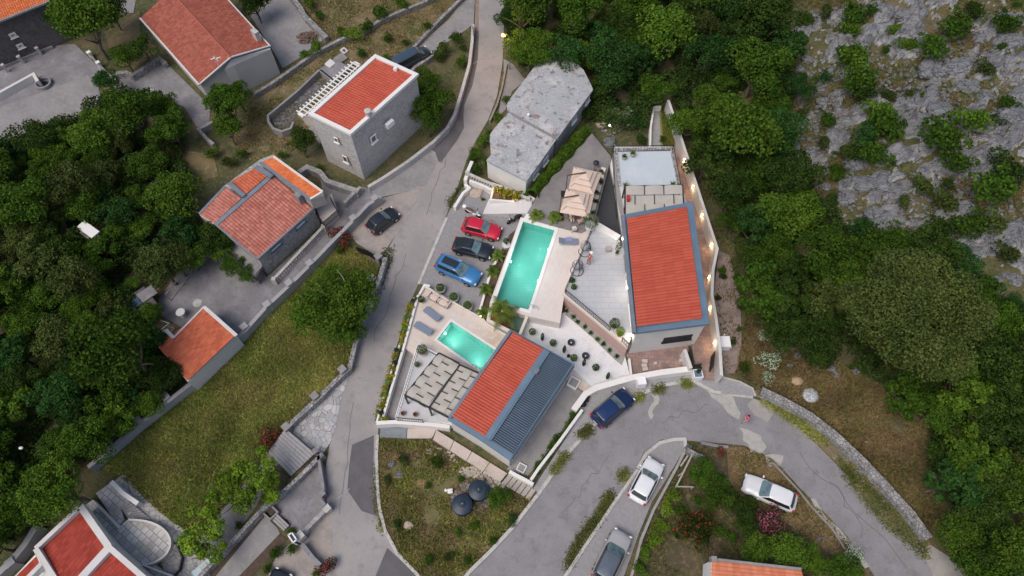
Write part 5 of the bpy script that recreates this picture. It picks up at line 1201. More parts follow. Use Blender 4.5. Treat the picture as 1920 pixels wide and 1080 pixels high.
# fan-shaped white steps
fs = thing('fan_steps', 'wide white stone steps fanning from the parking up to the paved terrace', 'steps', flat(W(950, 385, 0)))
N = 9
for i in range(N):
    x0_ = 905+i*(995-905)/N; x1_ = x0_+(1002-905)/N
    z = .28+i*.115
    top0, top1 = (917+(i)*8.8, 372+i*.3), (917+(i+1)*8.8, 372.5+i*.3)
    MB().prism([W(x0_, 401-.1*i, z), W(x1_, 401-.1*i, z), W(top1[0]+1, 374-.4*(i % 2), z), W(top0[0], 373, z)], z, .0).build('step', M('white_step', (.62, .60, .59), .7, [('noise', 3, .5, .8, (.56, .54, .53))]), fs)
pb_ = thing('planter_bed', 'white walled planter of yellow lit shrubs below the balustrade', 'planter', flat(W(960, 360, 0)))
P = PX([(922, 343), (925, 352), (920, 374), (995, 380), (1001, 372), (990, 366)], 1.0)
MB().prism(P, .85, 0).build('earth', soil, pb_); MB().wall(P+[P[0]], .2, 1.0, 0).build('planter_wall', white, pb_)
balustrade('balustrade', 'curving white grey balustrade between the flat roofed building and the parking', [(876, 324), (900, 335), (930, 348), (962, 359), (990, 372)], .6, .9, kerb, .3)
bwall('boundary_wall', 'white wall under the left end of the balustrade with rounded post', white, [(872, 338), (878, 318), (885, 302)], 1.2, .35)
bwall('boundary_wall', 'white end wall left of the parked scooter by the road', white, [(872, 345), (880, 352), (868, 362), (852, 388)], .7, .3)
bwall('boundary_wall', 'white stone wall below the balustrade above the pale boulder', white, [(880, 338), (905, 347), (925, 357)], .9, .25)
bwall('low_wall', 'narrow white kerb wall between parking and the palm bed', white, [(932, 486), (920, 508), (897, 592)], .45, .22)
bwall('low_wall', 'short white wall end between fan steps and the large pool', white, [(992, 402), (984, 413)], 1.35, .5)
# palm bed and red planter with green hatch
sheet('flower_bed', soil, [(932, 486), (955, 440), (968, 430), (922, 566), (916, 600), (898, 595)], .14)
rp = thing('planting_pit', 'sunken red earth bed with white walls holding the biggest palm', 'planter', flat(W(950, 600, 0)))
P = PX([(921, 573), (990, 590), (975, 628), (955, 622), (915, 602)], .9)
MB().prism(P, .35, 0).build('earth', reds, rp); MB().wall([P[0]]+[P[4], P[3]], .28, 1.15, 0).build('bed_wall', cream, rp); MB().wall([P[1], P[2]], .28, 1.15, 0).build('bed_wall', cream, rp)
gh = thing('green_hatch', 'rectangular dark green cover in the red earth bed beside the villa roof', 'hatch', flat(W(970, 608, 0)))
slab('cover', M('green_cover', (.07, .12, .10), .6, [('noise', 3, .5, .8, (.10, .15, .13))]), [(960, 594), (983, 597), (976, 621), (957, 614)], .65, .3, gh)

# ================================================================== VILLA B
zV = 3.6
tV = thing('villa', 'white villa with half red tiled and half dark blue metal roof', 'villa', flat(W(960, 740, 0)))
oV = [(957, 617), (1021, 652), (1078, 682), (957, 863), (900, 824), (839, 786)]
slab('roof_base', metalb, oV, zV, zV-.3, tV)
MB().prism(PX([(958, 622), (1021, 656), (1072, 684), (955, 857), (898, 818), (844, 785)], zV-.3), zV-.3, -.05).build('wall', whited, tV)
qv = [W(962, 623, zV+.22), W(1021, 655, zV+.3), W(909, 818, zV+.3), W(847, 780, zV+.22)]
MB().add([tuple(v-V3((0, 0, .05))) for v in qv]+[(v.x, v.y, zV-.01) for v in qv], [(0, 1, 2, 3), (0, 1, 5, 4), (1, 2, 6, 5), (2, 3, 7, 6), (3, 0, 4, 7)]).build('roof_flashing', metalg, tV)
tiles('roof', rt_new, (qv[0], qv[3], qv[2], qv[1]), .27, 1.1, .075, .03, parent=tV, seg=8)
q2 = [W(1030, 660, zV+.25), W(1072, 683, zV+.08), W(961, 852, zV+.08), W(921, 826, zV+.25)]
tiles('metal_roof', metald, (q2[0], q2[3], q2[2], q2[1]), .2, 6, .026, .0, parent=tV, seg=6)
MB().add([tuple(v-V3((0, 0, .03))) for v in q2]+[(v.x, v.y, zV-.01) for v in q2], [(0, 1, 2, 3), (0, 1, 5, 4), (1, 2, 6, 5), (2, 3, 7, 6), (3, 0, 4, 7)]).build('roof_flashing', metalb, tV)
MB().beam(W(1024, 656, zV+.42), W(913, 822, zV+.42), .5, .12).build('ridge_capping', metalb, tV); MB().beam(W(1030, 659, zV+.48), W(920, 825, zV+.48), .12, .16).build('ridge_trim', metalb, tV)
MB().beam(W(957, 620, zV+.30), W(843, 782, zV+.30), .28, .32).build('gutter', metalg, tV)
MB().beam(W(1076, 686, zV+.12), W(960, 860, zV+.12), .14, .12).build('gutter', metald, tV)
q = W(1005, 694, zV+.6); MB().box((q.x, q.y, zV+.35), (.55, .5, .5), rz=.95).build('roof_vent', metalg, tV)
Fa, Fb, Fc = flat(W(844, 785, zV-.3)), flat(W(955, 857, zV-.3)), flat(W(1072, 684, zV-.3))
# pergola B
tP = thing('shade_pergola', 'large dark framed pergola with woven cream shade sails left of the half blue roof', 'pergola', flat(W(830, 720, 0)))
zp = 3.1
a0, a1 = W(823, 662, zp), W(759, 741, zp)      # left edge (top -> bottom)
b0, b1 = W(862, 684, zp), W(805, 764, zp)      # middle beam
c0, c1 = W(900, 701, zp), W(848, 786, zp)
sails(tP, a0, b0, a1, 3, 4, zp)
sails(tP, b0, c0, b0+(b1-b0), 3, 4, zp, shift=1)
m = MB()
for a, b in ((a0, a1), (b0, b1), (a0, lerp(a0, c0, .5)), (a1, b1), (b1, c1), (b0, c0)): m.beam(a+V3((0, 0, .06)), b+V3((0, 0, .06)), .14, .2)
m.build('frame', blackm, tP)
for a in (a0, a1, b1, b0): MB().box((a.x, a.y, zp/2+.3), (.14, .14, zp-.7)).build('post', blackm, tP)
# white floored side terrace and ramp
tw = thing('side_terrace', 'white tiled terrace with railing under the woven pergola', 'terrace', flat(W(790, 750, 0)))
MB().prism(PX([(784, 648), (800, 655), (835, 678), (905, 705), (852, 796), (840, 800), (808, 798), (742, 786)], zB-.06+.3), zB+.24, -.05).build('base_wall', white, tw)
slab('floor', tilew, [(784, 648), (800, 655), (835, 678), (905, 705), (852, 793), (808, 791), (742, 784)], zB+.29, zB+.245, tw)
sheet('ramp', conc, [(757, 652), (780, 662), (740, 785), (716, 788)], .12)
railing('terrace_railing', 'white topped black railing along the left side of the white tiled terrace', [(822, 665), (783, 644), (741, 783)], zB+.29, .95, .3, white_top=True)
railing('terrace_railing', 'short black railing at the lower end of the white tiled terrace', [(741, 783), (792, 787)], zB+.29, .9, .2)
bwall('boundary_wall', 'thick white wall along the bottom of the white tiled terrace', white, [(706, 793), (740, 791), (810, 796), (843, 800)], 1.0, .35)
bwall('planter_wall', 'long white planter wall beside the road, inner side of the yellow plants', white, [(784, 553), (757, 650), (716, 788)], .9, .22)
bwall('planter_wall', 'long white planter wall beside the road, outer side of the yellow plants', white, [(776, 558), (771, 580), (748, 650), (722, 735), (706, 792)], .55, .16)
bwall('boundary_wall', 'low cream wall between parking and the lower pool deck', cream, [(797, 537), (905, 598), (912, 607), (955, 632)], .85, .2)
bwall('boundary_wall', 'short white wall end at the upper corner of the lower pool deck', white, [(806, 536), (796, 534), (786, 552)], .9, .22)
# walk and steps below villa B
sheet('paved_patch', M('blue_block', (.24, .26, .285), .9, [('brick', 1, 0, 1, (.15, .16, .18), (.3, .15, .012))], rot=R(0)), [(714, 800), (763, 802), (762, 822), (712, 820)], .07)
sheet('tile_path', slabp, [(764, 803), (818, 804), (812, 818), (808, 822), (763, 822)], .07)
sp = thing('slab_path', 'row of pale stone slabs running down beside the white villa wall to the road', 'path', flat(W(880, 860, 0)))
for i in range(4):
    a, b = Vector((818, 806)), Vector((812, 824)); e, f_ = Vector((952, 888)), Vector((938, 905))
    s0, s1 = i/4, (i+.97)/4; z = .35-.05*i
    slab('slab', slabp, [lerp(a, e, s0), lerp(a, e, s1), lerp(b, f_, s1), lerp(b, f_, s0)], z, -.02, sp)
for i in range(6):
    a, b = Vector((954, 889)), Vector((940, 906)); e, f_ = Vector((1006, 920)), Vector((994, 938))
    slab('tread', M('tread_stone', (.40, .36, .32), .85, [('noise', 4, .45, .7, (.32, .28, .25))]), [lerp(a, e, i/6), lerp(a, e, (i+.85)/6), lerp(b, f_, (i+.85)/6), lerp(b, f_, i/6)], .3-.04*i, -.02, sp)
MB_ = MB().wall(PX([(955, 884), (1000, 908)], .8), .3, .8, 0); tag(MB_.build('white_wall', white), 'white wall at the foot of the villa corner above the stone steps', 'wall')
# metal boxes / planters
def boxunit(name, label, cat, px, py, z, s, rz, h, inner=pavr):
    t = thing(name, label, cat, flat(W(px, py, 0))+V3((0, 0, z))); q = W(px, py, z+h)
    m = MB(); c_, s_ = math.cos(rz), math.sin(rz)
    for dx, dy, sx, sy in ((1, 0, .08, s), (-1, 0, .08, s), (0, 1, s-.16, .08), (0, -1, s-.16, .08)):
        x, y = dx*(s/2-.04), dy*(s/2-.04); m.box((q.x+x*c_-y*s_, q.y+x*s_+y*c_, z+h/2), (sx, sy, h), rz=rz)
    m.build('casing', whitep, t); MB().box((q.x, q.y, z+h-.06), (s-.16, s-.16, .04), rz=rz).build('inset', inner, t)
    return t
boxunit('white_box', 'square white open box beside the roof corner of the blue metal roof', 'planter box', 1076, 717, .05, .95, -.55, .45)
boxunit('white_box', 'white square box standing on the paved strip against the front wall', 'planter box', 1203, 713, .1, .8, .1, .9, whitep)
boxunit('white_box', 'flat white square frame on the pebble court at the lower corner', 'hatch', 978, 877, .05, .75, -.5, .2)
boxunit('white_box', 'white planter with blue water and a small cypress at the entrance gate', 'planter box', 1309, 700, .1, .85, .1, .8, metalb)
t = thing('air_conditioner', 'white outdoor cooling unit behind the retaining wall near the gate', 'air conditioner', WT(1359, 641)+V3((0, 0, .1)))
q = WT(1359, 641, .9); MB().box((q.x, q.y, q.z+.55), (1.0, 1.1, .9)).build('casing', whitep, t)
for i in range(4): MB().box((q.x+.62, q.y-.4+.27*i, q.z+.4), (.22, .06, .06)).build('bracket', whitep, t)
MB().box((q.x+.1, q.y+.75, q.z+.3), (.12, .12, 1.2)).build('post', whitep, t)
# parasol bed strip
ps = thing('planter_box', 'long narrow white stone planter with small bushes along the parasol terrace', 'planter', flat(W(1120, 370, 0)))
P = [(1132, 314), (1118, 368), (1104, 418)]
MB().wall(PX(P, zD+.45), .5, zD+.45, 0).build('planter_body', cream, ps)
# white stacks by terrace, etc
# ================================================================== VEHICLES
def paint(name, c, metallic=.3):
    return M('paint_'+name, c, .28, [('noise', 1.5, .6, .9, tuple(x*.85 for x in c))], metal=metallic*.5, spec=.6, coat=.6)
chrome = M('chrome', (.7, .7, .7), .2, metal=.9)
lens = M('headlight_lens', (.65, .68, .7), .1, spec=.9)
redl = M('tail_lens', (.45, .01, .02), .15, spec=.8)
blackp = M('black_plastic', (.02, .02, .022), .6)
plate_m = M('plate_white', (.7, .7, .7), .5)
def car(label, cat, rear, front, z, body, roof=None, name='parked_car', Wd=1.8, H=1.47, kind='hatch', rails=None, sunroof=False, group='cars parked around the villas', hoodm=None):
    ra, fr = W(*rear, z+.7), W(*front, z+.7); d = fr-ra; d.z = 0; L = d.length; c = (ra+fr)/2; rz = math.atan2(d.y, d.x)
    t = thing(name, label, cat, (0, 0, 0), group=group)
    zb = .93 if kind != 'suv' else 1.05
    if kind == 'van': zb = 1.15
    h2 = L/2
    st = []
    for i in range(17):
        x = -h2+L*i/16; q = abs(x/h2)
        w = Wd/2*(1-.17*q**5)*(.93 if i in (0, 16) else 1)
        f = x/h2
        if f > .28: zt = zb-.02-(f-.28)*(.30 if kind != 'van' else .45)
        else: zt = zb
        if i == 16: zt -= .15
        if i == 0: zt -= .08
        if i in (0, 16): x *= .985
        st.append((x, w, zt))
    V = []; Fc = []; K = 11
    for x, w, zt in st:
        V += [(x, -w*.92, .22), (x, -w, .42), (x, -w, zt-.32), (x, -w*.96, zt-.10), (x, -w*.84, zt), (x, 0, zt+.035), (x, w*.84, zt), (x, w*.96, zt-.10), (x, w, zt-.32), (x, w, .42), (x, w*.92, .22)]
    for i in range(16):
        for k in range(K-1): Fc.append((i*K+k, (i+1)*K+k, (i+1)*K+k+1, i*K+k+1))
        Fc.append((i*K+K-1, (i+1)*K+K-1, (i+1)*K, i*K))
    Fc.append(tuple(range(K))[::1]); Fc.append(tuple(range(16*K, 17*K))[::-1])
    obj('body', V, Fc, body, t, smooth=True)
    # cabin
    if kind == 'van': b0, b1, r0, r1 = -h2+.05, h2*.62, -h2+.18, h2*.30
    elif kind == 'suv': b0, b1, r0, r1 = -h2+.10, h2*.42, -h2+.42, h2*.06
    elif kind == 'coupe': b0, b1, r0, r1 = -h2+.25, h2*.40, -h2*.42, h2*.02
    else: b0, b1, r0, r1 = -h2+.14, h2*.40, -h2+.62, h2*.04
    wb, wr = Wd/2*.90, Wd/2*.70
    def pt(s, a, off=0):
        x0 = b0+(r0-b0)*s; x1 = b1+(r1-b1)*s; w = wb+(wr-wb)*s
        if s > .9: k = (s-.9)/.1*.06; x0 += k; x1 -= k; w -= k
        z = zb-.02+(H-zb+.02)*(s if s < .9 else .9+.1*math.sin((s-.9)/.1*math.pi/2))
        ca, sa = math.cos(a), math.sin(a); e = .30
        x = (x0+x1)/2+(x1-x0)/2*math.copysign(abs(ca)**e, ca); y = w*math.copysign(abs(sa)**e, sa)
        return (x+off*ca*1.2, y+off*sa*1.2, z+off*.7)
    n = 32; lv = [0, .3, .6, .9, .97, 1]
    V = [pt(s, 2*math.pi*i/n) for s in lv for i in range(n)]; Fc = [(j*n+i, j*n+(i+1) % n, (j+1)*n+(i+1) % n, (j+1)*n+i) for j in range(len(lv)-1) for i in range(n)]
    V.append(((r0+r1)/2, 0, H+.05)); Fc += [((len(lv)-1)*n+i, (len(lv)-1)*n+(i+1) % n, len(V)-1) for i in range(n)]
    obj('roof', V, Fc, roof or body, t, smooth=True)
    def patch(nm, a0, a1, s0, s1, m, off=.012):
        N = 9; V = [pt(s, a0+(a1-a0)*i/(N-1), off) for s in (s0, (s0+s1)/2, s1) for i in range(N)]
        obj(nm, V, [(j*N+i, j*N+i+1, (j+1)*N+i+1, (j+1)*N+i) for j in range(2) for i in range(N-1)], m, t, smooth=True)
    patch('windscreen', -.70, .70, .06, .93, glassl)
    patch('rear_window', math.pi-.66, math.pi+.66, .3 if kind != 'coupe' else .1, .9, glassd)
    for s_ in (1, -1):
        patch('side_window', s_*1.0, s_*2.15, .15, .88, glassd)
    for i, (sx, sy) in enumerate(((1, 1), (1, -1), (-1, 1), (-1, -1))):
        w = MB().cyl((sx*L*.30, sy*(Wd/2-.20)-(0 if sy > 0 else 0), .33), .33, .22*sy, 18, axis=(0, 1, 0) if sy > 0 else (0, 1, 0)).build('wheel', rubber, t)
        MB().cyl((sx*L*.30, sy*(Wd/2+.022), .33), .2, .01*sy, 12, axis=(0, 1, 0)).build('rim', steel, w)
    for sy in (1, -1):
        MB().sphere((h2*.955, sy*Wd*.36, zb-.33), (.09, .15, .06)).build('headlight', lens, t)
        MB().sphere((-h2*.95, sy*Wd*.40, zb-.12), (.13, .13, .13)).build('tail_light', redl, t)
        MB().sphere((h2*.38, sy*(Wd/2+.09), zb+.06), (.09, .12, .07)).build('mirror', body, t)
    MB().box((h2*.965, 0, .48), (.10, Wd*.55, .2)).build('grille', blackp, t)
    MB().box((-h2*.985, 0, .62), (.05, .5, .12)).build('number_plate', plate_m, t)
    if rails:
        for sy in (1, -1): MB().tube([pt(.1, sy*.86, .03), pt(.86, sy*.90, .03), ((r0+r1)/2+.3, sy*wr*.97, H+.03), (r0+.1, sy*wr*.95, H+.0)], .03, 6).build('roof_rail', rails, t)
    if sunroof: MB().add([(r0+.35, -wr*.62, H+.052), (r1-.15, -wr*.62, H+.052), (r1-.12, 0, H+.065), (r1-.15, wr*.62, H+.052), (r0+.35, wr*.62, H+.052), (r0+.32, 0, H+.065)], [(0, 1, 2, 5), (5, 2, 3, 4)]).build('sunroof', glassd, t)
    t.location = (c.x, c.y, z); t.rotation_euler = (0, 0, rz)
    return t
pblk = paint('black', (.016, .02, .028)); pwht = paint('white', (.72, .73, .74), 0); pred = paint('red', (.52, .012, .035), 0)
car('bright red hatchback parked first in the row next to the white fan steps', 'car', (868, 419), (939, 437), .1, pred)
car('black car with chrome window lines parked between the red and the blue car', 'car', (850, 456), (923, 473), .1, pblk, kind='coupe', rails=chrome, sunroof=True, Wd=1.82, H=1.4)
car('light blue estate car with dark sunroof parked third in the row', 'car', (820, 489), (899, 524), .1, paint('blue', (.045, .20, .44)), kind='suv', rails=chrome, sunroof=True, Wd=1.88, H=1.6)
car('small black hatchback alone on the concrete forecourt left of the main road', 'car', (692, 431), (742, 393), .03, pblk, Wd=1.74)
car('dark navy blue car parked on the bend below the white front wall', 'car', (1116, 792), (1181, 737), .1, paint('navy', (.008, .02, .075)), roof=paint('royal', (.008, .03, .11)), kind='suv', Wd=1.86, H=1.6)
car('white hatchback parked in the block paved bay inside the bend', 'car', (1192, 940), (1232, 862), .06, pwht, Wd=1.84)
car('silver grey car with dark roof cut by the bottom edge on the paved bay', 'car', (1124, 1092), (1170, 997), .06, paint('silver', (.42, .41, .40)), roof=paint('graphite', (.10, .12, .15)), kind='suv', Wd=1.86, H=1.6)
t = car('white convertible with folded black roof panel on dry grass beside pink oleander', 'car', (1493, 945), (1394, 902), .02, pwht, Wd=1.84, H=1.42)
MB().box((-.05, -.32, 1.42), (1.05, .85, .05)).build('roof_panel', blackp, t)
car('black van with white bonnet parked in the lane behind the stone house', 'van', (738, 130), (805, 93), .03, pblk, roof=paint('vanroof', (.05, .075, .11)), name='parked_van', kind='van', Wd=1.9, H=1.9)
MB().box((1.78, 0, .98), (.5, 1.5, .03)).build('bonnet_trim', pwht, C.objects['parked_van'])
car('dark car with pale windscreen peeking in at the bottom driveway', 'car', (500, 1130), (533, 1070), .03, pblk, Wd=1.78)
def scooter(label, rear, front, z, bodym, seatm, box=None, scale=1.0):
    ra, fr = W(*rear, z+.5), W(*front, z+.5); d = fr-ra; L = 1.9; c = (ra+fr)/2
    t = thing('scooter', label, 'scooter', (0, 0, 0))
    for x in (-.68, .72):
        w = MB().lathe((0, 0, 0), [(.16, -.05), (.25, -.05), (.27, 0), (.25, .05), (.16, .05)], 16)
        w.v = [(a+x, c_, b+.27) for a, b, c_ in w.v]; w.build('wheel', rubber, t)
    m = MB(); m.tube([(-.85, 0, .62), (-.4, 0, .66), (0, 0, .5)], [.08, .2, .15], 8); m.tube([(0, 0, .3), (.3, 0, .3), (.52, 0, .6), (.5, 0, .95)], [.16, .16, .17, .08], 8); m.sphere((.72, 0, .5), (.26, .12, .1)); m.build('body', bodym, t, smooth=True)
    MB().sphere((-.35, 0, .80), (.5, .17, .1)).build('seat', seatm, t, smooth=True)
    MB().tube([(.48, -.34, 1.02), (.52, 0, .98), (.48, .34, 1.02)], .025, 6).build('handlebar', blackp, t)
    MB().sphere((.62, 0, .85), (.09, .1, .1)).build('headlight', lens, t)
    for sy in (1, -1): MB().sphere((.5, sy*.30, 1.2), (.03, .07, .05)).tube([(.5, sy*.27, 1.02), (.5, sy*.3, 1.18)], .01, 4).build('mirror', blackp, t)
    if box: MB().sphere((-.92, 0, .98), (.24, .24, .18)).build('top_box', box, t, smooth=True)
    t.location = (c.x, c.y, z); t.rotation_euler = (0, 0, math.atan2(d.y, d.x)); return t
scooter('white scooter with brown seat and white top box beside the red car', (868, 390), (904, 406), .1, pwht, wood, whitep)
scooter('black scooter parked under the end of the white fan steps', (977, 405), (954, 415), .1, pblk, blackp)

# ================================================================== PEOPLE
skin = M('skin', (.50, .29, .20), .6)
def limb_mesh(name, J, E, mat, parent, sub=1):
    me = bpy.data.meshes.new(name); me.from_pydata([j[0] for j in J], E, []); me.materials.append(mat)
    o = bpy.data.objects.new(name, me); C.objects.link(o)
    mo = o.modifiers.new('skin', 'SKIN'); mo.use_smooth_shade = True
    sv = me.skin_vertices[0].data if me.skin_vertices else None
    if sv is None:
        bpy.context.view_layer.objects.active = o; me.skin_vertices.new() if hasattr(me.skin_vertices, 'new') else None; sv = me.skin_vertices[0].data
    for i, j in enumerate(J): sv[i].radius = (j[1], j[1]); sv[i].use_root = (i == 0)
    o.modifiers.new('sub', 'SUBSURF').levels = sub; o.modifiers['sub'].render_levels = sub
    dg = bpy.context.evaluated_depsgraph_get(); nm = bpy.data.meshes.new_from_object(o.evaluated_get(dg)); nm.name = name
    bpy.data.objects.remove(o); nm.materials.clear(); nm.materials.append(mat)
    nm.polygons.foreach_set('use_smooth', [True]*len(nm.polygons))
    q = bpy.data.objects.new(name, nm); C.objects.link(q); q.parent = parent; return q
def person(label, loc, rz, shirt, legs, hairm, pose='stand', hat=None, bare_legs=False, s=1.0, lean=0.0, group=None):
    t = thing('person', label, 'person', (0, 0, 0)); 
    hip = .93 if pose != 'sit' else .50
    L = lean
    pel = Vector((0, 0, hip)); ch = Vector((L*.35, 0, hip+.36)); nk = Vector((L*.6, 0, hip+.53)); hd = Vector((L*.75, 0, hip+.68))
    J = [(pel, .115), (ch, .135), (nk, .055), (hd-Vector((0, 0, .05)), .06)]; E = [(0, 1), (1, 2), (2, 3)]
    def add(p, r, par): J.append((Vector(p), r)); E.append((par, len(J)-1)); return len(J)-1
    arms = {'stand': [((.02, .24, .30), (.16, .22, .10)), ((.02, -.24, .30), (.14, -.24, .08))], 'walk': [((.14, .22, .28), (.30, .2, .12)), ((-.12, -.22, .28), (-.08, -.24, .05))], 'sit': [((.08, .24, .28), (.30, .16, .26)), ((.08, -.24, .28), (.30, -.14, .26))]}[pose]
    lg = {'stand': [((.03, .10, .50), (0, .12, .08), (.16, .13, .03)), ((.05, -.10, .50), (.02, -.12, .08), (.18, -.13, .03))],
          'walk': [((.16, .09, .52), (.26, .10, .10), (.40, .11, .06)), ((-.06, -.09, .50), (-.28, -.10, .16), (-.16, -.11, .06))],
          'sit': [((.44, .13, .50), (.46, .14, .10), (.60, .15, .05)), ((.44, -.13, .50), (.42, -.14, .10), (.56, -.15, .05))]}[pose]
    aj = []
    for sd, (el, ha) in zip((1, -1), arms):
        sh = add(ch+Vector((0, sd*.17, .10)), .058, 1); e = add(pel+Vector(el)+Vector((L*.4, 0, .0)), .042, sh); h = add(pel+Vector(ha)+Vector((L*.5, 0, 0)), .027, e); aj.append((sh, e, h))
        pd = (J[h][0]-J[e][0]).normalized(); pm = add(J[h][0]+pd*.06, .03, h)
        sidev = pd.cross(Vector((0, 0, 1))); sidev = Vector((0, 1, 0)) if sidev.length < .1 else sidev.normalized()
        for k in range(4): f1 = add(J[pm][0]+pd*(.045-.004*abs(k-1))+sidev*(k-1.5)*.019, .009, pm); add(J[f1][0]+pd*.035+Vector((0, 0, -.012)), .008, f1)
        add(J[h][0]+pd*.05+sidev*.045*-sd, .010, h)
    lj = []
    for kn, an, to in lg:
        k = add(kn, .062, 0); J[k] = (Vector(kn), .062)
        hp = Vector((0, kn[1]*.9, hip-.05)); a = add(an, .036, k); b = add(to, .034, a); lj.append((hp, Vector(kn), Vector(an)))
    limb_mesh('body', J, E, skin, t)
    # clothes
    SJ = [(pel+Vector((0, 0, .02)), .130), (ch, .150), (nk-Vector((0, 0, .05)), .075)]; SE = [(0, 1), (1, 2)]
    for sh, e, h in aj:
        SJ.append((J[sh][0], .072)); SE.append((1, len(SJ)-1)); SJ.append((lerp(J[sh][0], J[e][0], .75), .060)); SE.append((len(SJ)-2, len(SJ)-1))
    limb_mesh('shirt', SJ, SE, shirt, t)
    TJ = [(pel+Vector((0, 0, .05)), .128)]; TE = []
    for hp, kn, an in lj:
        TJ.append((hp, .09)); TE.append((0, len(TJ)-1)); TJ.append((kn, .075)); TE.append((len(TJ)-2, len(TJ)-1))
        if not bare_legs: TJ.append((lerp(kn, an, .9), .052)); TE.append((len(TJ)-2, len(TJ)-1))
    limb_mesh('trousers', TJ, TE, legs, t)
    h = MB().sphere(hd+Vector((.01, 0, .03)), (.095, .078, .115), 14, 10); h.sphere(hd+Vector((.105, 0, .02)), (.018, .012, .02), 6, 4)
    for sy in (1, -1): h.sphere(hd+Vector((0, sy*.08, .02)), (.02, .012, .03), 6, 4)
    ho = h.build('head', skin, t, smooth=True)
    e = MB()
    for sy in (1, -1): e.sphere(hd+Vector((.092, sy*.03, .045)), .011, 6, 4)
    e.build('eyes', blackp, ho); MB().sphere(hd+Vector((.097, 0, -.025)), (.008, .022, .006), 6, 4).build('mouth', redm, ho)
    MB().sphere(hd+Vector((-.022, 0, .06)), (.098, .09, .105), 12, 8).build('hair', hairm, t, smooth=True)
    if hat: MB().lathe(hd+Vector((0, 0, .10)), [(.17, 0), (.165, .015), (.11, .02), (.10, .09), (.02, .11)], 16).build('hat', hat, t)
    for hp, kn, an in lj: MB().sphere((an.x+.06, an.y, .045 if pose != 'walk' else max(.045, an.z-.05)), (.13, .05, .05), 8, 6).build('shoe', blackp, t)
    t.location = loc; t.rotation_euler = (0, 0, rz); t.scale = (s, s, s)
    return t
shirt_r = M('red_shirt', (.42, .10, .09), .9); shirt_p = M('pink_shirt', (.62, .06, .16), .9); shirt_w = M('white_shirt', (.6, .58, .56), .9); grey_c = M('grey_cloth', (.22, .22, .24), .9); pinkc = M('pale_pink_cloth', (.55, .38, .36), .9)
hair_b = M('dark_hair', (.015, .012, .01), .7)
q = W(1104, 487, 2.6+.9); person('man in a red shirt and white hat bending forward on the villa terrace', (q.x, q.y, 2.6), R(60), shirt_r, shirt_r, hair_b, 'stand', hat=whitep, bare_legs=True, lean=.5)
q = W(1400, 785, .9); person('person in a pink top with dark hair walking along the curved road', (q.x, q.y, .02), R(15), shirt_p, pinkc, hair_b, 'walk', bare_legs=True)
q = W(1071, 405, zD+.6); person('person in white clothes with dark hair seated beside the lower parasol', (q.x, q.y, zD), R(-70), shirt_w, shirt_w, hair_b, 'sit')

# ================================================================== FURNITURE
def lounger(label, head, foot, z, group=None):
    a, b = W(*head, z+.35), W(*foot, z+.35); d = b-a; c = (a+b)/2
    t = thing('sun_lounger', label, 'sun lounger', (0, 0, 0), group=group); L = 1.95
    MB().box((.28, 0, .33), (1.35, .66, .05)).build('bed', lounge_m, t)
    MB().box((-.68, 0, .44), (.68, .66, .05), mat=Matrix.Rotation(R(20), 3, 'Y')).build('backrest', lounge_m, t)
    m = MB()
    for sy in (1, -1): m.beam((-.95, sy*.33, .32), (.96, sy*.33, .32), .04, .05)
    m.build('frame', M('lounger_frame', (.30, .33, .38), .5), t)
    for sx in (-.7, .7):
        for sy in (1, -1): MB().box((sx, sy*.30, .14), (.05, .04, .28)).build('leg', MATS['lounger_frame'], t)
    t.location = ((c.x, c.y, z)); t.rotation_euler = (0, 0, math.atan2(d.y, d.x)); return t
lounger('blue grey sun lounger nearer the cushioned armchairs on the lower pool deck', (824, 599), (797, 578), zB, 'loungers on the lower pool deck')
lounger('blue grey sun lounger nearer the woven pergola on the lower pool deck', (808, 624), (779, 607), zB, 'loungers on the lower pool deck')
t = lounger('blue grey sun lounger with a towel on the deck right of the big pool', (1048, 452), (1084, 452), zD)
t = lounger('second blue grey lounger pushed end to end right of the big pool', (1066, 453), (1088, 452), zD) if False else None
tw = thing('towel', 'violet blue towel draped over the lounger by the big pool', 'towel', W(1066, 447, zD+.42)); q = W(1067, 448, zD+.45)
MB().box((q.x, q.y, zD+.40), (.62, .5, .04), rz=.05).box((q.x+.5, q.y-.38, zD+.2), (.7, .2, .3)).build('cloth', M('violet_cloth', (.24, .25, .45), .9, [('noise', 5, .4, .7, (.3, .31, .5))]), tw)
def egg_chair(label, px, py, z, rz):
    c = W(px, py, z+.8); t = thing('hanging_chair', label, 'swing chair', (0, 0, 0))
    m = MB(); m.tube([(.62*math.cos(R(a)), .62*math.sin(R(a)), .04) for a in range(20, 345, 18)], .035, 6); m.tube([(-.6, 0, .04), (-.72, 0, .9), (-.6, 0, 1.75), (-.2, 0, 2.0), (.05, 0, 1.95)], .035, 6); m.build('stand', blackm, t)
    m = MB()
    for k in range(10):
        a = R(k*36); m.tube([(.05+.03*math.cos(a), .03*math.sin(a), 1.85), (.05+.42*math.cos(a), .42*math.sin(a), 1.45), (.05+.52*math.cos(a), .5*math.sin(a), 1.0), (.05+.3*math.cos(a), .3*math.sin(a), .55)], .015, 4)
    for zz, r in ((1.45, .42), (1.2, .48), (1.0, .52), (.8, .45), (.6, .33)): m.tube([(.05+r*math.cos(R(a)), r*math.sin(R(a)), zz) for a in range(50, 311, 20)], .015, 4)
    m.build('basket', M('basket_grey', (.10, .10, .11), .7), t)
    MB().sphere((.08, 0, .75), (.4, .38, .14)).sphere((-.2, 0, 1.05), (.12, .3, .28)).build('cushion', M('cushion_grey', (.42, .42, .44), .9), t, smooth=True)
    MB().tube([(.05, 0, 1.95), (.05, 0, 1.82)], .015, 5).build('chain', steel, t)
    t.location = (c.x, c.y, z); t.rotation_euler = (0, 0, rz); return t
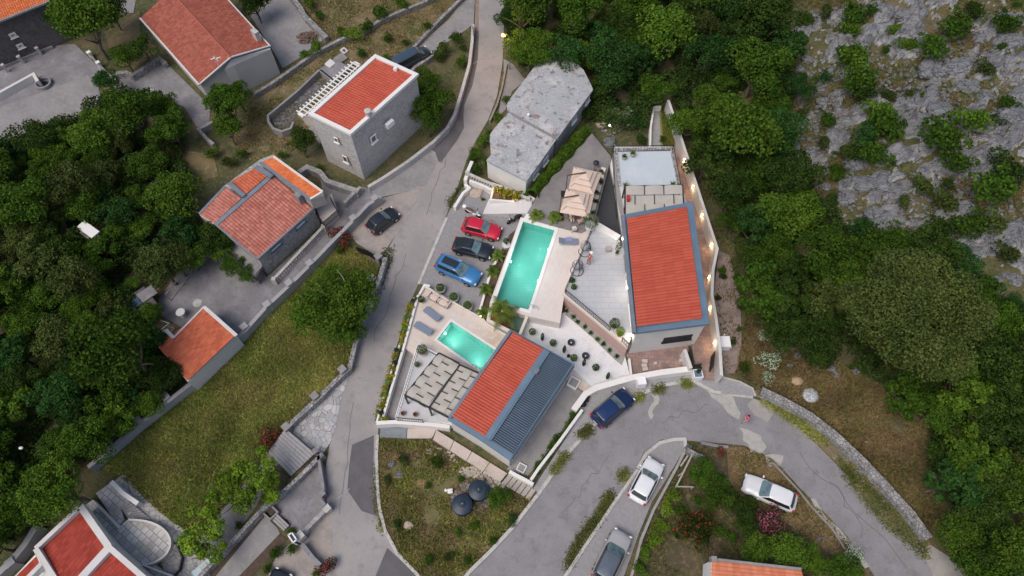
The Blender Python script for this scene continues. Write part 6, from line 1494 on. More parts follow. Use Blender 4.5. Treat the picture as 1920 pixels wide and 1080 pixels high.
egg_chair('hanging egg chair nearer the white potted olive on the villa terrace', 1098, 464, zt, R(130))
egg_chair('hanging egg chair nearer the two clipped box balls on the villa terrace', 1083, 500, zt, R(100))
def parasol(label, corners, hub, mast, z, zc):
    t = thing('cantilever_parasol', label, 'parasol', flat(W(*mast, z))+V3((0, 0, z)), group='beige parasols')
    P = [W(a, b, zc) for a, b in corners]; ctr = sum(P, V3())/4; Hb = ctr+V3((0, 0, 1.0))
    for k, (s0, s1, z0, z1) in enumerate(((1, .58, 0, .34), (.70, .34, .50, .74), (.44, .02, .92, 1.14))):
        V = []; Fq = []
        A = [ctr+(p-ctr)*s0+V3((0, 0, z0)) for p in P]; B = [ctr+(p-ctr)*s1+V3((0, 0, z1)) for p in P]
        m = MB(); m.add(A+B, [(i, (i+1) % 4, 4+(i+1) % 4, 4+i) for i in range(4)])
        if k == 0: m.add(A+[a-V3((0, 0, .14)) for a in A], [(i, (i+1) % 4, 4+(i+1) % 4, 4+i) for i in range(4)])
        m.build('canopy', parasol_m, t)
    m = MB()
    for p in P: m.beam(ctr+V3((0, 0, .95)), p+V3((0, 0, -.02)), .04, .04)
    m.build('ribs', wood, t)
    mp = W(*mast, zc+1.1); hp = ctr+V3((0, 0, 1.35))
    MB().tube([(mp.x, mp.y, z), (mp.x, mp.y, zc+1.1)], .05, 8).build('mast', wood, t); MB().beam((mp.x, mp.y, zc+1.2), (hp.x, hp.y, hp.z), .1, .12).tube([hp, ctr+V3((0, 0, .95))], .03, 6).build('arm', wood, t)
    MB().box((mp.x, mp.y, z+.06), (.9, .9, .1)).build('base', blackp, t); return t
parasol('beige two tier parasol farther from the pool, nearer the tip of the terrace', [(1076, 312), (1128, 324), (1113, 364), (1066, 353)], (1098, 331), (1064, 329), zD, zD+2.2)
parasol('beige two tier parasol nearer the seated person', [(1062, 354), (1114, 364), (1104, 407), (1050, 397)], (1083, 376), (1052, 372), zD, zD+2.2)
tb = thing('dining_table', 'dark dining table half hidden under the lower parasol', 'table', flat(W(1085, 398, 0))+V3((0, 0, zD))); q = W(1083, 396, zD+.75)
MB().box((q.x, q.y, zD+.74), (1.6, .9, .05), rz=-.3).build('tabletop', wood, tb)
for a, b in ((.6, .3), (-.6, .3), (.6, -.3), (-.6, -.3)): MB().box((q.x+a, q.y+b, zD+.36), (.06, .06, .71)).build('leg', wood, tb)
def chair(label, px, py, z, rz, seatm, group=None):
    c = W(px, py, z+.5); t = thing('garden_chair', label, 'chair', (0, 0, 0), group=group)
    MB().box((0, 0, .45), (.5, .5, .07)).build('seat', seatm, t); MB().box((-.25, 0, .72), (.06, .5, .45)).build('backrest', seatm, t)
    for a in (-.2, .2):
        for b in (-.2, .2): MB().box((a, b, .21), (.04, .04, .42)).build('leg', wood, t)
    for b in (-.27, .27): MB().box((0, b, .62), (.45, .05, .04)).build('armrest', wood, t)
    t.location = (c.x, c.y, z); t.rotation_euler = (0, 0, rz); return t
chair('chair with pale pink cushion right of the seated person', 1088, 414, zD, R(200), pinkc)
chair('chair under the person in white clothes', 1070, 404, zD, R(-70), grey_c)
chair('white folding chair just below the seated person', 1076, 428, zD, R(100), potw)
def armchair(label, px, py, z, rz, w=1.5):
    c = W(px, py, z+.4); t = thing('outdoor_sofa', label, 'sofa', (0, 0, 0)); cu = M('cream_cushion', (.60, .50, .44), .9, [('noise', 6, .45, .7, (.52, .43, .38))])
    MB().box((0, 0, .2), (.75, w, .22)).build('base', woodg, t); MB().sphere((.03, 0, .38), (.36, w*.47, .10)).build('seat_cushion', cu, t, smooth=True); MB().sphere((-.3, 0, .58), (.13, w*.46, .24)).build('back_cushion', cu, t, smooth=True)
    for s_ in (1, -1): MB().box((0, s_*(w/2), .42), (.7, .09, .3)).build('armrest', cu, t)
    t.location = (c.x, c.y, z); t.rotation_euler = (0, 0, rz); return t
armchair('cream cushioned sofa nearer the road on the lower pool deck edge', 815, 557, zB, R(238), 1.2)
armchair('cream cushioned sofa farther from the road on the lower pool deck edge', 831, 566, zB, R(238), 1.3)
# grill
q = W(1118, 305, zD+.8); t = thing('kettle_grill', 'black kettle barbecue on three legs at the tip of the paved terrace', 'barbecue', (q.x, q.y, zD))
MB().sphere((q.x, q.y, zD+.78), (.33, .33, .22)).build('bowl', blackm, t, smooth=True)
for k in range(3): MB().tube([(q.x+.2*math.cos(k*2.1), q.y+.2*math.sin(k*2.1), zD+.65), (q.x+.34*math.cos(k*2.1), q.y+.34*math.sin(k*2.1), zD)], .02, 5).build('leg', blackm, t)
MB().box((q.x-.1, q.y-.75, zD+.3), (.3, .4, .25)).build('shelf', wood, t)
q = W(1141, 467, zt+.25); t = thing('side_stool', 'grey beige cube stool on the villa terrace near the facade', 'stool', (q.x, q.y, zt)); MB().box((q.x, q.y, zt+.22), (.5, .45, .42)).build('seat', M('stool_grey', (.36, .33, .31), .8), t); MB().box((q.x, q.y, zt+.02), (.56, .5, .04)).build('foot', woodg, t)
q = W(1173, 391, zT+.5); t = thing('red_container', 'small red box by the pergola corner above the villa roof', 'box', (q.x, q.y, zT)); MB().box((q.x, q.y, zT+1.2), (.25, .55, 2.4)).build('cabinet', redm, t); MB().box((q.x, q.y, zT+2.42), (.29, .59, .05)).build('lid', redm, t)
# bin bags
for i, (px, py, ds_) in enumerate(((1098, 743, 'upper'), (1095, 750, 'middle'), (1091, 758, 'lower'))):
    q = W(px, py, .5); t = thing('rubbish_bag', ds_+' black rubbish bag leaning on the white front wall by the navy car', 'bag', (q.x, q.y, .1), group='black bags by the wall')
    m = MB().sphere((q.x, q.y, .42), (.42, .24, .32), 12, 8); m.v = [(v[0]+.04*math.sin(v[2]*17+i), v[1]+.03*math.sin(v[0]*19), v[2]) for v in m.v]; m.build('sack', blackp, t, smooth=True); MB().cyl((q.x+.1, q.y, .72), .05, .1, 8, r2=.09).build('knot', blackp, t)
# tanks
for px, py, ds_ in ((897, 918, 'upper'), (866, 945, 'lower')):
    q = W(px, py, 1.2); t = thing('water_tank', ds_+' dark blue round water tank on the overgrown plot', 'water tank', (q.x, q.y, 0), group='dark round water tanks')
    MB().lathe((q.x, q.y, 0), [(.80, 0), (.86, .3), (.86, .9), (.84, .95), (.88, 1.0), (.84, 1.06), (.60, 1.16), (.3, 1.22)], 32).build('tank_shell', tankb, t, smooth=False)
    MB().lathe((q.x, q.y, 1.2), [(.27, 0), (.27, .1), (.22, .14), (.02, .15)], 20).build('lid', tankb, t); MB().sphere((q.x+.03, q.y, 1.37), .045).build('valve', chrome, t)
q = W(844, 921, .2); t = thing('white_block', 'larger white plastic block left of the water tanks', 'block', (q.x, q.y, 0)); MB().box((q.x, q.y, .16), (.42, .38, .3), rz=.1).build('block', whitep, t); MB().box((q.x, q.y, .33), (.3, .28, .05), rz=.1).build('lid', white, t)
q = W(836, 919, .2); t = thing('white_block', 'smaller white plastic canister left of the water tanks', 'canister', (q.x, q.y, 0)); MB().lathe((q.x, q.y, 0), [(.12, 0), (.14, .2), (.06, .28), (.05, .34)], 10).build('canister', whitep, t); MB().cyl((q.x, q.y, .34), .06, .04, 8).build('cap', white, t)
# round garden ornaments
for px, py, ds_ in ((1071, 642, 'upper dark round fire bowl on the white gravel'), (1098, 667, 'lower dark round fire bowl on the white gravel, behind a small cypress')):
    q = W(px, py, .4); t = thing('fire_bowl', ds_, 'fire bowl', (q.x, q.y, .05))
    MB().lathe((q.x, q.y, .05), [(.12, 0), (.14, .15), (.36, .34), (.37, .38), (.30, .34), (.06, .26)], 10).build('bowl', M('slate_bowl', (.035, .037, .05), .6), t); MB().cyl((q.x, q.y, .30), .06, .1, 8).build('spout', whitep, t)
# white parcel hut in woods, gate railings
q = W(165, 430, 3.2); t = thing('tin_roof_hut', 'small hut with crumpled white tin roof hidden in the left wood', 'shed', (q.x, q.y, 0))
MB().box((q.x, q.y, 1.2), (2.4, 1.3, 2.4), rz=-.6).build('wall', woodg, t); MB().box((q.x, q.y, 3.2), (2.3, .95, .06), rz=-.6, ).build('roof', white, t)
for sx in (-.95, .95): MB().box((q.x+sx*math.cos(-.6), q.y+sx*math.sin(-.6), 2.8), (.08, .08, .8)).build('post', woodg, t)
q = W(56, 847, 2); t = thing('white_sheet', 'tiny crumpled white sheet lying among the dark trees at far left', 'sheet', (q.x, q.y, 2.5)); m = MB().sphere((q.x, q.y, 3.2), (.2, .14, .1), 8, 6); m.build('fabric', white, t)
# lattice gate and pallet frame around small garden
railing('mesh_fence', 'thin steel mesh fence on the left edge of the concrete yard, upper piece', [(402, 470), (352, 500), (310, 552)], 0, 1.3, .5, mat=steel)
railing('mesh_fence', 'thin steel mesh fence on the left edge of the concrete yard, lower piece', [(300, 600), (317, 606), (296, 622)], 0, 1.3, .5, mat=steel)
wr = thing('wooden_crate_shed', 'small dark shed with bluish tarp roof in the green corner left of the yard', 'shed', flat(W(262, 560, 0)))
q = W(262, 565, 1.5); MB().box((q.x, q.y, .7), (2.2, 2.6, 1.4), rz=.75).build('wall', stoned, wr); MB().box((q.x-.6, q.y-.6, 1.55), (.9, 1.8, .25), rz=.75-1.57).build('tarp', M('blue_tarp', (.05, .09, .14), .6), wr); MB().box((q.x+.5, q.y+.8, 1.5), (1.6, 1.2, .1), rz=.75).build('roof', concd, wr)
gate('iron_gate', 'dark sliding gate between forecourt and lawn by the rose bush', [(667, 462), (690, 470), (714, 486)], .03, 1.1, 26)
gate('iron_gate', 'dark gate on the upper lane between lane and pedestrian stair', [(886, 48), (888, 65)], .03, 1.1, 8)
gate('iron_gate', 'dark iron gate at the sunken court entrance off the main road', [(604, 925), (606, 944)], .03, 1.1, 6)
fr_ = thing('garden_trellis', 'weathered white wooden frame leaning in the garden beside the paved bay', 'trellis', flat(W(1285, 890, 0)))
m = MB(); m.beam(W(1298, 852, .9), W(1268, 912, .9), .14, .08); m.beam(W(1290, 854, .8), W(1276, 874, .8), .14, .08); m.beam(W(1268, 912, .9), W(1300, 913, .9), .1, .08); m.beam(W(1272, 892, .7), W(1282, 884, .7), .08, .06)
m.build('planks', woodg, fr_)
for a, b in ((1298, 852), (1268, 912), (1300, 913)): q = W(a, b, .9); MB().box((q.x, q.y, .42), (.1, .1, .82)).build('post', woodg, fr_)
# street lamp and garden lamps
q = W(944, 66, 5.2); t = thing('street_lamp', 'orange glowing street lamp tucked in the leaves on the right of the main road', 'street lamp', (q.x+.7, q.y, 0))
MB().tube([(q.x+.7, q.y, 0), (q.x+.7, q.y, 4.8), (q.x+.4, q.y, 5.3), (q.x, q.y, 5.3)], [.08, .06, .05, .04], 8).build('pole', steel, t)
MB().sphere((q.x, q.y, 5.25), (.32, .18, .12)).build('lamp_head', steel, t); MB().sphere((q.x, q.y, 5.16), (.26, .15, .10)).build('bulb', M('orange_lamp', (1, .6, .1), emit=((1, .45, .04), 30)), t)
ld = bpy.data.lights.new('lamp_light', 'POINT'); ld.energy = 260; ld.color = (1, .50, .06); ld.shadow_soft_size = .25
l = bpy.data.objects.new('lamp_light', ld); C.objects.link(l); l.parent = t; l.location = (-.95, 0, 5.75)
def glamp(label, px, py, z, e=8, col=(1, .75, .2), r=.07):
    q = W(px, py, z+.3); t = thing('garden_lamp', label, 'garden lamp', (q.x, q.y, z)); MB().cyl((q.x, q.y, z), .03, .25, 8).build('stake', blackm, t); MB().sphere((q.x, q.y, z+.32), r).build('bulb', lampw if col[2] < .5 else lampc, t)
    ld = bpy.data.lights.new('lamp_light', 'POINT'); ld.energy = e; ld.color = col; ld.shadow_soft_size = .06; l = bpy.data.objects.new('lamp_light', ld); C.objects.link(l); l.parent = t; l.location = (0.05, -.05, .5)
glamp('warm garden lamp among the yellow shrubs, left one near the balustrade', 933, 359, .85, 14); glamp('warm garden lamp among the yellow shrubs, right one above the fan steps', 965, 369, .85, 16)
glamp('small garden lamp below the middle small palm beside the big pool', 924, 512, .14, 6, (1, .85, .5)); glamp('small garden lamp at the foot of the largest palm', 930, 589, .4, 8, (1, .85, .4)); glamp('small garden lamp beside the lower pool wall and palm bed', 901, 593, .14, 6, (1, .85, .4))
glamp('bright white garden lamp among the boulders behind the flat roofed building', 1143, 235, .2, 12, (1, .95, .85), .09)
# pots
def pot(t, c, z, r, h, mat, soilm=soil):
    MB().lathe((c.x, c.y, z), [(r*.72, 0), (r*.9, h*.4), (r, h*.92), (r*1.04, h), (r*.88, h), (r*.85, h*.85)], 22).build('pot', mat, t, smooth=False); MB().lathe((c.x, c.y, z+h*.8), [(r*.86, 0), (r*.86, .02)], 16).build('earth', soilm, t)
def blades(n, L, w, rng, up=.5, droop=.3, seg=4):
    V = []; Fq = []
    for i in range(n):
        a = rng.random()*2*math.pi; el = up*(.5+rng.random()); l = L*(.7+.5*rng.random()); o = len(V)
        for k in range(seg+1):
            s = k/seg; r = l*s*math.cos(el); z = l*s*math.sin(el)-droop*l*s*s; ww = w*(1-s*.92)/2
            V += [(r*math.cos(a)-ww*math.sin(a), r*math.sin(a)+ww*math.cos(a), z), (r*math.cos(a)+ww*math.sin(a), r*math.sin(a)-ww*math.cos(a), z)]
        Fq += [(o+2*k, o+2*k+1, o+2*k+3, o+2*k+2) for k in range(seg)]
    return V, Fq
def rosette(name, label, cat, px, py, z, r, n, w, mat, potspec=None, up=.6, droop=.2, group=None, seed=1):
    h = potspec[1] if potspec else 0; c = W(px, py, z+h+.2*r); t = thing(name, label, cat, (c.x, c.y, z), group=group)
    if potspec: pot(t, c, z, potspec[0], potspec[1], potspec[2])
    V, Fq = blades(n, r, w, np.random.default_rng(seed), up, droop); obj('leaves', [(x+c.x, y+c.y, zz+z+h*.85) for x, y, zz in V], Fq, mat, t); return t
rosette('potted_agave', 'potted spiky agave at the left on the upper blue terrace', 'potted plant', 1171, 292, zT, .48, 34, .09, Lbrt, (.26, .45, potg), .9, .15, 'agave pots on the upper terrace', 3)
rosette('potted_agave', 'potted spiky agave touching the back railing of the upper blue terrace', 'potted plant', 1187, 286, zT, .52, 34, .09, Lbrt, (.28, .5, potg), .9, .15, 'agave pots on the upper terrace', 4)
rosette('potted_agave', 'spiky plant at the left end of the rooftop shade sails', 'potted plant', 1174, 346, zT, .6, 34, .08, Lsil, (.26, .4, potg), .6, .15, None, 5)
rosette('potted_agave', 'spiky plant at the right end of the upper terrace by the shade sails', 'potted plant', 1262, 344, zT, .5, 26, .08, Lmid, (.22, .35, potg), .6, .15, None, 6)
rosette('yucca', 'spiky yucca beside the pale boulder above the scooter', 'yucca', 912, 356, .1, .6, 60, .05, Lmid, None, .9, .2, None, 7)
rosette('yucca', 'small yellow green spiky clump below the pale boulder', 'yucca', 906, 374, .1, .45, 50, .08, Lbrt, None, .9, .3, None, 8)
for i, (px, py, ds_) in enumerate(((755, 774, 'left'), (778, 776, 'right'))):
    rosette('potted_plant', ds_+' small terracotta pot at the lower end of the white tiled terrace', 'potted plant', px, py, zB+.29, .35, 14, .05, wood, (.2, .35, terra), .9, .1, 'terracotta pots', 11+i)
# topiary and shrubs in pots (small leaf crowns)
def potted_crown(label, px, py, z, pr, ph, pm, key, cr, stem=.3, hz=1.0, group=None, cat='potted plant', name='potted_shrub'):
    c = W(px, py, z+ph+stem+cr); t = thing(name, label, cat, (c.x, c.y, z), group=group)
    if pr: pot(t, c, z, pr, ph, pm)
    MB().tube([(c.x, c.y, z+ph*.7), (c.x+.02, c.y, z+ph+stem+cr)], .03, 5).build('stem', bark, t)
    rng = np.random.default_rng(int(px*7+py)); n = int(500*cr/.3); d = rng.normal(size=(n, 3)); d /= np.linalg.norm(d, axis=1, keepdims=True)
    P = d*cr*(.75+.3*rng.random((n, 1)))*np.array([1, 1, hz])+np.array([c.x, c.y, z+ph+stem+cr*hz])
    foliage_obj('foliage', key, P, d, .085, rng, t); return t
for px, py, ds_ in ((825, 540, 'nearest the lower pool wall end'), (850, 557, 'middle of the three'), (876, 573, 'nearest the palm bed')):
    potted_crown('round grey pot of bushy green grass, '+ds_+' along the parking edge', px, py-2, .1, .5, .55, potg, Lbrt, .42, -.1, .8, 'round pots between parking and pool deck', name='potted_grass')
potted_crown('clipped ball tree in a big white round pot left of the large pool', 949, 452, .1, .42, .55, potw, Lmid, .3, .35)
potted_crown('clipped green box ball farther up the villa terrace edge', 1073, 525, zt, 0, 0, potw, Lmid, .28, .0, cat='shrub', name='box_ball'); potted_crown('clipped green box ball next to the rose wall railing corner', 1076, 538, zt, 0, 0, potw, Lmid, .28, .0, cat='shrub', name='box_ball')
potted_crown('small olive tree in a large white pot at the corner of the villa terrace', 1109, 410, zt, .5, .7, potw, Lsil, .85, .3, .6)
potted_crown('bushy yellow green potted plant at the lower terrace end, upper one', 1153, 606, zt, .25, .4, potg, Lolv, .5, .1); potted_crown('bushy lime potted plant at the lower terrace end, lower one', 1164, 621, zt, .28, .4, terra, Llime, .42, .1)
potted_crown('tall thin brownish plant against the villa facade', 1158, 470, zt, .2, .3, potg, Lolv, .28, .1, 3.0)
potted_crown('round leafy shrub in a red white pot at the railing corner', 791, 655, zB+.29, .34, .45, M('redwhite_pot', (.5, .3, .3), .7, [('wave', 4, .4, .6, (.7, .65, .62))]), Lmid, .5, .15)
potted_crown('small silver grey ball plant on the white tiled terrace floor', 782, 683, zB+.29, .2, .2, potg, Lsil, .25, .0)
potted_crown('slim dark shrub at the road end of the lower pool deck', 790, 561, zB, .2, .3, potw, Lmid, .35, .0)
for i, (px, py, ds_) in enumerate(((998, 622, 'nearest the green hatch'), (1037, 643, 'between the first two slim cypresses'), (1076, 671, 'left of the lower fire bowl'), (1117, 689, 'nearest the front wall'))):
    potted_crown('round clipped shrub on white gravel, '+ds_, px, py, .05, 0, 0, potw, Lbrt if i % 2 == 0 else Lmid, .34, .08, 1.15, 'clipped shrubs on the white gravel', 'shrub', 'garden_shrub')
def cypress(label, px, py, z, h, r, group=None):
    c = W(px, py, z+h/2); t = thing('cypress', label, 'cypress', (c.x, c.y, z), group=group); rng = np.random.default_rng(int(px)); n = 500
    s = rng.random(n); a = rng.random(n)*6.283; rr = r*np.sin(np.pi*np.clip(s*.85+.12, 0, 1))**.7
    P = np.c_[c.x+rr*np.cos(a), c.y+rr*np.sin(a), z+.1+s*h]; foliage_obj('foliage', Ldark, P, np.c_[np.cos(a), np.sin(a), .3+0*a], .09, rng, t)
    MB().tube([(c.x, c.y, z), (c.x, c.y, z+h*.7)], .03, 5).build('trunk', bark, t)
for px, py, ds_ in ((1017, 632, 'nearest the green hatch'), (1058, 655, 'left of the upper fire bowl'), (1095, 680, 'standing before the lower fire bowl'), (1140, 705, 'nearest the patio')): cypress('slim dark cypress on white gravel, '+ds_, px, py, .05, 1.5, .15, 'slim cypresses on the white gravel')
cypress('small cypress standing in the white box at the entrance', 1311, 694, .7, 1.4, .16)
potted_crown('tiny dark round shrub between cypress and clipped shrub on white gravel', 1066, 667, .05, 0, 0, potw, Ldark, .16, .0, 1, None, 'shrub', 'garden_shrub')
rw = [(1061, 583), (1075, 594), (1083, 603), (1097, 613), (1108, 624), (1120, 636), (1132, 645), (1143, 657), (1157, 668)]
ordn = ['first', 'second', 'third', 'fourth', 'fifth', 'sixth', 'seventh', 'eighth', 'ninth', 'tenth', 'eleventh', 'twelfth', 'thirteenth', 'fourteenth', 'fifteenth', 'sixteenth', 'seventeenth', 'eighteenth', 'nineteenth', 'twentieth']
for i, (px, py) in enumerate(rw): rosette('bed_plant', 'dark leafy plant under the rose wall, '+ordn[i]+' from the pool deck corner', 'plant', px, py, .06, .42, 60, .07, Lmid if i % 2 else Ldark, None, .9, .35, 'plants in a row under the rose wall', 30+i)
# palms
def palm(label, px, py, z, h, L, n, seed, group=None):
    c = W(px, py, z+h); t = thing('palm_tree', label, 'palm', (c.x, c.y, z), group=group); rng = np.random.default_rng(seed)
    MB().tube([(c.x, c.y, z), (c.x, c.y, z+h)], [.17, .13], 10).build('trunk', bark, t)
    V = []; Fq = []
    for i in range(n):
        a = 2.4*i+rng.random()*.4; el = R(75-60*(i/n)); l = L*(.8+.3*rng.random()); K = 16; pts = []
        for k in range(K+1):
            s = k/K; r = l*(s*math.cos(el)+.12*s*s); zz = l*(s*math.sin(el)-.75*s*s); pts.append(V3((c.x+r*math.cos(a), c.y+r*math.sin(a), z+h+zz)))
        for k in range(2, K):
            d = (pts[k+1]-pts[k]).normalized(); sd = d.cross(V3((0, 0, 1))).normalized(); ll = l*.22*math.sin(math.pi*min(1, k/K*.85+.15))
            for s_ in (1, -1):
                for hh in (0, .5):
                    b = lerp(pts[k], pts[k+1], hh); e = b+sd*s_*ll+d*ll*.7-V3((0, 0, ll*.3)); o = len(V); V += [b-d*.035, b+d*.035, e]; Fq.append((o, o+1, o+2))
    obj('fronds', [tuple(v) for v in V], Fq, Lpalm, t); return t
palm('largest feathery palm in the red earth bed below the big pool', 941, 586, .35, 1.3, 2.35, 11, 1)
palm('small fan palm beside the big pool, farthest from the road bend', 934, 478, .14, .6, .95, 14, 2, 'small palms along the big pool'); palm('small fan palm beside the big pool, middle one', 924, 507, .14, .6, .95, 14, 3, 'small palms along the big pool'); palm('small fan palm beside the big pool, lowest of the row', 911, 542, .14, .6, .95, 14, 4, 'small palms along the big pool')
palm('bushy palm on the terrace just right of the fan steps', 1006, 402, zD, .5, .95, 22, 5); palm('bushy palm on the terrace left of the seated person', 1040, 406, zD, .5, .95, 22, 6)
palm('low palm behind the largest palm, beside the flower bed wall', 908, 585, .35, .5, 1.0, 14, 7)
# ================================================================== VEGETATION
# undergrowth and grass that nobody could count
LEFTW = [(-80, 290), (0, 268), (70, 250), (190, 208), (205, 190), (240, 180), (300, 190), (340, 212), (352, 250), (345, 300), (372, 345), (366, 405), (405, 452), (385, 478), (340, 500), (298, 545), (296, 600), (290, 625), (300, 655), (345, 715), (330, 735), (255, 785), (160, 872), (62, 980), (0, 1050), (-80, 1100)]
RIGHTW = [(955, -80), (1485, -80), (1478, 60), (1484, 180), (1478, 300), (1500, 350), (1560, 400), (1650, 450), (1720, 480), (1790, 480), (1850, 560), (2020, 600), (2020, 1180), (1800, 1180), (1815, 1050), (1775, 960), (1735, 880), (1735, 800), (1650, 725), (1520, 655), (1450, 620), (1418, 570), (1380, 480), (1360, 420), (1325, 320), (1285, 240), (1245, 165), (1228, 190), (1215, 240), (1140, 255), (1112, 230), (1112, 160), (1092, 118), (1040, 98), (1012, 108), (985, 145), (958, 105), (945, 60)]
undergrowth('undergrowth', 'dense low green undergrowth between the trees of the left wood', Lfloor, LEFTW, 120000, .28, 2.8, 3)
undergrowth('undergrowth', 'dark low undergrowth beneath the trees on the right hillside', Lfloor, RIGHTW, 170000, .30, 2.5, 4)
undergrowth('hillside_scrub', 'patchy green scrub growing between the limestone plates', Lweed, ROCK_PX, 90000, .15, .5, 5, thr=-.02)
grass('dry_grass', 'dry straw coloured grass between the limestone plates', Ldry, ROCK_PX, 0, 90000, .3, .05, 6, .3, onhill=True)
grass('lawn_grass', 'green and yellow meadow grass of the large left lawn', Lgrass, FIELD, .01, 60000, .20, .05, 7)
grass('dry_grass', 'straw coloured tufts across the large left lawn', Ldry, FIELD, .01, 26000, .22, .045, 8, .3)
grass('dry_grass', 'dry yard grass between the gabled house and the stone house', Ldry, YARD, .012, 22000, .18, .045, 9, .3)
grass('yard_weeds', 'green weeds across the dry yard at the top', Lweed, YARD, .012, 16000, .22, .05, 10, .35)
grass('plot_weeds', 'green weeds covering the overgrown plot with the water tanks', Lgrass, [p for p in ISLE], .012, 16000, .25, .055, 11, .5)
grass('dry_grass', 'dry brown grass on the overgrown plot with the water tanks', Ldry, ISLE, .012, 12000, .25, .05, 12, .4)
grass('garden_weeds', 'weeds on the garden soil by the orange roofed cottage', Lweed, BR, .012, 14000, .25, .05, 13, .4)
grass('dry_grass', 'short straw grass around the white convertible', Ldry, [(1362, 838), (1395, 838), (1450, 862), (1500, 920), (1560, 980), (1600, 1040), (1560, 1040), (1490, 990), (1400, 935), (1368, 920)], .018, 9000, .12, .04, 14)
SLOPE = [(1380, 700), (1398, 600), (1418, 560), (1450, 620), (1520, 655), (1650, 725), (1735, 800), (1735, 880), (1775, 980), (1735, 1000), (1665, 900), (1560, 800), (1470, 742), (1420, 725)]
grass('dry_grass', 'dry brown grass on the slope above the dry stone wall', Ldry, SLOPE, 0, 40000, .28, .05, 15, 0, onhill=True)
grass('slope_weeds', 'green weeds on the slope above the dry stone wall', Lweed, SLOPE, 0, 12000, .3, .055, 16, .4, onhill=True)
grass('verge_weeds', 'weeds along the dirt strip behind the retaining wall', Lweed, [(1300, 260), (1350, 420), (1380, 480), (1400, 560), (1378, 690), (1358, 700), (1340, 551), (1348, 470), (1310, 345), (1276, 250)], 0, 2000, .3, .05, 17, .4, onhill=True)
grass('garden_grass', 'bright grass on the narrow strip north of the annex', Lgrass, [(1240, 200), (1252, 195), (1270, 262), (1262, 276), (1243, 276)], .3, 3500, .2, .05, 18)
for i, (pg, n) in enumerate((([(1060, 850), (1066, 852), (1040, 885), (1033, 885)], 900), ([(1086, 812), (1106, 798), (1110, 806), (1090, 824)], 900), ([(1190, 744), (1208, 736), (1204, 748), (1188, 754)], 500), ([(1226, 728), (1244, 722), (1240, 734), (1226, 736)], 500), ([(1278, 716), (1294, 714), (1294, 726), (1282, 724)], 500), ([(1120, 962), (1135, 930), (1150, 920), (1148, 938), (1128, 972), (1090, 1020), (1070, 1060), (1058, 1070), (1068, 1040), (1090, 1000)], 4000), ([(1160, 888), (1175, 880), (1178, 890), (1165, 905)], 500), ([(840, 380), (868, 345), (872, 335), (878, 350), (858, 378), (848, 392)], 1500), ([(704, 870), (707, 870), (712, 960), (722, 1000), (716, 1000), (706, 950)], 700), ([(722, 470), (738, 462), (738, 475), (712, 545), (700, 560), (712, 510)], 900), ([(748, 660), (754, 660), (735, 710), (720, 760), (712, 790), (706, 785), (722, 730)], 1500), ([(1570, 860), (1600, 880), (1680, 960), (1740, 1030), (1738, 1050), (1660, 985), (1590, 905)], 5000), ([(1430, 748), (1480, 770), (1530, 800), (1560, 830), (1540, 832), (1480, 790), (1425, 755)], 2600))):
    grass('verge_weeds', ['weed tuft on the kerb below the villa hedge', 'weed tuft on the kerb by the navy car', 'small weed patch on the bend kerb under the white box', 'small weed patch on the bend kerb, middle', 'small weed patch at the entrance end of the bend kerb', 'weeds along the kerb of the paved bay', 'weeds in the kerb gap beside the white hatchback', 'weeds on the road edge left of the parking', 'weeds along the left kerb of the overgrown plot', 'weeds at the foot of the lawn wall', 'weeds at the foot of the yellow flower planter', 'weeds below the dry stone wall, lower part', 'weeds below the dry stone wall, upper part'][i], Lgrass if i % 2 == 0 else Lweed, pg, .13 if i < 5 else .03, n, .16, .05, 40+i, soft=.22)

LAND = [(60, 210, 'the pale yard in the top left'), (165, 430, 'the hut with the white tin roof'), (350, 640, 'the outbuilding with L-shaped roof'), (262, 560, 'the dark shed by the concrete yard'), (110, 920, 'the big round tree at bottom left'), (400, 400, 'the four-plane roof house'), (250, 200, 'the large gabled house'),
        (1047, 150, 'the flat roofed building'), (1245, 200, 'the upper tip of the retaining wall'), (1340, 470, 'the outward bend of the retaining wall'), (1440, 640, 'the pale flowering shrubs'), (1720, 600, 'the huge olive green tree'), (1745, 1010, 'the lower end of the dry stone wall'), (1480, 120, 'the upper left edge of the rocks'), (1480, 340, 'the lower left edge of the rocks'), (945, 66, 'the orange street lamp'), (1870, 560, 'the lower right edge of the rocks'), (1700, 250, 'the middle of the rock slope'), (1880, 60, 'the top right picture corner'), (1900, 900, 'the right picture edge low down')]
LOOK = {'bigolive': 'grey olive', 'roundbright': 'rounded bright green', 'dark': 'dark green', 'mid': 'mid green', 'bright': 'bright green', 'olive': 'olive green', 'blue': 'blue green'}
ORD = ['nearest', 'second nearest', 'third nearest', 'fourth nearest', 'fifth nearest', 'sixth nearest', 'seventh nearest', 'eighth nearest', 'ninth nearest', 'tenth nearest', 'eleventh nearest', 'twelfth nearest', 'thirteenth nearest', 'fourteenth nearest']
PEND = []
def pend(kind, key, px, py, r, group, **kw): PEND.append((kind, key, px, py, r, group, kw))
rs = random.Random(5)
def fill(poly, radii, sep, group, mix, avoid=()):
    out = []
    xs = [p[0] for p in poly]; ys = [p[1] for p in poly]
    for r in radii:
        for _ in range(60):
            x = rs.uniform(max(-50, min(xs)), min(1970, max(xs))); y = rs.uniform(max(-60, min(ys)), min(1110, max(ys)))
            if not inpoly(x, y, poly): continue
            if any((x-a)**2+(y-b)**2 < ((r+q)*sep)**2 for a, b, q in out): continue
            if any((x-a)**2+(y-b)**2 < (r*.8+q)**2 for a, b, q in avoid): continue
            out.append((x, y, r)); k = rs.choices(*mix)[0]
            pend('tree', k+str(rs.randint(0, 2)), x, y, r, group); break
    return out
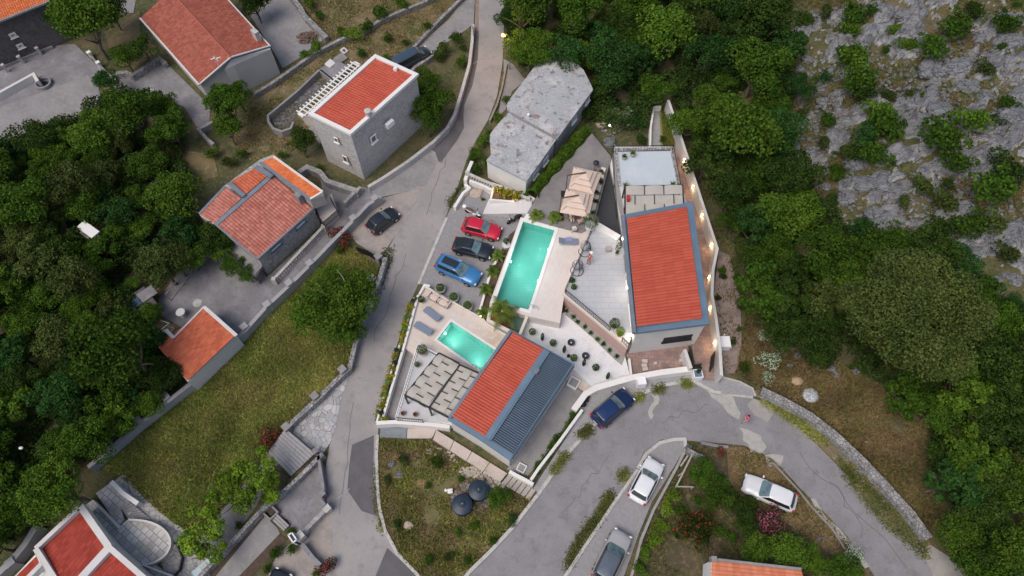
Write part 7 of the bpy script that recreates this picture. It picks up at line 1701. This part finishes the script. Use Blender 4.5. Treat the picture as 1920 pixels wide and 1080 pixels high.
manual = [('bigolive0', 1712, 592, 124), ('blue0', 1148, 120, 50), ('bright1', 1385, 245, 75), ('roundbright0', 994, 92, 50), ('mid0', 1420, 130, 60), ('blue1', 1502, 160, 30), ('bright0', 1480, 400, 55), ('mid1', 1560, 470, 62), ('bright1', 1250, 60, 55), ('mid0', 1080, 20, 50),
          ('mid1', 225, 655, 78), ('roundbright0', 110, 920, 66), ('bright1', 330, 365, 52), ('mid0', 245, 215, 52), ('bright0', 170, 250, 45), ('olive1', 300, 500, 45), ('mid1', 60, 380, 55), ('olive0', 100, 640, 45), ('dark0', 1880, 680, 60), ('blue1', 1330, 100, 50), ('dark1', 1620, 640, 45), ('bright0', 1340, 210, 48)]
av = []
for k, x, y, r in manual: pend('tree', k, x, y, r, None); av.append((x, y, r*.55))
mixL = (['mid', 'bright', 'dark', 'olive', 'blue'], [5, 4, 3, 2, 2]); mixR = (['mid', 'bright', 'dark', 'olive', 'blue'], [5, 2.2, 5, 2, 3])
radL = [46]*12+[37]*24+[29]*36+[20]*16; radR = [54]*14+[43]*42+[33]*54+[23]*24
shrinkL = [p for p in LEFTW]
clearL = av+[(240, 528, 26), (165, 430, 12), (56, 847, 8), (262, 560, 30), (345, 290, 16)]
fill(shrinkL, radL, .50, 'trees of the left wood', mixL, clearL)
fill(RIGHTW, radR, .50, 'trees of the right hillside wood', mixR, av+[(1278, 150, 22), (1165, 225, 40), (1600, 700, 25)])
# shrubs on the rocks (read off the photograph) and elsewhere
RS = [('smid', 1590, 28, 22), ('sbright', 1615, 118, 30), ('smid', 1610, 150, 26), ('sblue', 1580, 105, 14), ('smid', 1738, 92, 24), ('sbright', 1700, 90, 16), ('smid', 1780, 45, 26), ('smid', 1890, 40, 22), ('sdark', 1612, 165, 24), ('sbright', 1645, 215, 22), ('smid', 1655, 245, 30), ('sblue', 1620, 255, 20), ('smid', 1780, 255, 36), ('sbright', 1820, 235, 26), ('smid', 1850, 340, 34), ('sdark', 1880, 320, 28), ('smid', 1800, 300, 24), ('sbright', 1680, 60, 12), ('solive', 1720, 350, 18), ('solive', 1760, 380, 22), ('smid', 1640, 300, 26), ('sdark', 1600, 290, 18), ('smid', 1565, 325, 14), ('sbright', 1567, 328, 10), ('solive', 1550, 270, 12), ('smid', 1810, 415, 26), ('sdark', 1760, 425, 26), ('solive', 1850, 420, 24), ('smid', 1690, 440, 24), ('sdark', 1720, 455, 26), ('solive', 1500, 210, 12), ('smid', 1545, 225, 14), ('sbright', 1590, 60, 16), ('solive', 1880, 480, 20), ('smid', 1640, 20, 12), ('sblue', 1545, 145, 10), ('solive', 1840, 130, 16), ('smid', 1500, 40, 16), ('solive', 1660, 180, 12), ('smid', 1890, 200, 16), ('solive', 1700, 380, 12), ('sdark', 1830, 20, 16)]
RS = [(k, x, y, r*1.25) for k, x, y, r in RS]
_r = random.Random(21)
for _ in range(46):
    x, y = _r.uniform(1485, 1915), _r.uniform(5, 540)
    if inpoly(x, y, [(1480, -20), (1920, -20), (1920, 560), (1850, 520), (1700, 465), (1560, 390), (1480, 330)]) and all((x-a)**2+(y-b)**2 > (c*.9+8)**2 for _k, a, b, c in RS): RS.append((_r.choice(['smid', 'solive', 'sdark', 'solive']), x, y, _r.choice([7, 9, 12, 15])))
for k, x, y, r in RS: pend('shrub', k, x, y, r, None)
OT = [('mid', 'tree', 'mid0', 808, 190, 42, 'tall bushy tree between the stone house and the main road'), ('t', 'tree', 'bright0', 800, 150, 26, 'lighter tree above the bushy tree right of the stone house'), ('t', 'tree', 'mid1', 800, 225, 30, 'lower dark part tree standing at the bend of the roadside stone wall'),
      ('t', 'tree', 'dark1', 565, 270, 28, 'dark narrow tree at the lower left corner of the stone house'), ('t', 'tree', 'bright1', 155, 40, 62, 'large tree in the top left between dark stone house and gabled house'), ('t', 'tree', 'mid0', 118, 20, 40, 'leafy tree beside the orange roof corner at top left'), ('t', 'tree', 'dark0', 205, 20, 34, 'dark tree at the top edge left of the gabled house'),
      ('t', 'tree', 'mid0', 425, 195, 38, 'round green tree below the grey gable of the large house'), ('t', 'tree', 'mid1', 445, 180, 28, 'smaller green tree touching the grey gable wall'), ('t', 'tree', 'bright1', 425, 240, 28, 'bright tree below the round tree near the concrete yard tip'), ('t', 'tree', 'dark0', 475, 5, 34, 'dark tree at the top edge right of the long red gable roof'),
      ('t', 'tree', 'blue1', 200, 150, 22, 'grey green bush tree between the two concrete yards'), ('t', 'tree', 'bright0', 232, 108, 26, 'bright bush tree under the white wall of the gabled house'), ('t', 'tree', 'dark1', 268, 92, 28, 'dark bush tree beside the left eave of the gabled house'),
      ('t', 'tree', 'bright0', 640, 565, 64, 'large bright green tree with bare pale branches on the lawn by the road'), ('t', 'tree', 'bright1', 590, 590, 46, 'bright green tree joined to the left of the large lawn tree'), ('t', 'tree', 'mid0', 655, 620, 34, 'green tree leaning to the lawn wall below the large lawn tree'), ('t', 'tree', 'bright1', 620, 520, 30, 'small bright tree above the large lawn tree'),
      ('t', 'tree', 'lime0', 475, 880, 42, 'lime green tree by the wide dark stone stair'), ('t', 'tree', 'lime0', 430, 935, 42, 'lime green tree in the middle of the row along the lawn'), ('t', 'tree', 'lime0', 375, 990, 42, 'lime green tree nearest the round terrace'), ('t', 'tree', 'lime0', 500, 915, 28, 'small lime green tree over the stone wall below the stair'), ('t', 'tree', 'lime0', 400, 1030, 26, 'small lime green tree at the lower end of the row'),
      ('t', 'tree', 'bright0', 410, 470, 24, 'green bush tree at the left corner of the balcony'), ('t', 'tree', 'mid1', 440, 500, 24, 'green vine tree under the balcony of the four-plane roof house'), ('t', 'tree', 'mid0', 465, 515, 18, 'small vine bush at the balcony foot above the concrete yard'), ('t', 'tree', 'mid1', 380, 440, 30, 'green tree left of the balcony'),
      ('t', 'tree', 'olive1', 325, 490, 38, 'pale brownish tree above the concrete yard mesh fence'), ('t', 'tree', 'bright1', 282, 585, 22, 'green tree in the yard corner beside the dark shed'), ('t', 'tree', 'bright0', 250, 530, 15, 'small bright tree left of the dark shed'),
      ('t', 'tree', 'mid1', 1325, 885, 30, 'dense green tree in the garden near the wooden frame'), ('t', 'tree', 'mid0', 1345, 925, 32, 'dense green tree in the garden left of the convertible'), ('t', 'tree', 'dark1', 1385, 950, 28, 'dark green tree touching the pink oleander'), ('t', 'tree', 'dark0', 1400, 985, 22, 'dark tree under the pink oleander'),
      ('t', 'tree', 'bright0', 1425, 1030, 36, 'bright dense tree above the orange roof, left one'), ('t', 'tree', 'bright1', 1480, 1035, 36, 'bright dense tree above the orange roof, middle one'), ('t', 'tree', 'bright0', 1525, 1050, 28, 'bright dense tree above the orange roof, right one'), ('t', 'tree', 'mid1', 1590, 1075, 34, 'green tree at the bottom edge beside the white flowering bush'),
      ('t', 'tree', 'mid0', 934, 935, 21, 'round green bush right of the lower water tanks')]
for a in OT: pend(a[1], a[2], a[3], a[4], a[5], None, label=a[6])
OS = [('srose', 633, 437, 15, 'red flowering rose bush, upper half, on the concrete wall by the forecourt'), ('srose', 645, 452, 14, 'red flowering rose bush, lower half, by the forecourt gate'), ('smid', 640, 470, 10, 'green bush under the rose bush by the forecourt gate'), ('srose', 500, 822, 17, 'red flowering bush at the left end of the wide dark stone stair'), ('srose', 520, 818, 10, 'small red flowering bush touching the wide stair railing'),
      ('spink', 1449, 970, 29, 'large pink flowering oleander leaning over the white convertible'), ('sred', 1300, 1000, 26, 'green bush with red trumpet flowers in the cottage garden, left one'), ('sred', 1320, 985, 20, 'green bush with red trumpet flowers in the cottage garden, right one'), ('srose', 612, 1065, 16, 'pink flowering bush at the bottom edge beside the main road'), ('sbright', 592, 1072, 9, 'clipped bright green bush beside the bottom pink bush'), ('swhite', 1600, 1042, 18, 'white flowering bush at the lower end of the convertible lot'), ('srose', 1352, 846, 9, 'small red flowering bush on the thin concrete ledge'),
      ('swhite', 1443, 678, 20, 'largest pale white flowering shrub above the dry stone wall'), ('swhite', 1442, 708, 12, 'small pale flowering shrub below the largest white one'), ('swhite', 1432, 628, 12, 'pale flowering shrub near the white boulders, left one'), ('swhite', 1450, 632, 9, 'pale flowering shrub near the white boulders, right one'), ('swhite', 1460, 650, 8, 'small pale flowering shrub between white boulders'), ('swhite', 1410, 570, 9, 'pale flowering shrub in the dark scrub above the dirt strip'),
      ('sbright', 575, 100, 12, 'round bright bush at the end of the dry stone wall by the rubble yard'), ('sbright', 598, 88, 14, 'bright bush on the dry stone wall right of the rubble yard'), ('slime', 665, 65, 16, 'lime leafy bush on the dry stone wall at the top'), ('sbright', 645, 60, 11, 'bright bush left of the lime leafy bush at the top'), ('smid', 685, 48, 14, 'long dark green bush on the top dry stone wall'), ('smid', 720, 25, 18, 'large round dark bush on the top dry stone wall'), ('sbright', 758, 5, 14, 'bright bush at the top edge on the dry stone wall'), ('smid', 724, 70, 10, 'single round bush in the middle of the dry yard'), ('smid', 674, 100, 10, 'round grey green bush above the pergola slats'), ('solive', 760, 78, 8, 'small bush in the dry yard near the lane wall'), ('smid', 800, 52, 10, 'low bush at the bend of the lane wall'), ('sbright', 585, 5, 14, 'bright bush at the top edge above the thick stone wall'), ('smid', 595, 30, 11, 'dark bush beside the thick stone wall'), ('sbright', 727, 106, 8, 'bright bush touching the upper corner of the stone house roof'), ('solive', 835, 95, 16, 'dark olive bush below the lane gate'), ('smid', 855, 75, 14, 'green bush strip under the lane gate'), ('smid', 868, 92, 8, 'small round bush by the roadside stone wall'), ('sbright', 860, 115, 13, 'bright round bush on the roadside stone wall'), ('sdark', 820, 108, 12, 'dark bush beside the parked van'),
      ('smid', 455, 285, 12, 'bush in the dry ground above the four-plane roof house'), ('sbright', 530, 288, 9, 'small bright bush left of the dark narrow tree'), ('solive', 430, 300, 14, 'olive bush above the left gutter of the four-plane roof house'), ('sbright', 395, 285, 14, 'bright bush by the angled stone wall'), ('smid', 600, 318, 10, 'dark bush between the stone house base and the courtyard wall'),
      ('sbright', 925, 250, 14, 'bright bush left of the flat roofed building, upper'), ('sbright', 908, 268, 14, 'bright bush left of the flat roofed building, second'), ('sbright', 895, 285, 13, 'bright bush left of the flat roofed building, third'), ('smid', 883, 298, 10, 'green bush at the road edge by the left end of the balustrade'), ('smid', 915, 310, 16, 'dark bush under the lower slab corner of the flat roofed building'), ('smid', 898, 318, 13, 'dark bush behind the balustrade, left'), ('solive', 940, 330, 10, 'olive bush behind the balustrade, middle'), ('sblue', 968, 345, 9, 'spiky grey green bush at the lower tip of the flat roofed building'), ('sbright', 940, 222, 13, 'bright bush by the footpath beside the flat roofed building'), ('smid', 950, 190, 10, 'green bush by the footpath under the big lamp tree'),
      ('syellow', 939, 360, 11, 'yellow lit shrub in the planter, left', .85), ('syellow', 955, 364, 11, 'yellow lit shrub in the planter, middle', .85), ('syellow', 972, 368, 11, 'yellow lit shrub in the planter, right', .85), ('sbright', 985, 370, 8, 'small green shrub at the right end of the yellow planter', .85),
      ('smid', 1280, 540, 0, ''), ('smid', 1352, 505, 9, 'round green bush behind the retaining wall, upper'), ('smid', 1378, 518, 9, 'round green bush on the dirt strip, right'), ('sdark', 1356, 520, 7, 'small dark bush behind the retaining wall, middle'), ('sdark', 1345, 560, 7, 'small dark bush behind the retaining wall, lower'), ('solive', 1385, 575, 10, 'olive bush at the right edge of the dirt strip'), ('smid', 1384, 616, 6, 'small bush on the dirt strip near the white cooling unit'), ('smid', 1400, 690, 12, 'bush on the weedy slope above the paved bay'), ('solive', 1372, 640, 8, 'olive bush right of the white cooling unit'),
      ('smid', 1240, 262, 8, 'dark bush by the garden strip end railing'), ('ssilver', 1168, 225, 20, 'silver shrub beside the bright garden lamp'), ('ssilver', 1152, 212, 12, 'small silver shrub above the bright garden lamp'), ('sblue', 1190, 232, 18, 'blue green shrub right of the bright garden lamp'), ('sdark', 1200, 262, 12, 'dark shrub behind the back railing of the annex'), ('sdark', 1100, 215, 18, 'dark shrub at the upper end of the long hedge'),
      ('smid', 720, 1000, 0, ''), ('solive', 760, 860, 12, 'olive weed bush on the overgrown plot, upper left'), ('smid', 815, 870, 14, 'green weed bush on the overgrown plot above the canister'), ('solive', 730, 900, 10, 'olive weed bush on the left side of the overgrown plot'), ('smid', 805, 910, 8, 'spiky green weed left of the white canister'), ('sbright', 855, 1000, 9, 'bright weed bush below the water tanks, left'), ('sbright', 890, 990, 10, 'bright weed bush below the water tanks, right'), ('sblue', 745, 985, 8, 'grey green weed on the lower left of the overgrown plot'), ('sblue', 960, 975, 10, 'grey green agave-like bush at the right kerb of the overgrown plot'), ('smid', 925, 1010, 9, 'green bush at the right kerb of the overgrown plot, lower'), ('solive', 840, 1040, 11, 'olive weed bush near the lower tip of the overgrown plot'), ('smid', 880, 1050, 9, 'green weed bush at the lower tip of the overgrown plot'), ('smid', 800, 1050, 10, 'green weed bush by the lower left kerb of the overgrown plot'), ('smid', 865, 895, 8, 'bush touching the rubble above the water tanks'),
      ('slime', 1262, 930, 13, 'lime vine bush along the paved bay wall, uppermost'), ('slime', 1250, 955, 13, 'lime vine bush along the paved bay wall, second'), ('slime', 1238, 985, 14, 'lime vine bush along the paved bay wall, third'), ('slime', 1228, 1012, 14, 'lime vine bush along the paved bay wall, fourth'), ('sbright', 1215, 1038, 15, 'bright vine bush along the paved bay wall, fifth'), ('sbright', 1205, 1065, 16, 'bright vine bush at the bottom edge by the silver car'), ('smid', 1280, 955, 13, 'green bush in the middle of the vine garden'), ('smid', 1350, 990, 15, 'green bush between red trumpet bushes and pink oleander'), ('smid', 1368, 1010, 13, 'green bush above the dark gap by the cottage'), ('smid', 1305, 940, 10, 'green bush below the wooden frame'), ('sbright', 1270, 905, 8, 'small bush beside the foot of the wooden frame'),
      ('sbright', 545, 1025, 13, 'grey green hedge bush at the bottom driveway, right'), ('smid', 520, 1040, 13, 'grey green hedge bush at the bottom driveway, left'), ('smid', 545, 998, 8, 'dark bush beside the white framed kiosk'), ('smid', 505, 1065, 10, 'dark bush at the bottom edge left of the parked dark car'), ('smid', 445, 985, 8, 'dark bush between lime trees and the mossy wall')]
for k, x, y, r, lb, *zz_ in OS:
    if r: pend('shrub', k, x, y, r, None, label=lb, **({'z': zz_[0]} if zz_ else {}))
for i, (x, y) in enumerate([(1085, 768), (1077, 778), (1068, 790), (1060, 801), (1053, 812), (1046, 822), (1040, 832), (1033, 842), (1025, 853), (1018, 863), (1010, 874), (1003, 884)]):
    pend('shrub', 'smid' if i % 3 else 'sbright', x, y, 8.5, 'hedge bushes beside the pebble court', label='green hedge bush along the pebble court wall, '+ordn[i]+' from the rubbish bags')
fl = [(774, 562), (771, 572), (768, 582), (764, 594), (761, 605), (758, 616), (754, 628), (750, 640), (746, 655), (742, 668), (738, 680), (735, 692), (731, 704), (728, 716), (724, 728), (721, 740), (718, 752), (715, 764), (712, 776), (720, 788)]
for i, (x, y) in enumerate(fl):
    pend('shrub', 'syellow' if (i*7) % 5 > 1 else ('slime' if i % 2 else 'solive'), x, y, 7.0, 'yellow plants in the roadside planter', label='yellow green plant in the white roadside planter, '+ordn[i]+' from its upper end', z=.6)
for i, (x, y) in enumerate([(1130, 322), (1126, 340), (1121, 360), (1116, 378), (1110, 398), (1106, 412)]):
    pend('shrub', 'sdark' if i % 2 else 'solive', x, y, 6, 'bushes in the parasol planter', label='low bush in the narrow planter beside the parasols, '+ordn[i]+' from its upper end', z=zD+.3)
# label the pending ones by landmark and look, then place them
grp = {}
for i, (kind, key, x, y, r, g_, kw) in enumerate(PEND):
    if 'label' in kw: continue
    base = key.rstrip('012'); base = base[1:] if kind == 'shrub' else base
    size = 'large' if r > 40 else ('middling' if r > 29 else 'small')
    ld_ = min(LAND, key=lambda q: (q[0]-x)**2+(q[1]-y)**2)
    grp.setdefault((kind, size, LOOK[base], ld_), []).append(((ld_[0]-x)**2+(ld_[1]-y)**2, i))
for (kind, size, look, ld_), L_ in grp.items():
    L_.sort()
    for k, (_, i) in enumerate(L_):
        PEND[i][6]['label'] = f"{size} {look} {kind}, {ORD[k]} to {ld_[2]}" if k else f"{size} {look} {kind} nearest to {ld_[2]}"
for kind, key, x, y, r, g_, kw in PEND:
    kw = dict(kw); lb = kw.pop('label')
    treepx(key, x, y, r, lb, g_, 'tree' if kind == 'tree' else 'shrub', hs=random.uniform(.85, 1.15) if kind == 'tree' else 1, **kw)
for k, e in TREE.items():
    if not e[1]:
        for ch in list(e[0].children): bpy.data.objects.remove(ch)
        bpy.data.objects.remove(e[0])
# pale bare branches of the lawn tree
bb = MB(); rngb = random.Random(3)
for a0 in range(9):
    c = W(625+rngb.uniform(-25, 35), 555+rngb.uniform(-30, 30), 3.4); a = rngb.uniform(0, 6.28); p = [c]
    for k in range(4): a += rngb.uniform(-.5, .5); p.append(p[-1]+V3((math.cos(a)*.5, math.sin(a)*.5, .15)))
    bb.tube(p, [.05, .045, .035, .025, .012], 5)
    q = p[2]; a2 = a+1; bb.tube([q, q+V3((math.cos(a2)*.4, math.sin(a2)*.4, .1)), q+V3((math.cos(a2+.4)*.8, math.sin(a2+.4)*.8, .15))], [.03, .02, .01], 5)
lt = [o for o in C.objects if o.get('label', '').startswith('large bright green tree with bare pale')][0]
bo_ = bb.build('bare_branches', barkp); bo_.parent = lt; bo_.matrix_parent_inverse = Matrix.LocRotScale(lt.location, lt.rotation_euler, lt.scale).inverted()
hedge('hedge', 'long green hedge between the flat roofed building and the paved terrace', Lbrt, [(1100, 240), (1078, 266), (1053, 294), (1030, 322), (1008, 346), (998, 364)], .05, 1.55, 2.2, 14000, .17)
# ================================================================== ROCKS
def rock(name, label, px, py, s, mat=rock_m, z=0, flatn=.6, group=None, seed=0, cat='rock', loc=None):
    p = loc if loc is not None else WT(px, py, z+.2*s)
    m = MB().sphere((0, 0, 0), 1, 12, 8); V = []
    for v in m.v:
        v = Vector(v); n = noise.noise_vector(v*1.1+Vector((seed*3.7, 0, 0))); r = 1+.55*n.x; v = v*r
        v = Vector((round(v.x*2.2)/2.2*.35+v.x*.65, round(v.y*2.2)/2.2*.35+v.y*.65, v.z)); V.append((p.x+v.x*s, p.y+v.y*s*.8, p.z+v.z*s*flatn+.1*s))
    o = obj(name, V, m.f, mat); tag(o, label, cat, group); return o
rk_l = [(1885, 75, 1.6), (1500, 60, .9), (1560, 70, .9), (1515, 110, 1.0), (1490, 70, .8), (1502, 128, .7), (1650, 20, 1.8), (1700, 30, 1.6), (1745, 130, 1.7), (1800, 125, 1.8), (1760, 135, 1.2), (1710, 190, 1.9), (1760, 205, 1.8), (1820, 160, 1.4), (1895, 80, 1.8), (1860, 230, 2.2), (1900, 215, 2.0), (1870, 290, 1.5), (1610, 310, 1.3), (1620, 345, 1.9), (1655, 340, 1.8), (1590, 370, 1.4), (1685, 360, 1.3), (1640, 400, 1.4), (1505, 235, .8), (1530, 240, .7), (1485, 290, .8), (1520, 280, .6), (1490, 330, .8), (1525, 310, 1.0), (1550, 350, .7), (1480, 340, .7), (1720, 300, .9), (1760, 320, .7), (1800, 420, 1.2), (1840, 440, 1.4), (1870, 470, 1.2), (1820, 460, 1.3), (1900, 520, 1.4), (1870, 530, 1.2), (1545, 190, .8), (1570, 200, .7), (1590, 225, .9), (1560, 240, .6), (1700, 100, .9), (1720, 60, 1.0), (1840, 70, 1.1), (1850, 180, 1.2), (1680, 240, 1.0), (1730, 250, 1.0)]
CARD = ['upper left', 'upper middle', 'upper right', 'lower left', 'lower middle', 'lower right']
gr = {}
for i, (x, y, s) in enumerate(rk_l):
    ar = ('upper' if y < 200 else 'lower')+' '+('left' if x < 1600 else 'middle' if x < 1760 else 'right'); sz = 'large' if s >= 1.5 else 'middling' if s > .95 else 'small'
    gr.setdefault((ar, sz), []).append((x, y, s))
for (ar, sz), L_ in gr.items():
    L_.sort()
    for k, (x, y, s) in enumerate(L_): rock('limestone_rock', f"{sz} grey limestone rock in the {ar} of the rock slope, "+(ordn[k]+' from the left' if len(L_) > 1 else 'alone of its size'), x, y, s*.8, group='limestone rocks of the slope', seed=x+y, flatn=.55)
for i, (x, y, s, m_, lb) in enumerate([(893, 362, .95, rockb, 'pale tan boulder above the scooter'), (1127, 232, .8, rockb, 'pale boulder at the upper end of the hedge'), (1143, 268, 1.0, rock_m, 'large grey boulder at the back corner of the annex'), (1148, 205, .6, rock_m, 'white boulder above the garden lamp'), (1232, 180, .8, rock_m, 'white boulder above the narrow garden strip'), (1238, 148, .4, rock_m, 'small white stone by the red earth clearing'), (1215, 222, .7, rockb, 'tan boulder left of the narrow garden path'), (766, 985, .55, rockb, 'pale flat rock on the overgrown plot, lower left'), (736, 870, .45, rock_m, 'pale rock outcrop on the overgrown plot, upper left'), (750, 890, .5, rock_m, 'pale rock outcrop below the upper left one'), (1475, 618, .5, rock_m, 'white boulder by the scrub, upper'), (1486, 625, .6, rock_m, 'white boulder by the scrub, right'), (1450, 616, .45, rock_m, 'white boulder by the scrub, left'), (1480, 640, .6, rock_m, 'white boulder by the scrub, middle'), (1488, 650, .4, rock_m, 'white boulder by the scrub, lower'), (1470, 660, .4, rock_m, 'white stone near the largest flowering shrub, upper'), (1495, 665, .45, rock_m, 'white stone right of the largest flowering shrub'), (1482, 685, .35, rock_m, 'pale upright stone by the tan sand heap'), (1560, 690, .6, rock_m, 'pale rock pile stone in the dark clearing, left'), (1568, 702, .5, rock_m, 'pale rock pile stone in the dark clearing, lower'), (1605, 697, .45, rock_m, 'pale stone in the dark clearing, right'), (1290, 838, .4, rock_m, 'pale stone at the head of the paved bay'), (1450, 1008, .3, rock_m, ''), (1537, 1010, .3, rock_m, 'small pale stone on the dry lot below the convertible'), (1624, 828, .18, whitep, 'tiny white stone on the slope above the dry stone wall'), (773, 931, .15, whitep, 'tiny white stone on the overgrown plot')]):
    if lb: rock('boulder', lb, x, y, s*.8, m_, seed=i*3+1, cat='boulder')
h_ = WT(1520, 741); hp = MB().sphere((h_.x, h_.y, h_.z), (.8, .75, .4), 16, 8); hp.v = [(a, b, c_+.08*noise.noise(Vector((a*4, b*4, 0)))) for a, b, c_ in hp.v]; tag(hp.build('gravel_heap', M('heap_gravel', (.32, .34, .36), .95, [('noise', 9, .45, .6, (.55, .56, .58)), ('noise', 4, .5, .7, (.15, .16, .17))])), 'round heap of blue grey gravel on the slope above the dry stone wall', 'gravel heap')
h_ = WT(1495, 714); hp = MB().sphere((h_.x, h_.y, h_.z), (.62, .5, .3), 16, 8); tag(hp.build('sand_heap', M('heap_sand', (.42, .30, .19), .95)), 'small tan sand heap left of the gravel heap', 'sand heap')
h_ = W(577, 72, 0); hp = MB(); rr = random.Random(2)
for k in range(120):
    a = rr.uniform(0, 6.28); q = rr.random()**.7; hp.box((h_.x+1.3*q*math.cos(a), h_.y+1.1*q*math.sin(a), .1+.45*(1-q)), (rr.uniform(.1, .5), rr.uniform(.05, .2), .06), rz=rr.uniform(0, 3))
tag(hp.build('debris_pile', debris_m), 'pile of brown wooden debris in the rubble yard at the top', 'debris', kind='stuff')
# loose rubble above the tanks
rb = MB(); rr = random.Random(4)
def rubble(name, label, poly, n, s, mat, seed):
    rr = np.random.default_rng(seed); q = scatter([WT(x, y) for x, y in poly], n, rr); m = MB()
    for x, y in q:
        r = s*(.5+rr.random()); z = hill(x, y); m.sphere((x, y, z+r*.3), (r, r*(.6+.5*rr.random()), r*.6), 5, 4)
    return tag(m.build(name, mat), label, 'rubble', kind='stuff')
rubble('rubble', 'loose tan stones along the slab path above the water tanks', [(862, 880), (880, 872), (930, 893), (945, 912), (925, 915), (890, 895), (868, 895)], 150, .16, rubble_m, 3)
rubble('rubble', 'scattered pale stones on the overgrown plot under the slab path', [(790, 828), (850, 850), (858, 870), (800, 850)], 60, .12, rubble_m, 4)
rubble('rubble', 'pale stones in the dirt left of the dry stone wall', [(1425, 745), (1560, 828), (1740, 1010), (1730, 1020), (1550, 838), (1420, 750)], 160, .10, rock_m, 5)
rubble('rubble', 'loose rocks around the clearing above the narrow garden', [(1225, 140), (1285, 150), (1290, 190), (1262, 185), (1225, 200)], 40, .14, rock_m, 6)
rubble('rubble', 'loose pale stones scattered over the rocky slope', [(1485, 20), (1900, 20), (1900, 540), (1640, 430), (1485, 320)], 2200, .20, rock_m, 7)
rubble('rubble', 'white stones by the bright garden lamp', [(1120, 200), (1170, 195), (1180, 240), (1150, 265), (1120, 245)], 60, .2, rock_m, 8)
rubble('rubble', 'small stones scattered on the dry yard', [(470, 200), (560, 150), (560, 250), (490, 280), (400, 290), (440, 240)], 60, .07, rock_m, 9)
